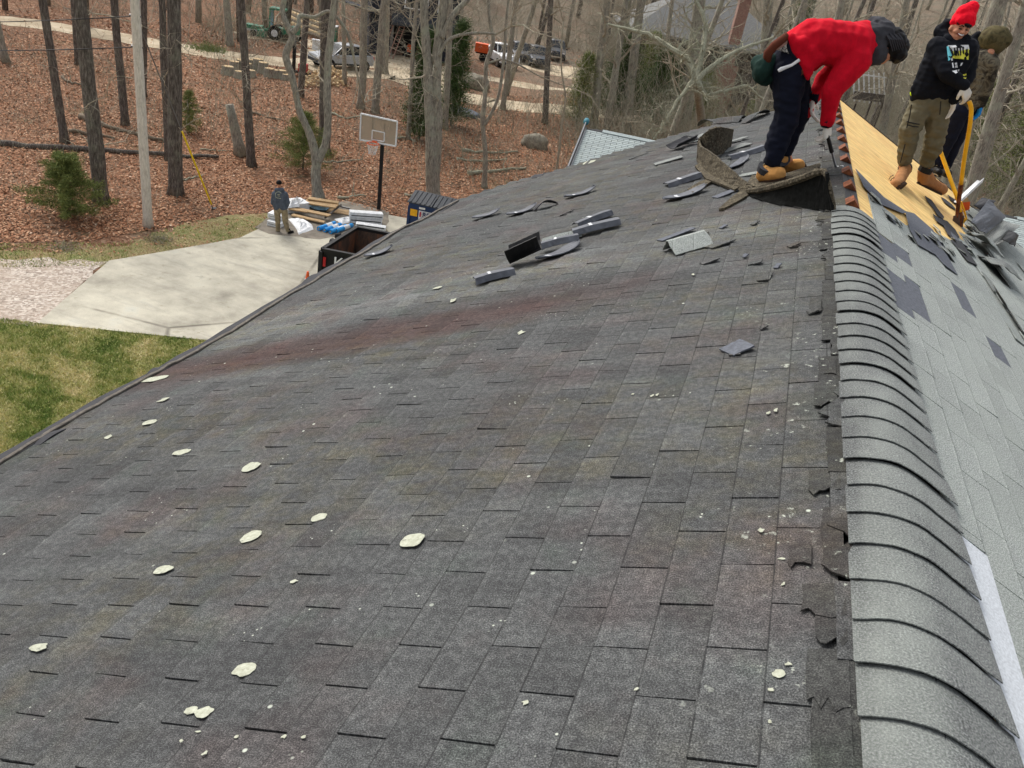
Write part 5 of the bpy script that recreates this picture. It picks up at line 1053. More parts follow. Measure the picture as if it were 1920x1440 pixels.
lump('boulder', gnd(893, 166), (1.0, .8, .7), stone, 'grey boulder at the near edge of the tan clearing', 'boulder', 2)
lump('boulder', gnd(1000, 275), (.9, .7, .5), stone, 'low rounded stone among the brambles above the roof edge', 'boulder', 3)
lump('tarp_heap', gnd(868, 215), (1.3, .7, .25), simple('tarp', (84, 92, 104), .6), 'blue-grey tarp heap lying in the leaves right of the twin oak', 'tarp', 4, part='tarp')
weeds(gnd(302, 452), .38, 'small dead weed clump on the verge near the pole foot', 5)
weeds(gnd(122, 466), .45, 'grey flattened weed clump on the verge at left', 6)
weeds(gnd(393, 94), 1.1, 'low green bush at the far side of the dirt road', 7, M['needle'], .9, 'bush', 420)
# ------------------------------------------------------------------ utility pole, wires, guy
pb = gnd(278, 426); pt_ = lean_point(pb, 253, 0); pd = (pt_ - pb).normalized(); t = empty('utility_pole', pb, 'tall pale weathered wooden utility pole at the edge of the leaves', 'utility pole')
mb = MB(); bark_trunk(mb, [pb - pd * .1, pb + pd * 6, pb + pd * 12.5], [.155, .145, .12], 14, .02); mb.build('pole_shaft', M['pole'], t, smooth=True, origin=pb)
def onpole(py): 
    lo_, hi_ = 0, 12.5
    for _ in range(40):
        m_ = (lo_ + hi_) / 2
        if proj(pb + pd * m_)[1] > py: lo_ = m_
        else: hi_ = m_
    return pb + pd * lo_
h1, h2 = onpole(30), onpole(88)
for h_ in (h1, h2):
    mb = MB(); mb.cyl(h_ - xr * .2, h_ + xr * .16, .03, 8); mb.build('bolt', M['steel'], t, origin=pb)
def wire(a_, b_, sag, r_, label, mat='black'):
    m = 16; P_ = [a_.lerp(b_, k / m) - UP * sag * 4 * (k / m) * (1 - k / m) for k in range(m + 1)]; mb = MB(); mb.tube(P_, r_, 5); o = mb.build('overhead_wire', M[mat], origin=a_); tag(o, label, 'wire'); return o
wire(h1, at(-500, 22, 36), .3, .016, 'upper dark wire running left from the utility pole'); wire(h2, at(-500, 66, 34), .3, .016, 'lower dark wire running left from the utility pole')
ga = gnd(400, 392); gt_ = onpole(32); t = empty('guy_wire', ga, 'steel guy wire with bright yellow plastic guard, slanting from the pole', 'guy wire'); mb = MB(); mb.tube([gt_, ga], .02, 5); mb.build('cable', M['steel'], t, origin=ga)
k = 0
while proj(ga.lerp(gt_, k))[1] > 247: k += .004
mb = MB(); mb.tube([ga.lerp(gt_, .03), ga.lerp(gt_, k)], .032, 8); mb.build('guard', M['yellow'], t, origin=ga)
mb = MB(); mb.cyl(ga + UP * .02, ga + UP * .05, .13, 10); mb.build('anchor_plate', M['black'], t, origin=ga)
# ------------------------------------------------------------------ basketball hoop
bb = gnd(710, 394); t = empty('basketball_hoop', bb, 'basketball hoop with tinted white-framed backboard on a black pole', 'basketball hoop')
pt2 = jp(717, 272, bb); mb = MB(); mb.beam(bb, pt2, .13, .13, fv); mb.build('pole', M['black'], t, origin=bb)
c4 = [jp(x, y, bb, -.75) for x, y in ((677, 213), (745, 228), (742, 274), (675, 262))]; bn = (c4[1] - c4[0]).cross(c4[3] - c4[0]).normalized(); bn = bn if bn.dot(CAM - bb) > 0 else -bn
for k in (.35, .65): mb = MB(); mb.beam(pt2 - UP * .1 + UP * .25 * k, c4[3].lerp(c4[2], k) + (c4[0] - c4[3]) * .15 - bn * .03, .05, .06); mb.build('arm', M['black'], t, origin=bb)
mb = MB(); mb.prism(c4, -bn * .015); brd = mb.build('backboard', M['board'], t, origin=bb)
for i in range(4): mb = MB(); mb.beam(c4[i], c4[(i + 1) % 4], .05, .065, bn); mb.build('frame', M['white'], brd, origin=bb)
def bq(u, v): return c4[3].lerp(c4[2], u).lerp(c4[0].lerp(c4[1], u), v)
sq = [(.33, .10), (.67, .10), (.67, .46), (.33, .46)]
for i in range(4): mb = MB(); a_, b_ = sq[i], sq[(i + 1) % 4]; mb.beam(bq(*a_) + bn * .012, bq(*b_) + bn * .012, .04, .012, bn); mb.build('target_line', M['white'], brd, origin=bb)
for u_ in (.33, .66): mb = MB(); mb.beam(bq(u_, .46) - bn * .03, bq(u_, 1) - bn * .03, .03, .03, bn); mb.build('brace', M['black'], brd, origin=bb)
rc = bq(.42, .03) + V((bn.x, bn.y, 0)).normalized() * .35; mb = MB(); mb.tube([rc + V((cos(a_) * .23, sin(a_) * .23, 0)) for a_ in [2 * pi * k / 20 for k in range(21)]], .018, 6); rim_ = mb.build('rim', M['orange'], t, origin=bb)
mb = MB(); mb.prism([rc - V((bn.x, bn.y, 0)) * .2 + V((.09, 0, 0)), rc - V((bn.x, bn.y, 0)) * .35 + V((.09, 0, 0)), rc - V((bn.x, bn.y, 0)) * .35 - V((.09, 0, 0)), rc - V((bn.x, bn.y, 0)) * .2 - V((.09, 0, 0))], UP * .03); mb.build('bracket', M['orange'], rim_, origin=bb)
mb = MB()
for k in range(12):
    for sgn in (1, -1): P_ = [rc + V((cos(a_) * r_, sin(a_) * r_, -z_)) for a_, r_, z_ in [(2 * pi * k / 12 + sgn * q * .26, .23 - .10 * (q / 4) ** .7, .42 * q / 4) for q in range(5)]]; mb.tube(P_, .006, 3, cap=False)
mb.build('net', M['white'], rim_, kind='stuff', origin=bb)
# ------------------------------------------------------------------ dumpsters
def text(body, size, org_, xd, nd, mat, parent, porg, th=.012):
    cu = bpy.data.curves.new('lettering', 'FONT'); cu.body = body; cu.size = size; cu.extrude = th; cu.align_x = 'CENTER'; cu.align_y = 'CENTER'; tmp = bpy.data.objects.new('lettering', cu); COL.objects.link(tmp)
    bpy.context.view_layer.update(); me = bpy.data.meshes.new_from_object(tmp.evaluated_get(bpy.context.evaluated_depsgraph_get())); bpy.data.objects.remove(tmp)
    xd = V(xd).normalized(); nd = V(nd).normalized(); yd = nd.cross(xd); Mx = Matrix((xd, yd, nd)).transposed().to_4x4(); me.transform(Matrix.Translation(V(org_) - V(porg)) @ Mx); me.materials.clear(); me.materials.append(M[mat])
    o = bpy.data.objects.new('lettering', me); COL.objects.link(o); o.parent = parent
    loc0 = V(parent.location) + (V(parent.parent.location) if parent.parent else V((0, 0, 0))); o.location = V(porg) - loc0; return o
M['navytext'] = simple('navy_print', (34, 40, 92), .5); M['redtext'] = simple('red_print', (176, 40, 60), .5)
fa_, fb_ = gnd(763, 430), gnd(852, 451); dx = (fb_ - fa_).normalized(); dn_ = V((-dx.y, dx.x, 0)); dn_ = dn_ if dn_.dot(fa_ - CAM) > 0 else -dn_
t = empty('dumpster', fa_, 'blue lidded dumpster with company sign, half hidden behind the roof edge', 'dumpster'); Wd, Dd, Hd = 1.95, 1.25, 1.12
def DP(x, y, z): return fa_ + dx * x + dn_ * y + UP * z
mb = MB(); mb.prism([DP(.05, 0, .08), DP(Wd, 0, .08), DP(Wd, 0, Hd), DP(0, -.12, Hd)] , dn_ * Dd); mb.build('bin_body', M['navy'], t, origin=fa_)
for k in range(2):
    mb = MB(); x0 = -.05 + k * (Wd / 2 + .06); x1 = x0 + Wd / 2 + .01
    mb.prism([DP(x0, -.18, Hd + .02), DP(x1, -.18, Hd + .02), DP(x1, Dd * .55, Hd + .26), DP(x0, Dd * .55, Hd + .26)], UP * .04)
    mb.prism([DP(x0, Dd * .55, Hd + .26), DP(x1, Dd * .55, Hd + .26), DP(x1, Dd + .05, Hd + .1), DP(x0, Dd + .05, Hd + .1)], UP * .04); ld = mb.build('lid', M['greyplastic'], t, origin=fa_)
    for q in range(5): xx = x0 + .12 + q * .19; mb = MB(); mb.beam(DP(xx, -.16, Hd + .075), DP(xx, Dd * .54, Hd + .31), .05, .03); mb.build('rib', M['greyplastic'], ld, origin=fa_)
for x in (.0, Wd - .1): mb = MB(); mb.box(DP(x + .02, -.04, .55), (.09, .12, .9), Matrix((dx, dn_, UP)).transposed()); mb.build('side_post', M['navy'], t, origin=fa_)
def decal(nm, x0, x1, z0, z1, mat, o=-.015, par=None):
    mb = MB(); f_ = lambda x, z: DP(x, o - .12 * max(0, (1 - x / Wd)) * max(0, (z - .08) / (Hd - .08)), z); mb.prism([f_(x0, z0), f_(x1, z0), f_(x1, z1), f_(x0, z1)], dn_ * .01); return mb.build(nm, M[mat], par or t, origin=fa_)
sg = decal('sign', .42, 1.12, .40, .90, 'white'); decal('sticker', .08, .36, .62, .9, 'roll_tape'); decal('sticker', .42, .66, .96, 1.04, 'white'); decal('sticker', 1.32, 1.5, .86, 1.0, 'white')
text('RPE', .27, DP(.80, -.12, .76), dx, -dn_, 'navytext', sg, fa_); mb = MB(); mb.box(DP(.50, -.12, .76), (.06, .01, .2), Matrix((dx, dn_, UP)).transposed()); mb.build('emblem', M['redtext'], sg, origin=fa_); text('RECYCLE', .09, DP(.86, -.11, .47), dx, -dn_, 'redtext', sg, fa_) if False else None
for z_ in (.48, .56): mb = MB(); mb.box(DP(.77, -.1, z_), (.5, .01, .025), Matrix((dx, dn_, UP)).transposed()); mb.build('print_line', M['redtext'], sg, origin=fa_)
RH = 1.5; ra_ = gnd(604.7, 467.7, GZ + RH); rb_ = gnd(669, 427, GZ + RH); rc_ = gnd(736, 440, GZ + RH); u1 = (rb_ - ra_); u2 = (rc_ - rb_).normalized() * 2.4
cs = [V((p.x, p.y, GZ)) for p in (ra_, rb_, rb_ + u2, ra_ + u2)]; t = empty('roll_off_container', cs[0], 'open black roll-off container with rusty inside and a white letter', 'container'); cc = (cs[0] + cs[2]) / 2
for i in range(4):
    p, q = cs[i], cs[(i + 1) % 4]; inn = (cc - (p + q) / 2).normalized() * .06; mb = MB(); mb.prism([p + UP * .15, q + UP * .15, q + UP * RH, p + UP * RH], inn * .5); mb.build('side_panel', M['black'], t, origin=cs[0])
    mb = MB(); i2 = inn * .5 + inn * .01; mb.prism([p + UP * .2 + i2, q + UP * .2 + i2, q + UP * (RH - .02) + i2, p + UP * (RH - .02) + i2], inn * .4); mb.build('liner', M['rusty'], t, origin=cs[0])
    mb = MB(); mb.beam(p + UP * RH, q + UP * RH, .12, .1); mb.build('rim', M['black'], t, origin=cs[0])
    m_ = max(2, int((q - p).length / .8))
    for k in range(m_ + 1): mb = MB(); w_ = p.lerp(q, k / m_) - inn * 1.0; mb.beam(w_ + UP * .1, w_ + UP * (RH - .05), .08, .08, (q - p)); mb.build('rib', M['black'], t, origin=cs[0])
mb = MB(); mb.prism([c_ + UP * .15 for c_ in cs], UP * .06); mb.build('floor', M['rusty'], t, origin=cs[0])
fn = u1.normalized() * -1; fx = u2.normalized(); text('K', .5, cs[0] + fx * .58 + UP * (RH - .30) + fn * .14, fx, fn, 'white', t, cs[0])
mb = MB(); mb.box(cs[0] + fx * .12 + UP * (RH - .35) + fn * .09, (.08, .02, .3), Matrix((fx, -fn, UP)).transposed()); mb.build('reflector', M['red'], t, origin=cs[0])
cb_ = gnd(575, 550); t = empty('traffic_cone', cb_, 'orange traffic cone standing behind the eave beside the container', 'traffic cone'); mb = MB(); mb.box(cb_ + UP * .02, (.36, .36, .04)); mb.build('base', M['black'], t, origin=cb_); mb = MB(); mb.tube([cb_ + UP * .04, cb_ + UP * .74], [.14, .03], 16); mb.build('cone', M['orange'], t, origin=cb_)
mb = MB(); mb.tube([cb_ + UP * .38, cb_ + UP * .5], [.093, .075], 16); mb.build('band', M['white'], t, origin=cb_)
# ------------------------------------------------------------------ roofing supplies on the drive
def carton(name, p0, p1, wd_, h_, mat, label, cat, z=0.03, stripes=(), tiltz=0.0, part='carton_body', grp=None):
    a_ = gnd(*p0); b_ = gnd(*p1); a_ = a_ + UP * z; b_ = b_ + UP * (z + tiltz); dl = (b_ - a_).normalized(); sd = V((-dl.y, dl.x, 0)).normalized(); sd = sd if sd.dot(a_ - CAM) > 0 else -sd
    t = empty(name, a_, label, cat, grp); mb = MB(); mb.prism([a_, b_, b_ + sd * wd_, a_ + sd * wd_], UP * h_); ob = mb.build(part, M[mat], t, origin=a_); bv = ob.modifiers.new('bevel', 'BEVEL'); bv.width = .012; bv.segments = 2
    for (z0, z1, m_) in stripes:
        L_ = (b_ - a_).length; mb = MB(); q0 = a_ + dl * .05 - sd * .004; q1 = b_ - dl * .05 - sd * .004; mb.prism([q0 + UP * h_ * z0, q1 + UP * h_ * z0, q1 + UP * h_ * z1, q0 + UP * h_ * z1], sd * .004); mb.build('stripe', M[m_], t, origin=a_)
    return t
carton('long_carton', (655, 419), (716, 424), .35, .22, 'white', 'lower long white carton with black band by the hoop pole', 'carton', .03, [(.45, .62, 'black')])
carton('long_carton', (655, 420), (717, 424), .33, .22, 'white', 'upper long white carton with black band by the hoop pole', 'carton', .26, [(.35, .5, 'black')])
carton('long_carton', (666, 430), (722, 438), .3, .2, 'white', 'front long white carton lying askew beside the container', 'carton', .03, [(.7, .9, 'black')])
carton('white_bundle', (500, 424), (526, 430), .5, .18, 'white', 'bottom white wrapped bundle under the ground worker elbow', 'bundle', .03, [(.4, .5, 'greyplastic')], part='wrapped_stack')
carton('white_bundle', (501, 420), (527, 426), .45, .18, 'white', 'top white wrapped bundle left of the ground worker', 'bundle', .25, [(.4, .5, 'greyplastic')], part='wrapped_stack')
carton('white_bundle', (540, 402), (580, 398), .7, .35, 'white', 'big white wrapped bundle behind the ground worker', 'bundle', .03, part='wrapped_stack')
for k, (p0, p1, z_, lab, w_) in enumerate((((545, 410), (606, 424), .10, 'nearest tan board of the tipped pallet stack', .22), ((550, 403), (615, 418), .2, 'middle tan board of the tipped pallet stack', .28), ((566, 396), (628, 408), .3, 'rear wide tan board of the tipped pallet stack', .5), ((540, 404), (575, 410), .22, 'short tan board nearest the ground worker', .2), ((575, 392), (632, 402), .38, 'topmost tan board of the tipped pallet stack', .3))):
    carton('board', p0, p1, w_, .05, 'wood', lab, 'board', z_, part='plank', tiltz=.03 * (k % 3))
carton('cardboard_sheet', (612, 400), (655, 406), .55, .03, 'cardboard', 'flat brown cardboard sheet left of the white cartons', 'cardboard', .05, part='sheet')
carton('steel_bar', (598, 388), (655, 402), .06, .06, 'steel', 'long grey metal edging behind the cardboard sheet', 'metal edging', .2, part='bar')
carton('steel_bar', (610, 416), (640, 400), .06, .06, 'darkwood2', 'grey timber strip leaning over the pallet stack', 'timber', .12, part='bar', tiltz=.2)
for k in range(4):
    a_ = gnd(597 + 11 * k, 434 + 3 * k if k < 3 else 438) + UP * .11; b_ = a_ + (gnd(640, 419) - gnd(597, 434)).normalized() * 1.0; t = empty('underlayment_roll', a_, ['leftmost blue roll with white wrapper', 'second blue roll from the left', 'third blue roll from the left', 'rightmost blue roll, nearest the container'][k] + ' on the driveway', 'roll', 'blue underlayment rolls on the driveway')
    mb = MB(); mb.cyl(a_, b_, .085, 18); mb.build('roll_body', M['blue'], t, origin=a_); mb = MB(); mb.cyl(a_.lerp(b_, .45), a_.lerp(b_, .78), .088, 18); mb.build('wrapper', M['white'], t, origin=a_); mb = MB(); mb.cyl(a_ - (b_ - a_) * .003, a_ + (b_ - a_) * .003, .035, 10); mb.build('core', M['cardboard'], t, origin=a_)
def crumple(name, px, label, mat, z=.03, h=.2, seed=1, cat='plastic sheet'):
    P_ = [gnd(*p) for p in px]; c_ = sum(P_, V()) / len(P_); t = empty(name, c_, label, cat); mb = MB(); n1 = 9; m = len(P_); ring = []
    g_ = []
    for i in range(n1):
        f = .02 + i / (n1 - 1) * .98; row = []
        for j in range(m * 4 + 1):
            q = (j / 4) % m; a_ = P_[int(q)].lerp(P_[(int(q) + 1) % m], q - int(q)); p = c_.lerp(a_, f * (1 + .1 * noise.noise(V((j * .7, seed, 0))) if j not in (0, m * 4) else f)); row.append(p + UP * (z + h * (1 - f) ** .5 * (.45 + abs(noise.noise(V((i * .6, j * .22, seed)))) * .9 if j not in (0, m * 4) else .8)))
        g_.append(row)
    mb.sheet(g_, .004, UP); mb.build('sheet', M[mat], t, origin=c_)
crumple('plastic_sheet', [(540, 412), (560, 408), (585, 422), (588, 432), (560, 442), (556, 432)], 'crumpled clear plastic wrap trailing right of the ground worker', 'white', seed=3)
crumple('plastic_sheet', [(563, 384), (580, 380), (620, 392), (612, 400), (590, 398)], 'pale blue plastic wrap draped behind the pallet boards', 'ltblue', .12, .35, 5)
crumple('plastic_sheet', [(536, 396), (560, 386), (572, 392), (560, 402), (540, 404)], 'white plastic wrap bunched behind the ground worker shoulder', 'white', .3, .3, 7)
crumple('plastic_sheet', [(626, 412), (655, 408), (660, 418), (640, 422)], 'white plastic scrap between the rolls and cartons', 'white', .03, .12, 9)
lump('rubbish_bag', gnd(634, 447), (.16, .14, .14), M['black'], 'small black bag by the near corner of the container rim', 'bag', 3, part='bag')
lump('rubbish_bag', gnd(624, 456), (.14, .13, .12), M['black'], 'second small black bag, closer to the container', 'bag', 9, part='bag')
# ------------------------------------------------------------------ loose pieces on the old slope
def piece(name, p0, p1, wd_, style, label, mat='under', cat='shingle piece', lift=.01, h=.05, side='L', tape=True, grp='loose cap shingles on the old slope'):
    hit = hitL if side == 'L' else hitR; a_ = V(hit(*p0)); b_ = V(hit(*p1)); L_ = (b_ - a_).length; ud = (b_ - a_) / L_; vd = V((ud.y, -ud.x)); rr_ = random.Random(int(p0[0])); nu, nv = (14, 7) if wd_ > .125 else (7, 2); g_ = []
    if vd.y > 0: vd = -vd       # v runs toward the camera side
    def hh(u, v):
        v2 = v * 2 - 1
        if style == 'box': return (h * .85 if v < .9 else .0) * (.55 + .45 * min(1, v * 3)) + .008 * sin(u * 3 + p0[0])
        if style == 'lens': return lift * .3 + h * 1.05 * (abs(u * 2 - 1) ** 1.8) * (.5 + .5 * u) + .012 * v2 * v2
        if style == 'arch': return h * 2 * sin(pi * u) * (.6 + .4 * v) + .004
        if style == 'vee': return h * 1.5 * (1 - abs(v2)) + .004
        if style == 'flat': return .004 + .01 * u
        if style == 'cup': return .02 + h * 1.3 * v2 * v2 + h * .6 * u
        return .01
    for i in range(nu + 1):
        row = []; u = i / nu
        for j in range(nv + 1):
            v = j / nv; tp = 1 - (.75 * max(0, (abs(u * 2 - 1) - .55) / .45) ** 2 if style in ('lens', 'arch') else 0); q = a_ + ud * (L_ * u) + vd * (wd_ * (v - .5) * tp) + V((rr_.gauss(0, .002), rr_.gauss(0, .002))); row.append((q.x, q.y, lift + hh(u, v)))
        g_.append(row)
    W3 = [[W(side, *c) for c in r_] for r_ in g_]; org_ = W(side, (a_.x + b_.x) / 2, (a_.y + b_.y) / 2); t = empty(name, org_, label, cat, grp); mb = MB(); mb.sheet(W3, .007, TABN[side], uvs=[(c[0] * 1, c[1]) for r_ in g_ for c in r_]); o_ = mb.build('shingle_sheet', M[mat], t, origin=org_)
    if tape:
        i0 = 4 if style != 'box' else 5; i0 = min(i0, nu - 2); mb = MB(); mb.sheet([[W(side, c[0], c[1], c[2] + .003) for c in g_[i][1:-1]] for i in (i0, i0 + 1)], .003, TABN[side]); mb.build('tape_strip', M['tape'], t, origin=org_)
    return t
piece('loose_shingle', (893, 537), (965, 516), .16, 'box', 'lowest loose cap shingle, folded strip with a white tape square')
piece('loose_shingle', (958, 500), (1020, 486), .24, 'cup', 'dark cap shingle curled open, just above the lowest folded strip', 'black', h=.09, tape=False)
piece('loose_shingle', (1010, 494), (1085, 462), .17, 'lens', 'curled pointed shingle under the overlapping group', h=.04)
piece('loose_shingle', (1018, 472), (1088, 455), .17, 'box', 'folded shingle lying over the curled one in the middle group', lift=.05)
piece('loose_shingle', (1018, 458), (1090, 440), .12, 'box', 'narrow pale strip behind the middle group', 'new', lift=.02, tape=False)
piece('loose_shingle', (1075, 443), (1162, 420), .17, 'box', 'longest folded strip of the middle group, pointing up right', lift=.03)
piece('loose_shingle', (1080, 426), (1145, 405), .14, 'box', 'uppermost folded strip of the middle group')
piece('loose_shingle', (887, 417), (940, 402), .15, 'lens', 'leftmost of the three curled shingles in the upper row', h=.035)
piece('loose_shingle', (953, 411), (1008, 394), .16, 'lens', 'middle curled shingle of the upper row', h=.04)
piece('loose_shingle', (1002, 400), (1046, 386), .12, 'arch', 'dark arched shingle right of the middle curled one', 'felt', h=.035, tape=False)
piece('loose_shingle', (1060, 375), (1118, 358), .15, 'lens', 'single curled shingle up the slope above the middle group', h=.04)
piece('loose_shingle', (685, 486), (738, 470), .15, 'lens', 'curled shingle lying alone near the eave', h=.035)
piece('loose_shingle', (1249, 351), (1312, 333), .17, 'box', 'folded shingle left of the rolled vent mat')
piece('loose_shingle', (1246, 381), (1325, 358), .17, 'lens', 'curled pointed shingle below the folded one by the vent mat', h=.04)
piece('loose_shingle', (1228, 313), (1280, 300), .16, 'flat', 'flat pale shingle scrap left of the vent mat', 'cap', tape=False)
piece('loose_shingle', (1367, 302), (1432, 284), .17, 'box', 'folded shingle just behind the vent mat, left of the boots')
piece('loose_shingle', (1352, 290), (1405, 274), .17, 'flat', 'flat shingle inside the curl of the vent mat', 'cap', tape=False)
piece('loose_shingle', (1372, 318), (1402, 300), .1, 'lens', 'small curled scrap between vent mat and boots', h=.02)
piece('loose_shingle', (1385, 330), (1450, 322), .14, 'flat', 'flat pale scrap partly under the near boot', 'cap', tape=False)
piece('loose_shingle', (1255, 477), (1325, 456), .24, 'vee', 'bent pale cap shingle standing like a tent on the open slope', 'new', h=.06, tape=False)
piece('loose_shingle', (1322, 466), (1365, 452), .2, 'flat', 'dark unexposed end of the tent-shaped cap shingle', 'old', tape=False)
piece('loose_shingle', (1355, 235 + 40), (1400, 262), .16, 'flat', 'flat grey scrap beyond the curl of the vent mat', 'cap', tape=False, lift=.02)
SC = [(1237, 454, 1300, 432, .07), (1300, 445, 1330, 438, .05), (1315, 500, 1347, 491, .06), (1362, 662, 1402, 648, .12), (1405, 500, 1430, 497, .05), (1432, 530, 1438, 520, .07), (1395, 487, 1402, 484, .03), (1050, 406, 1070, 400, .03), (1410, 423, 1422, 418, .04), (1455, 507, 1462, 502, .03), (1180, 300, 1215, 288, .03), (1070, 400, 1075, 398, .02), (1340, 372, 1400, 352, .09), (1310, 352, 1345, 338, .07), (1480, 468, 1500, 462, .04), (1350, 430, 1362, 426, .04), (1515, 590, 1535, 586, .05), (1425, 620, 1438, 616, .03)]
SL = ['long ragged sliver on the open slope', 'short sliver right of the long one', 'small torn scrap below the tent-shaped piece', 'small rectangular scrap lying alone near the torn edge', 'thin crumb up the right side of the slope', 'small upright scrap near the torn edge', 'tiny crumb above the upright scrap', 'thin dark nail-like strip beside the middle group', 'tiny scrap below the hanging mat', 'tiny crumb right of the upright scrap', 'faint scrap near the far gable', 'tiny flake beside the dark strip', 'torn mat sliver below the vent mat', 'ragged sliver left of the mat foot', 'scrap below the mat near the cap edge', 'little flake below the mat', 'pale flake beside the cap row', 'flake low beside the torn edge']
for k, (x0, y0, x1, y1, w_) in enumerate(SC): piece('shingle_scrap', (x0, y0), (x1, y1), w_, 'flat', SL[k], 'old' if k % 3 else 'under2', 'shingle scrap', .009, tape=False, grp='small scraps on the old slope')
for k, (x0, y0, x1, y1, w_, m_) in enumerate(((1310, 238, 1345, 232, .2, 'old'), (1345, 232, 1395, 226, .22, 'old'), (1395, 232, 1440, 212, .18, 'old'), (1290, 268, 1330, 250, .22, 'cap'), (1262, 282, 1300, 268, .2, 'felt'), (1270, 270, 1310, 262, .18, 'felt'))):
    piece('loose_shingle', (x0, y0), (x1, y1), w_, ('arch', 'vee', 'arch', 'flat', 'cup', 'arch')[k], ('ragged shingle lifted at the far gable, behind the mat curl', 'folded shingle on the far gable edge', 'curled shingle at the far gable near the stooping worker', 'bent shingle where the mat meets the gable', 'dark felt scrap left of the mat curl', 'dark strip along the gable by the mat')[k], m_, tape=False, h=.04, grp='torn shingles along the far gable')
# the long strip of matted ridge vent: a curl standing on edge, a flat run, and a lifted end with its dark underside
vm = empty('vent_mat', W('L', .8, 7.0), 'thick matted strip of torn-off ridge vent, curled at left and lifted at the boots', 'vent strip'); vo = V(vm.location)
def wallstrip(pairs, thick, off=0.0, part='strip', mat='mat', lean=0.0):
    rows = []; 
    for (bx, by, tx, ty) in pairs:
        s, y = hitL(bx, by); B = W('L', s, y, .01); Tp = jp(tx, ty, B, lean); rows.append([B.lerp(Tp, k / 5) + fv * (.02 * sin(pi * k / 5)) for k in range(6)])
    fine = []
    for i in range(len(rows) - 1):
        for k in range(4):
            u = k / 4; r0, r1, r2, r3 = rows[max(i - 1, 0)], rows[i], rows[i + 1], rows[min(i + 2, len(rows) - 1)]
            fine.append([(r1[j] * 2 + (r2[j] - r0[j]) * u + (r0[j] * 2 - r1[j] * 5 + r2[j] * 4 - r3[j]) * u * u + (r1[j] * 3 - r0[j] - r2[j] * 3 + r3[j]) * u ** 3) / 2 + rvec(rr) * .003 for j in range(6)])
    fine.append(rows[-1]); mb = MB(); mb.sheet(fine, thick, -fv); return mb.build(part, M[mat], vm, origin=vo)
wallstrip([(1372, 279, 1376, 243), (1358, 290, 1362, 240), (1342, 297, 1344, 239), (1325, 302, 1327, 246), (1313, 302, 1314, 258), (1311, 306, 1315, 270), (1320, 318, 1326, 280), (1334, 330, 1345, 293), (1352, 342, 1364, 310), (1370, 352, 1384, 328), (1392, 360, 1402, 343), (1408, 364, 1412, 353)], .022)
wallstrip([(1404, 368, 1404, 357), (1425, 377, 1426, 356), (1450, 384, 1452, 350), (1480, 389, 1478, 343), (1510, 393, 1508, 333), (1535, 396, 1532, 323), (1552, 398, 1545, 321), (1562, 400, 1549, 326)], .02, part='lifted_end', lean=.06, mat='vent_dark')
rimp = []
for bx, by, tx, ty in [(1404, 368, 1404, 358), (1425, 377, 1426, 356), (1450, 384, 1452, 350), (1480, 389, 1478, 343), (1510, 393, 1508, 333), (1535, 396, 1532, 323), (1545, 397, 1545, 321), (1553, 399, 1550, 330), (1558, 400, 1556, 350), (1563, 401, 1563, 380), (1565, 402, 1565, 397)]:
    s_, y_ = hitL(bx, by); rimp.append(jp(tx, ty, W('L', s_, y_, .01), .05))
mb = MB(); mb.tube(rimp, [.022, .026, .026, .026, .026, .026, .022, .016, .014, .012, .01], 7); mb.build('rim', M['mat'], vm, origin=vo)
def flatstrip(px, part, mat='mat', off=.02, par=None):
    mb = MB(); pts = [hitL(*p) for p in px]; slab(mb, 'L', [(s, y, off + rr.uniform(0, .012)) for s, y in pts], 0, .02, .5); return mb.build(part, M[mat], par or vm, origin=vo)
flatstrip([(1348, 395), (1356, 388), (1378, 370), (1400, 356), (1412, 360), (1404, 368), (1385, 380), (1362, 393)], 'tail'); flatstrip([(1304, 318), (1318, 310), (1340, 326), (1372, 346), (1392, 356), (1378, 362), (1350, 352), (1325, 340)], 'fold', off=.03); flatstrip([(1290, 360), (1312, 345), (1325, 338), (1335, 344), (1318, 356), (1300, 366)], 'tail')
flatstrip([(1402, 356), (1412, 340), (1440, 342), (1480, 336), (1520, 322), (1540, 318), (1538, 326), (1500, 342), (1450, 356), (1420, 362)], 'flat_run', off=.05)
# white drip edge offcut and things at the pry spot
bq_ = W('R', 1.7, 10.2, .05); dtop = jp(1836, 339, bq_, .6); dbot = jp(1792, 380, bq_, .1); t = empty('drip_edge_offcut', dbot, 'white metal drip edge offcut sticking up behind the yellow tools', 'metal offcut'); dd1 = (dtop - dbot).normalized(); sdv = dd1.cross(UP).normalized()
mb = MB(); mb.beam(dbot, dtop, .045, .006); mb.build('flange', M['white'], t, origin=dbot); mb = MB(); mb.beam(dbot + sdv * .035 + UP * .02, dtop + sdv * .035 + UP * .02, .008, .05); mb.build('face', M['white'], t, origin=dbot)
b_ = W('R', 2.0, 11.0, .06); t = empty('wood_block', b_, 'splintered orange-brown wood block at the roof edge by the tools', 'wood block'); mb = MB(); mb.prism([jp(x, y, b_) for x, y in ((1802, 380), (1806, 372), (1814, 371), (1819, 378), (1818, 392), (1810, 396), (1804, 392))], fv * .2); mb.build('block_body', M['orange'], t, origin=b_); mb = MB(); mb.prism([jp(x, y, b_, -.01) for x, y in ((1802, 380), (1806, 372), (1814, 371), (1819, 378))], fv * .2 ); mb.build('split_top', M['wood'], t, origin=b_)
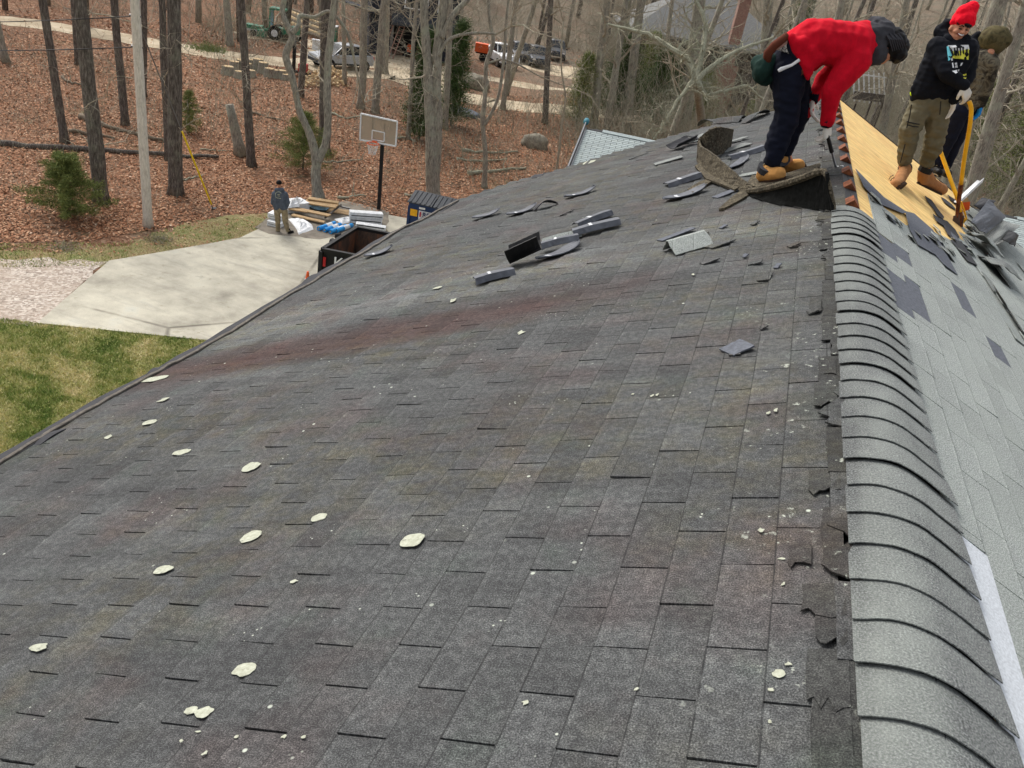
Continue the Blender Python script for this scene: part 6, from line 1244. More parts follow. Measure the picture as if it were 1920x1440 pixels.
def roofsheet(name, px, label, mat, hs2, cat='shingle piece'):      # bent sheet on the new slope: quad grid between four corner pixels with heights
    c = [hitR(*p) for p in px]; org_ = W('R', *c[0]); t = empty(name, org_, label, cat); g_ = []
    for i in range(9):
        row = []
        for j in range(9):
            u, v = i / 8, j / 8; s = (c[0][0] * (1 - u) + c[1][0] * u) * (1 - v) + (c[3][0] * (1 - u) + c[2][0] * u) * v; y = (c[0][1] * (1 - u) + c[1][1] * u) * (1 - v) + (c[3][1] * (1 - u) + c[2][1] * u) * v
            h_ = (hs2[0] * (1 - u) + hs2[1] * u) * (1 - v) + (hs2[3] * (1 - u) + hs2[2] * u) * v + .05 * sin(pi * u) * sin(pi * v) + .02 * noise.noise(V((u * 4, v * 4, s))); row.append(W('R', s, y, .015 + h_))
        g_.append(row)
    mb = MB(); mb.sheet(g_, .007, TABN['R'], uvs=[(i * .1, j * .1) for i in range(9) for j in range(9)]); mb.build('sheet', M[mat], t, origin=org_)
roofsheet('folded_felt', [(1803, 432), (1838, 448), (1868, 424), (1828, 398)], 'crumpled grey felt flap folded over right of the yellow tools', 'under', (.1, .05, .14, .2), 'felt')
roofsheet('folded_felt', [(1812, 398), (1832, 412), (1842, 400), (1822, 388)], 'small dark felt flap behind the folded one', 'felt', (.1, .1, .2, .15), 'felt')
roofsheet('curled_shingle', [(1838, 456), (1862, 470), (1882, 450), (1862, 425)], 'curled pale shingle bundle right of the felt flap', 'cap', (.0, .06, .22, .1))
roofsheet('curled_shingle', [(1805, 440), (1822, 462), (1868, 498), (1850, 460)], 'long lifted shingle strip below the felt flap', 'new', (.02, .12, .08, .02))
roofsheet('curled_shingle', [(1830, 480), (1862, 520), (1900, 540), (1870, 495)], 'second lifted strip lower right of the tools', 'cap', (.0, .1, .08, .02))
roofsheet('folded_felt', [(1856, 470), (1880, 482), (1886, 462), (1868, 452)], 'dark hole-like felt scrap among the slipped shingles', 'black', (.14, .14, .16, .16), 'felt')

# ------------------------------------------------------------------ people
from mathutils.bvhtree import BVHTree
import bmesh
def _sphere(v, f, c, r3, R=None, n1=8, n2=12):
    b = len(v)
    for i in range(n1 + 1):
        for j in range(n2):
            a, e = pi * i / n1, 2 * pi * j / n2; p = V((sin(a) * cos(e) * r3[0], sin(a) * sin(e) * r3[1], cos(a) * r3[2]))
            if R is not None: p = R @ p
            v.append(tuple(V(c) + p))
    for i in range(n1):
        for j in range(n2):
            q = (b + i * n2 + j, b + (i + 1) * n2 + j, b + (i + 1) * n2 + (j + 1) % n2, b + i * n2 + (j + 1) % n2); f.append(q)
def blob(name, parts, voxel, mat, parent, org, smooth=4, fold=0.0, fscale=7, fz=1.0):
    """capsules and ellipsoids grown together into one continuous skin"""
    v, f = [], []
    for p in parts:
        if p[0] == 'c':
            a, r0, b, r1 = V(p[1]), p[2], V(p[3]), p[4]; L = (b - a).length; n = max(2, int(L / (min(r0, r1) * .45)) + 1)
            for k in range(n + 1):
                t = k / n; r = r0 + (r1 - r0) * t; _sphere(v, f, a.lerp(b, t), (r, r, r), None, 6, 9)
        else:
            _sphere(v, f, p[1], p[2], p[3] if len(p) > 3 else None)
    me = bpy.data.meshes.new(name); me.from_pydata(v, [], f); ob = bpy.data.objects.new(name, me); COL.objects.link(ob)
    m = ob.modifiers.new('r', 'REMESH'); m.mode = 'VOXEL'; m.voxel_size = voxel; m.use_smooth_shade = True
    s = ob.modifiers.new('s', 'SMOOTH'); s.iterations = smooth; s.factor = .5
    bpy.context.view_layer.update(); me2 = bpy.data.meshes.new_from_object(ob.evaluated_get(bpy.context.evaluated_depsgraph_get())); bpy.data.objects.remove(ob); bpy.data.meshes.remove(me)
    if fold:
        N = [vv.normal.copy() for vv in me2.vertices]
        for vv, nn in zip(me2.vertices, N):
            p = vv.co; h = 1 - abs(noise.noise(V((p.x * fscale, p.y * fscale, p.z * fscale * fz)))) * 2.2; h2 = noise.noise(V((p.x * fscale * 2.3, p.y * fscale * 2.3 + 5, p.z * fscale * fz * 2))); vv.co = p + nn * fold * (h * .7 + h2 * .4)
    me2.transform(Matrix.Translation(-V(org))); me2.materials.clear(); me2.materials.append(M[mat] if isinstance(mat, str) else mat); me2.name = name
    for p in me2.polygons: p.use_smooth = True
    o = bpy.data.objects.new(name, me2); COL.objects.link(o); o.parent = parent
    loc0 = V(parent.location) + (V(parent.parent.location) if parent.parent else V((0, 0, 0))); o.location = V(org) - loc0; return o
def hand_parts(wr, d, n, curl=.6, sc=1.0, thumb=1, spread=.02):
    d = V(d).normalized(); n = V(n); n = (n - d * n.dot(d)).normalized(); s = d.cross(n); P = []; wr = V(wr)
    for i, (L1, r_) in enumerate(((.040, .0115), (.046, .012), (.043, .0115), (.034, .010))):
        o = (i - 1.5) * spread; b = wr + d * .088 * sc + s * o * sc; P.append(('c', wr + s * o * .55 * sc + d * .01, .019 * sc, b, .015 * sc))
        a1 = curl; d1 = d * cos(a1) + n * sin(a1); m1 = b + d1 * L1 * sc; a2 = curl * 1.9; d2 = d * cos(a2) + n * sin(a2); m2 = m1 + d2 * L1 * .75 * sc; a3 = curl * 2.6; d3 = d * cos(a3) + n * sin(a3)
        P += [('c', b, r_ * 1.15 * sc, m1, r_ * sc), ('c', m1, r_ * sc, m2, r_ * .92 * sc), ('c', m2, r_ * .92 * sc, m2 + d3 * L1 * .5 * sc, r_ * .8 * sc)]
    tb = wr + d * .025 * sc + s * thumb * .028 * sc; t1 = tb + (d * .6 + s * thumb * .8 + n * .35).normalized() * .038 * sc; t2 = t1 + (d * .8 + s * thumb * .15 + n * .6).normalized() * .034 * sc
    P += [('c', tb, .018 * sc, t1, .0135 * sc), ('c', t1, .0135 * sc, t2, .011 * sc)]
    return P
XR = V((AX.x, AX.y, 0)).normalized()
def boot(par, org, heel, toe, ankle, mat, sole='c_sole', cuff='c_grey', sc=1.0):
    h, t_, a = V(heel), V(toe), V(ankle); d = (t_ - h).normalized(); up = (a - h); up = (up - d * up.dot(d)).normalized()
    P = [('c', h + up * .055 * sc + d * .05, .046 * sc, h.lerp(t_, .55) + up * .052 * sc, .047 * sc), ('c', h.lerp(t_, .5) + up * .05 * sc, .047 * sc, t_ + up * .047 * sc - d * .05, .048 * sc), ('c', h + up * .06 * sc + d * .055, .047 * sc, a, .053 * sc), ('c', h.lerp(t_, .45) + up * .065 * sc, .036 * sc, a + d * .02, .046 * sc)]
    b = blob('boot', P, .009, mat, par, org, 3, .003, 22)
    sd = d.cross(up); mb = MB(); pts = []
    for k in range(14):
        e = 2 * pi * k / 14; x = cos(e); L = (t_ - h).length; pts.append(h + d * (L / 2 + x * L * .5) + sd * sin(e) * (.056 if x > -.2 else .050) * sc + up * .026)
    mb.prism(pts, -up * .022); mb.build('sole', M[sole], b, origin=org)
    mb = MB(); mb.cyl(a + (a - h).normalized() * .0, a + (a - h).normalized() * .05, .056 * sc, 14, .058 * sc); mb.build('cuff', M[cuff], b, origin=org)
    lc = MB()
    for k in range(4): c = h.lerp(t_, .38 + .09 * k) + up * (.125 - .021 * k) * sc; lc.tube([c - sd * .028, c + up * .008, c + sd * .028], .005, 5)
    for k in range(3): c = a + d * (.052 * sc) - (a - h).normalized() * (.02 + .026 * k); lc.tube([c - sd * .026, c + d * .006, c + sd * .026], .005, 5)
    lc.build('laces', M['c_khaki'], b, kind='stuff', origin=org)
# ---- stooping worker in red
FN = W('L', *hitL(1445, 349)); FF = W('L', *hitL(1480, 322)); B1 = (FN + FF) / 2; p1 = empty('person', B1, 'person in red fleece and dark trousers bending low over the ridge with a hammer', 'person')
J = lambda x, y, o=0.0: jp(x, y, B1, o)
hN, kN, aN = J(1480, 135, -.10), J(1474, 228, -.16), J(1449, 296, -.20); hF, kF, aF = J(1490, 133, .10), J(1497, 215, .12), J(1472, 278, .14)
waist = J(1490, 98); mid = J(1545, 77); chst = J(1594, 86); sN, eN, wN = J(1606, 112, -.17), J(1561, 168, -.22), J(1551, 228, -.16); sF, eF, wF = J(1604, 105, .15), J(1545, 150, .16), J(1526, 183, .10)
hd = J(1670, 84); nk = J(1634, 84)
body = blob('body', [('c', hN, .08, kN, .05), ('c', kN, .05, aN, .035), ('c', hF, .08, kF, .05), ('c', kF, .05, aF, .035), ('c', aN, .035, FN + V((0, 0, .05)), .03), ('c', aF, .035, FF + V((0, 0, .05)), .03), ('c', waist, .09, chst, .09), ('c', chst, .08, nk, .05), ('c', nk, .055, hd, .06),
       ('c', sN, .05, eN, .04), ('c', eN, .038, wN, .027), ('c', sF, .05, eF, .04), ('c', eF, .038, wF, .027), ('c', chst, .07, sN, .05), ('c', chst, .07, sF, .05), ('e', J(1661, 92), (.075, .085, .095)), ('c', J(1650, 98), .05, J(1647, 108), .028), ('c', J(1655, 112), .035, J(1652, 106), .035)], .011, 'c_skin', p1, B1)
tr = [('c', hN, .128, kN, .093), ('c', kN, .09, aN, .073), ('c', hF, .125, kF, .09), ('c', kF, .088, aF, .07), ('e', J(1482, 118, 0), (.155, .19, .165)), ('c', J(1478, 128, -.06), .13, J(1478, 128, .06), .13), ('c', waist, .135, hN, .12), ('c', waist, .135, hF, .12), ('c', J(1462, 122, 0), .11, J(1470, 145, 0), .12), ('c', aN, .073, J(1449, 300, -.2), .07), ('c', J(1462, 238, -.15), .07, J(1452, 270, -.18), .075)]
blob('trousers', tr, .011, 'c_navy', p1, B1, 3, .014, 9, 1.6)
jk = [('c', J(1500, 86, -.08), .13, J(1545, 78, -.09), .165), ('c', J(1500, 86, .08), .13, J(1545, 78, .09), .165), ('c', J(1545, 78, -.09), .165, J(1596, 86, -.08), .165), ('c', J(1545, 78, .09), .165, J(1596, 86, .08), .165), ('c', J(1488, 78, -.06), .085, J(1520, 66, -.06), .12), ('c', J(1488, 78, .06), .085, J(1520, 66, .06), .12), ('c', J(1596, 86, -.06), .165, J(1615, 78, 0), .15), ('c', J(1618, 78, 0), .14, J(1630, 82, 0), .11),
      ('c', sN, .115, eN, .080), ('c', eN, .078, wN, .053), ('c', sF, .11, eF, .075), ('c', eF, .072, wF, .05), ('c', J(1585, 125, -.19), .085, J(1561, 166, -.22), .078), ('c', J(1484, 70, -.17), .03, J(1515, 148, -.20), .014), ('c', J(1505, 78, -.2), .04, J(1516, 146, -.20), .016), ('c', J(1522, 95, -.2), .05, J(1518, 140, -.20), .02), ('c', J(1495, 80, -.18), .04, J(1514, 125, -.20), .03), ('c', J(1535, 105, -.18), .06, J(1528, 118, -.19), .04), ('c', J(1535, 105, .1), .08, J(1525, 122, .1), .05)]
jac = blob('fleece_jacket', jk, .010, 'c_red', p1, B1, 4, .007, 13, .6)
blob('grey_hood', [('c', J(1636, 68, -.03), .10, J(1642, 98, -.03), .095), ('c', J(1640, 60, .04), .11, J(1646, 100, .04), .085), ('c', J(1650, 66, 0), .11, J(1655, 88, .02), .10)], .010, 'c_grey', p1, B1, 2, .012, 16)
hairb = blob('hair', [('e', J(1673, 82), (.092, .10, .10)), ('c', J(1678, 68), .062, J(1688, 94), .045), ('c', J(1672, 75), .09, J(1682, 100, -.02), .07), ('c', J(1684, 78, -.04), .06, J(1692, 88), .05)], .010, 'c_hair', p1, B1, 1, .013, 24)
for k in range(7): mb = MB(); x0 = 1660 + 4 * k; mb.tube([J(x0, 62 + 3 * (k % 2), -.10), J(x0 + 8, 74, -.125), J(x0 + 14, 96 - k, -.10)], [.006, .008, .003], 5); mb.build('hair_strand', M['c_grey'], hairb, origin=B1)
dwn = (J(1551, 260, -.13) - wN).normalized(); blob('glove', hand_parts(wN + dwn * .02, dwn, XR * -.6 + fv * .6, .75, 1.12, 1), .007, 'c_glove', p1, B1, 2)
blob('glove', hand_parts(wF, (J(1521, 210, .08) - wF), XR * .7 + fv * -.4, .45, 1.1, -1), .007, 'c_glove', p1, B1, 2); blob('glove_fingers', [('c', J(1519, 205, .06), .02, J(1513, 220, .06), .013), ('c', J(1522, 206, .06), .018, J(1518, 218, .06), .012)], .006, 'c_redglove', p1, B1, 1)
for w_, e_ in ((wN, eN), (wF, eF)): q = (w_ - e_).normalized(); mb = MB(); mb.cyl(w_ - q * .03, w_ + q * .035, .052, 16, .044); mb.build('shirt_cuff', M['c_navy'], p1, smooth=True, origin=B1)
boot(p1, B1, W('L', *hitL(1425, 351), .03), W('L', *hitL(1474, 349), .05), J(1434, 322, -.20), 'c_boot', sc=1.18); boot(p1, B1, W('L', *hitL(1447, 323), .02), W('L', *hitL(1522, 316), .02) .lerp(W('L', *hitL(1447, 323), .02), .1), J(1464, 301, .14), 'c_boot', sc=1.12)
pouch = blob('tool_pouch', [('e', J(1430, 128, -.05), (.075, .13, .11)), ('c', J(1424, 120, -.04), .07, J(1434, 146, -.02), .065), ('c', J(1444, 115, -.05), .06, J(1448, 140, -.03), .06)], .010, 'c_pouch', p1, B1, 2, .008, 16)
mb = MB(); mb.tube([J(1437, 118, -.12), J(1440, 100, -.14), J(1452, 86, -.15), J(1478, 66, -.15)], [.03, .035, .035, .03], 8); mb.build('belt', M['c_leather'], p1, smooth=True, origin=B1)
mb = MB(); mb.prism([J(1446, 90, -.17), J(1456, 76, -.17), J(1478, 64, -.17), J(1476, 82, -.17), J(1458, 94, -.17)], fv * .05); mb.build('belt_pad', M['brick'], p1, origin=B1)
wb = MB(); wb.prism([J(1459, 94, -.155), J(1475, 76, -.155), J(1481, 101, -.155)], fv * .05); wbo = wb.build('waistband', M['c_glove'], p1, origin=B1)
text('LEO', .05, J(1470, 93, -.165), J(1478, 98) - J(1463, 92), -fv, 'black', wbo, B1, .002)
blob('undershirt', [('c', J(1484, 84, -.13), .05, J(1496, 108, -.15), .05), ('c', J(1478, 84, -.06), .06, J(1490, 110, -.1), .06)], .01, 'c_navy', p1, B1, 2, .004, 14)
mb = MB(); mb.tube([J(1459, 133, -.20), J(1464, 130, -.20), J(1485, 122, -.21), J(1499, 112, -.21)], [.012, .016, .011, .012], 8); mb.build('white_tool', M['white'], p1, origin=B1)
mb = MB(); mb.prism([J(1490, 126, -.20), J(1503, 122, -.20), J(1507, 138, -.20), J(1496, 146, -.20), J(1488, 140, -.20)], fv * .05); mb.build('tool_holster', M['c_leather'], p1, origin=B1)
hm = empty('hammer', J(1567, 318, -.05), 'hammer with dark grip and bright shaft in the stooping worker glove', 'hammer'); ho = V(hm.location); g0, g1 = J(1551, 252, -.14), J(1568, 317, -.05)
mb = MB(); mb.tube([g0, g0.lerp(g1, .5)], [.014, .017], 8); mb.build('grip', M['black'], hm, origin=ho); mb = MB(); mb.tube([g0.lerp(g1, .5), g1], .009, 8); mb.build('shaft', M['rim'], hm, origin=ho)
mb = MB(); mb.cyl(g1 + XR * .0 + UP * .01, g1 + XR * .035 + UP * .012, .016, 12); mb.cyl(g1 + XR * .03 + UP * .012, g1 + XR * .05 + UP * .014, .022, 12); mb.build('striking_face', M['white'], hm, origin=ho); mb = MB(); mb.tube([g1, g1 - XR * .06 - UP * .005, g1 - XR * .10 - UP * .02], [.014, .011, .005], 8); mb.build('claw', M['black'], hm, origin=ho)
# ---- smiling worker in black hoodie and red beanie
B2 = W('R', .9, 9.1); p2 = empty('person', B2, 'smiling person in black hoodie, red beanie and olive cargo trousers leaning on a yellow tool', 'person'); J = lambda x, y, o=0.0: jp(x, y, B2, o)
hA, kA, aA = J(1729, 196, 0), J(1706, 243, -.06), J(1696, 300, -.02); hB, kB, aB = J(1760, 196, 0), J(1756, 245, -.04), J(1738, 304, .06)
sA_, eA, wA = J(1757, 88, -.02), J(1774, 137, -.20), J(1807, 161, -.26); sB, eB, wB = J(1816, 92, .03), J(1814, 142, .0), J(1790, 186, -.10); hc = J(1799, 54, -.01); nk = J(1788, 78, 0)
hup = (J(1816, 26) - J(1790, 72)).normalized(); hsd = XR; hf = hup.cross(hsd).normalized(); hf = hf if hf.dot(CAM - B2) > 0 else -hf; hR = Matrix((hsd, hf, hup)).transposed()
tA = W('R', *hitR(1687, 353), .01); tB = W('R', *hitR(1738, 363), .01)
skinp = [('c', hA, .085, kA, .055), ('c', kA, .055, aA, .04), ('c', hB, .085, kB, .055), ('c', kB, .055, aB, .04), ('c', aA, .04, aA - UP * .06, .035), ('c', aB, .04, aB - UP * .06, .035), ('c', J(1745, 180), .09, J(1785, 100), .08), ('c', J(1785, 100), .07, nk, .05), ('c', nk, .052, hc, .055), ('c', sA_, .05, eA, .04), ('c', eA, .038, wA, .027), ('c', sB, .05, eB, .04), ('c', eB, .038, wB, .027), ('c', J(1785, 98), .06, sA_, .05), ('c', J(1785, 98), .06, sB, .05),
         ('e', hc + hup * .015 - hf * .015, (.076, .092, .108), hR), ('e', hc - hup * .055 + hf * .012, (.058, .062, .052), hR), ('c', hc - hup * .09 + hf * .045, .024, hc - hup * .085 + hf * .03, .03)]
for sg in (-1, 1): skinp += [('e', hc - hup * .022 + hsd * sg * .040 + hf * .048, (.027, .024, .022), hR), ('e', hc + hup * .026 + hsd * sg * .028 + hf * .066, (.026, .014, .010), hR), ('e', hc - hup * .005 + hsd * sg * .08, (.012, .022, .03), hR)]
skinp += [('c', hc + hup * .012 + hf * .078, .011, hc - hup * .022 + hf * .098, .015), ('c', hc - hup * .024 + hf * .084 - hsd * .014, .010, hc - hup * .024 + hf * .084 + hsd * .014, .010), ('c', hc - hup * .064 + hf * .068 - hsd * .016, .010, hc - hup * .064 + hf * .068 + hsd * .016, .010)]
blob('body', skinp, .0065, 'c_skin', p2, B2, 2)
def fpt(x, z, y): return hc + hsd * x + hup * z + hf * y
for sg in (-1, 1):
    mb = MB(); mb.tube([fpt(sg * .045, .006, .070), fpt(sg * .030, .003, .080), fpt(sg * .016, .004, .078)], [.003, .0055, .003], 6); mb.build('eye', M['c_hair'], p2, origin=B2)
    mb = MB(); mb.tube([fpt(sg * .052, .022, .070), fpt(sg * .032, .032, .083), fpt(sg * .013, .024, .086)], [.003, .0055, .004], 6); mb.build('eyebrow', M['c_hair'], p2, origin=B2)
mb = MB(); mb.tube([fpt(-.036, -.036, .062), fpt(-.018, -.045, .081), fpt(0, -.048, .086), fpt(.018, -.045, .081), fpt(.036, -.036, .062)], [.003, .008, .010, .008, .003], 8); mb.build('mouth', simple('lip', (120, 60, 52), .6), p2, origin=B2)
mb = MB(); mb.tube([fpt(-.026, -.038, .078), fpt(-.012, -.043, .090), fpt(0, -.045, .093), fpt(.012, -.043, .090), fpt(.026, -.038, .078)], [.003, .005, .006, .005, .003], 8); mb.build('teeth', M['white'], p2, origin=B2)
blob('hair', [('c', fpt(-.06, .05, .045), .02, fpt(.06, .05, .045), .02), ('c', fpt(.0, .045, .075), .016, fpt(.045, .04, .062), .016)], .006, 'c_hair', p2, B2, 1, .004, 60)
hat = blob('beanie', [('e', fpt(0, .085, -.02), (.099, .108, .085), hR), ('c', fpt(-.05, .065, .035), .040, fpt(.05, .065, .035), .040), ('c', fpt(0, .10, -.03), .09, fpt(.035, .185, -.05), .058), ('c', fpt(-.03, .13, -.02), .07, fpt(.02, .18, -.04), .055), ('c', fpt(-.07, .045, -.02), .035, fpt(-.02, .045, -.09), .04), ('c', fpt(.07, .045, -.02), .035, fpt(.02, .045, -.09), .04)], .0075, 'c_hat', p2, B2, 2, .004, 30)
mb = MB(); mb.sheet([[fpt(-.045 + .016 * k, .078 + .016 * j, .083 - abs(-.045 + .016 * k) * .25 + j * .001) for j in range(2)] for k in range(4)], .002, hf); mb.build('beanie_tag', M['white'], hat, origin=B2)
hoodp = [('c', J(1733, 168, -.02), .12, J(1762, 98, -.02), .12), ('c', J(1762, 170, 0), .12, J(1805, 98, 0), .13), ('c', J(1745, 170), .13, J(1783, 100), .14), ('c', J(1766, 100), .12, sA_, .09), ('c', J(1805, 100), .12, sB, .09), ('c', sA_, .092, eA, .074), ('c', eA, .072, wA, .050), ('c', sB, .088, eB, .07), ('c', eB, .068, wB, .048), ('c', J(1728, 178, 0), .10, J(1762, 182, 0), .11), ('c', J(1776, 84, .02), .07, J(1800, 84, .02), .07), ('c', J(1735, 176, -.03), .085, J(1768, 180, -.03), .085)]
hd_ = blob('hoodie', hoodp, .0095, 'c_black', p2, B2, 3, .012, 9, 1.2)
blob('hood', [('c', J(1762, 60, .09), .055, J(1776, 74, .02), .055), ('c', J(1762, 60, .09), .055, J(1776, 46, .10), .045), ('c', J(1776, 74, -.02), .045, J(1792, 84, -.06), .035), ('c', J(1792, 84, -.06), .035, J(1812, 74, .0), .04), ('c', J(1776, 46, .1), .05, J(1800, 56, .12), .06), ('c', J(1764, 58, .1), .06, J(1800, 70, .12), .07)], .009, 'c_black', p2, B2, 2, .008, 16)
trp = [('c', hA, .118, kA, .097), ('c', kA, .094, aA, .066), ('c', hB, .118, kB, .097), ('c', kB, .094, aB, .07), ('c', J(1733, 190), .125, J(1758, 192), .125), ('c', J(1703, 262, -.06), .085, J(1700, 280, -.05), .08), ('c', J(1752, 265, -.04), .09, J(1748, 282, 0), .085)]
blob('cargo_trousers', trp, .0095, 'c_olive', p2, B2, 3, .014, 9, 1.8)
for pts_ in ([(1709, 196), (1706, 215), (1700, 240)], [(1697, 270), (1692, 290), (1688, 305)], [(1700, 228), (1712, 231), (1724, 233)], [(1701, 234), (1712, 237), (1722, 238)], [(1764, 190), (1763, 204), (1762, 215)]):
    mb = MB(); mb.tube([J(x, y, -.17) for x, y in pts_], .0055, 5); mb.build('zip', M['black'], p2, origin=B2)
blob('lime_shirt', [('c', J(1713, 175, -.0), .035, J(1728, 180, -.05), .05), ('c', J(1716, 174, .04), .05, J(1735, 178, .0), .07)], .009, 'c_lime', p2, B2, 2)
boot(p2, B2, tA + fv * .07 + XR * .07 + V((0, 0, .0)), tA - fv * .13 - XR * .07, J(1697, 318, .02), 'c_boot2', cuff='black', sc=1.15); boot(p2, B2, J(1719, 345, .08) , tB + XR * .14 + fv * .0, J(1733, 322, .06), 'c_boot2', cuff='black', sc=1.2)
gl1 = blob('glove', hand_parts(wA, J(1817, 190, -.24) - wA, -XR * .4 + fv * .9 - UP * .1, .5, 1.15, -1), .0065, 'c_glove', p2, B2, 2); blob('glove', hand_parts(wB, J(1778, 222, -.10) - wB, -XR * .8 - fv * .2, .22, .95, 1), .0065, 'c_glove', p2, B2, 2)
blob('glove_palm', [('c', J(1777, 200, -.03), .022, J(1773, 216, -.04), .012), ('c', J(1780, 205, -.03), .018, J(1777, 220, -.04), .011)], .006, 'c_redglove', p2, B2, 1)
# print on the hoodie follows the cloth
def bvh_of(o):
    me = o.data; loc0 = V(o.location) + V(o.parent.location); return BVHTree.FromPolygons([vv.co + loc0 for vv in me.vertices], [p.vertices[:] for p in me.polygons])
def drape(polys, o, name, mat, off, org, lab=None):
    bt = bvh_of(o); mb = MB()
    for poly in polys:
        bm = bmesh.new(); vs_ = [bm.verts.new((x, y, 0)) for x, y in poly]; bm.faces.new(vs_)
        bmesh.ops.triangulate(bm, faces=bm.faces[:]); bmesh.ops.subdivide_edges(bm, edges=bm.edges[:], cuts=2, use_grid_fill=True); bm.verts.index_update(); P_ = []
        for vv in bm.verts:
            d = ray(vv.co.x, vv.co.y).normalized(); h = bt.ray_cast(CAM, d); P_.append(h[0] - d * off if h[0] is not None else J(vv.co.x, vv.co.y, -.16))
        mb.add(P_, [tuple(vv.index for vv in f.verts) for f in bm.faces]); bm.free()
    return mb.build(name, M[mat], o, origin=org)
M['pcyan'] = simple('cyan_print', (120, 214, 224), .7); M['pyel'] = simple('yellow_print', (226, 222, 80), .7)
drape([[(1775, 87), (1781, 86), (1782, 112), (1778, 114)], [(1781, 88), (1786, 88), (1785, 104), (1782, 106)]], hd_, 'print', 'pcyan', .004, B2)
drape([[(1787, 96), (1817, 92), (1816, 112), (1786, 109)]], hd_, 'print', 'pyel', .004, B2); drape([[(1777, 85), (1816, 84), (1818, 93), (1787, 96), (1778, 91)]], hd_, 'print', 'white', .0045, B2)
LET = [[(1779, 87), (1783, 87), (1787, 98), (1789, 104), (1786, 105), (1782, 96)], [(1788, 88), (1791, 88), (1792, 103), (1789, 104)], [(1793, 88), (1796, 88), (1799, 104), (1796, 105)], [(1799, 87), (1802, 87), (1803, 104), (1800, 104)], [(1804, 87), (1814, 88), (1814, 91), (1807, 91), (1808, 101), (1805, 103)], [(1811, 92), (1815, 92), (1814, 101), (1809, 103), (1809, 99), (1811, 98)]]
drape(LET, hd_, 'lettering', 'black', .007, B2)
drape([[(1785, 118), (1787, 117), (1789, 127), (1786, 127)], [(1790, 118), (1794, 117), (1795, 121), (1791, 122)], [(1791, 123), (1795, 122), (1796, 127), (1791, 127)], [(1785, 133), (1799, 130), (1798, 134), (1792, 138)], [(1783, 109), (1786, 108), (1787, 113), (1784, 114)], [(1802, 118), (1806, 117), (1803, 123), (1800, 124)]], hd_, 'print', 'white', .004, B2)
drape([[(1805, 140), (1812, 138), (1812, 141), (1807, 143)], [(1806, 146), (1812, 144), (1811, 148)]], hd_, 'print', 'pyel', .004, B2)
# ---- third worker in camouflage
B3 = W('R', 1.5, 11.3); p3 = empty('person', B3, 'person in camouflage hooded jacket and black trousers, head bowed, behind the smiling worker', 'person'); J = lambda x, y, o=0.0: jp(x, y, B3, o)
hc3 = J(1862, 80); s3, e3, w3 = J(1858, 120, -.12), J(1851, 160, -.12), J(1839, 196, -.12); s4, e4, w4 = J(1826, 118, .1), J(1815, 165, .05), J(1806, 205, .0); k1, a1 = J(1777, 262, -.05), J(1755, 310, -.02); k2, a2 = J(1792, 262, .1), J(1772, 312, .12)
blob('body', [('c', J(1800, 208, -.06), .085, k1, .055), ('c', k1, .055, a1, .04), ('c', J(1812, 208, .06), .085, k2, .055), ('c', k2, .055, a2, .04), ('c', J(1812, 195), .08, J(1840, 118), .08), ('c', J(1840, 118), .06, hc3, .055), ('e', hc3, (.08, .1, .105)), ('c', J(1856, 96, -.05), .05, J(1854, 103, -.06), .04), ('c', J(1857, 98, -.10), .045, J(1854, 103, -.10), .035), ('c', s3, .05, e3, .04), ('c', e3, .038, w3, .027), ('c', s4, .05, e4, .04), ('c', e4, .038, w4, .027)], .012, 'c_skin', p3, B3)
blob('camouflage_jacket', [('c', J(1814, 192, -.04), .14, J(1842, 118, -.03), .16), ('c', J(1820, 192, .06), .14, J(1842, 118, .06), .16), ('c', s3, .095, e3, .075), ('c', e3, .073, w3, .055), ('c', s4, .09, e4, .07), ('c', e4, .07, w4, .052), ('c', J(1846, 112), .12, J(1856, 100, .05), .1)], .011, 'c_camo', p3, B3, 3, .006, 8)
blob('camouflage_hood', [('e', J(1862, 76, .02), (.165, .17, .16)), ('c', J(1850, 92, .04), .12, J(1850, 104, .08), .09), ('c', J(1872, 70, 0), .12, J(1882, 76, -.03), .09)], .011, 'c_hood', p3, B3, 2, .005, 9); blob('jacket_collar', [('c', J(1824, 74, .1), .05, J(1834, 66, .08), .045), ('c', J(1824, 74, .1), .05, J(1832, 84, .02), .04)], .010, 'c_black', p3, B3, 2)
blob('trousers', [('c', J(1799, 208, -.06), .12, k1, .09), ('c', k1, .085, a1, .07), ('c', J(1812, 208, .06), .12, k2, .09), ('c', k2, .085, a2, .07), ('c', J(1800, 203), .125, J(1815, 203), .13)], .011, 'c_navy', p3, B3, 3, .012, 9)
blob('glove', hand_parts(w3, J(1831, 222, -.12) - w3, -XR, .5, 1.15, 1), .007, 'c_blueglove', p3, B3, 2)
for a_ in (a1, a2): boot(p3, B3, a_ - UP * .09 - fv * -.06, a_ - UP * .10 - fv * .20, a_ - UP * .01, 'c_hair', 'black', 'black')
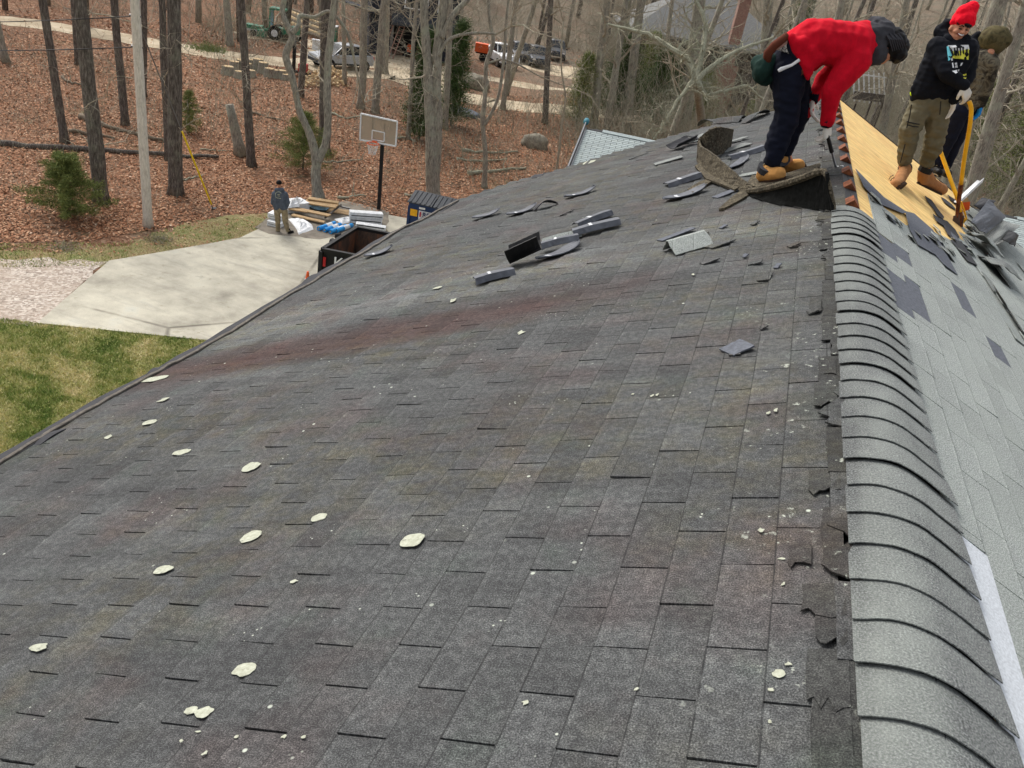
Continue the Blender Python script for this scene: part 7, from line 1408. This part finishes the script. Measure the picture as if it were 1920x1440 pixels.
# ---- yellow stripping tools
B5 = W('R', 1.52, 9.4, .02)
def striptool(pts, label, blade_px, seed):
    P_ = [jp(x, y, B5, o) for x, y, o in pts]; t = empty('stripping_shovel', P_[-1], label, 'roofing tool'); org_ = V(t.location); fine = []
    for i in range(len(P_) - 1):
        p0, p1_, p2_, p3_ = P_[max(i - 1, 0)], P_[i], P_[i + 1], P_[min(i + 2, len(P_) - 1)]
        for k in range(5): u = k / 5; fine.append(((p1_ * 2) + (p2_ - p0) * u + (p0 * 2 - p1_ * 5 + p2_ * 4 - p3_) * u * u + (p1_ * 3 - p0 - p2_ * 3 + p3_) * u ** 3) / 2)
    fine.append(P_[-1]); n = len(fine); c = int(n * .72); mb = MB(); mb.tube(fine[:c + 1], .0195, 12); mb.build('handle', M['roll_tape'], t, smooth=True, origin=org_); mb = MB(); mb.tube(fine[c:], [.023 - .008 * k / (n - c) for k in range(n - c)], 10); mb.build('socket', M['rust'], t, smooth=True, origin=org_)
    mb = MB(); mb.prism([jp(x, y, B5, o) for x, y, o in blade_px], fv * .008); mb.build('blade', M['rusty'], t, origin=org_)
    return t
striptool([(1817, 190, -.42), (1820, 198, -.42), (1821, 210, -.40), (1818, 240, -.35), (1809, 292, -.24), (1802, 345, -.12), (1796, 390, -.02), (1793, 418, 0)], 'yellow-handled stripping tool under the smiling worker glove, bent grip at top', [(1788, 405, -.02), (1800, 402, -.02), (1800, 452, -.02), (1796, 458, -.02), (1784, 430, -.02)], 1)
striptool([(1759, 272, .35), (1772, 308, .25), (1787, 350, .12), (1797, 378, .03), (1801, 410, 0), (1798, 432, 0)], 'shorter yellow-handled stripping tool crossing behind, lower grip by the knee', [(1798, 408, -.01), (1808, 404, -.01), (1804, 440, -.01), (1796, 446, -.01)], 2)
fk = empty('tool_fork', jp(1806, 410, B5, .02), 'yellow forked steel foot plate between the two tool handles', 'tool fork'); fo = V(fk.location); mb = MB(); mb.tube([jp(x, y, B5, .02) for x, y in ((1802, 378), (1808, 395), (1812, 410), (1806, 418))], .010, 6); mb.build('prong', M['roll_tape'], fk, origin=fo)
mb = MB(); mb.prism([jp(x, y, B5, .02) for x, y in ((1800, 398), (1806, 400), (1810, 412), (1803, 418), (1799, 412))], fv * .01); mb.build('plate', M['roll_tape'], fk, origin=fo)
# ---- worker on the ground
B4 = gnd(530, 437); B4.z = GZ + .03; p4 = empty('person', B4, 'person in slate hooded jacket and tan trousers seen from behind on the driveway', 'person'); J = lambda x, y, o=0.0: jp(x, y, B4, o)
hc4 = J(523, 344, -.02); A = {}
blob('body', [('c', J(521, 396), .09, J(521, 416), .06), ('c', J(521, 416), .06, J(521, 432), .045), ('c', J(532, 396), .09, J(535, 416), .06), ('c', J(535, 416), .06, J(540, 432), .045), ('c', J(525, 388), .09, J(524, 364), .09), ('c', J(524, 358), .06, hc4, .055), ('e', hc4, (.08, .1, .11)), ('c', J(514, 364), .06, J(511, 380), .045), ('c', J(511, 380), .045, J(516, 390, .15), .035), ('c', J(534, 364), .06, J(539, 380), .045), ('c', J(539, 380), .045, J(535, 391, .15), .035)], .014, 'c_skin', p4, B4)
jk4 = blob('hooded_jacket', [('c', J(520, 388), .15, J(519, 364), .15), ('c', J(531, 388), .15, J(529, 364), .15), ('c', J(514, 364), .09, J(511, 380), .075), ('c', J(511, 380), .07, J(516, 388, .14), .055), ('c', J(535, 364), .09, J(540, 380), .075), ('c', J(540, 380), .07, J(537, 390, .14), .055), ('c', J(519, 356, -.06), .08, J(529, 356, -.06), .08), ('c', J(524, 360, -.09), .09, J(524, 364, -.08), .07)], .013, 'c_slate', p4, B4, 2, .010, 10)
blob('hair', [('e', hc4 + UP * .03, (.09, .11, .095))], .012, 'c_hair', p4, B4, 1, .006, 30)
blob('trousers', [('c', J(520, 396), .125, J(521, 416), .095), ('c', J(521, 416), .09, J(521, 432), .075), ('c', J(533, 396), .125, J(535, 416), .095), ('c', J(535, 416), .09, J(540, 432), .075), ('c', J(522, 392), .12, J(531, 392), .12)], .013, 'c_khaki', p4, B4, 2, .014, 10)
for x, d_ in ((521, -.02), (541, .05)): q = J(x, 436); boot(p4, B4, V((q.x, q.y, GZ + .03)) - fv * .06, V((q.x, q.y, GZ + .03)) + XR * (.14 if x > 530 else -.05) + fv * .16, J(x, 431), 'c_hair', 'black', 'black')
drape([[(516, 363), (518, 360), (519, 361), (517, 364)], [(518, 360), (524, 359), (524, 360.2), (519, 361)], [(524, 359), (528, 362), (527, 363), (523.5, 360.2)], [(516, 363), (517, 363), (518, 371), (517, 371)], [(518, 370), (527, 372), (527, 373), (518, 371.2)], [(520, 364), (525, 364), (525, 365.2), (520, 365.2)], [(520, 367), (525, 367), (525, 368), (520, 368)]], jk4, 'print', simple('olive_print', (140, 160, 90), .8) and 'pgreen' if False else 'lichen', .01, B4)
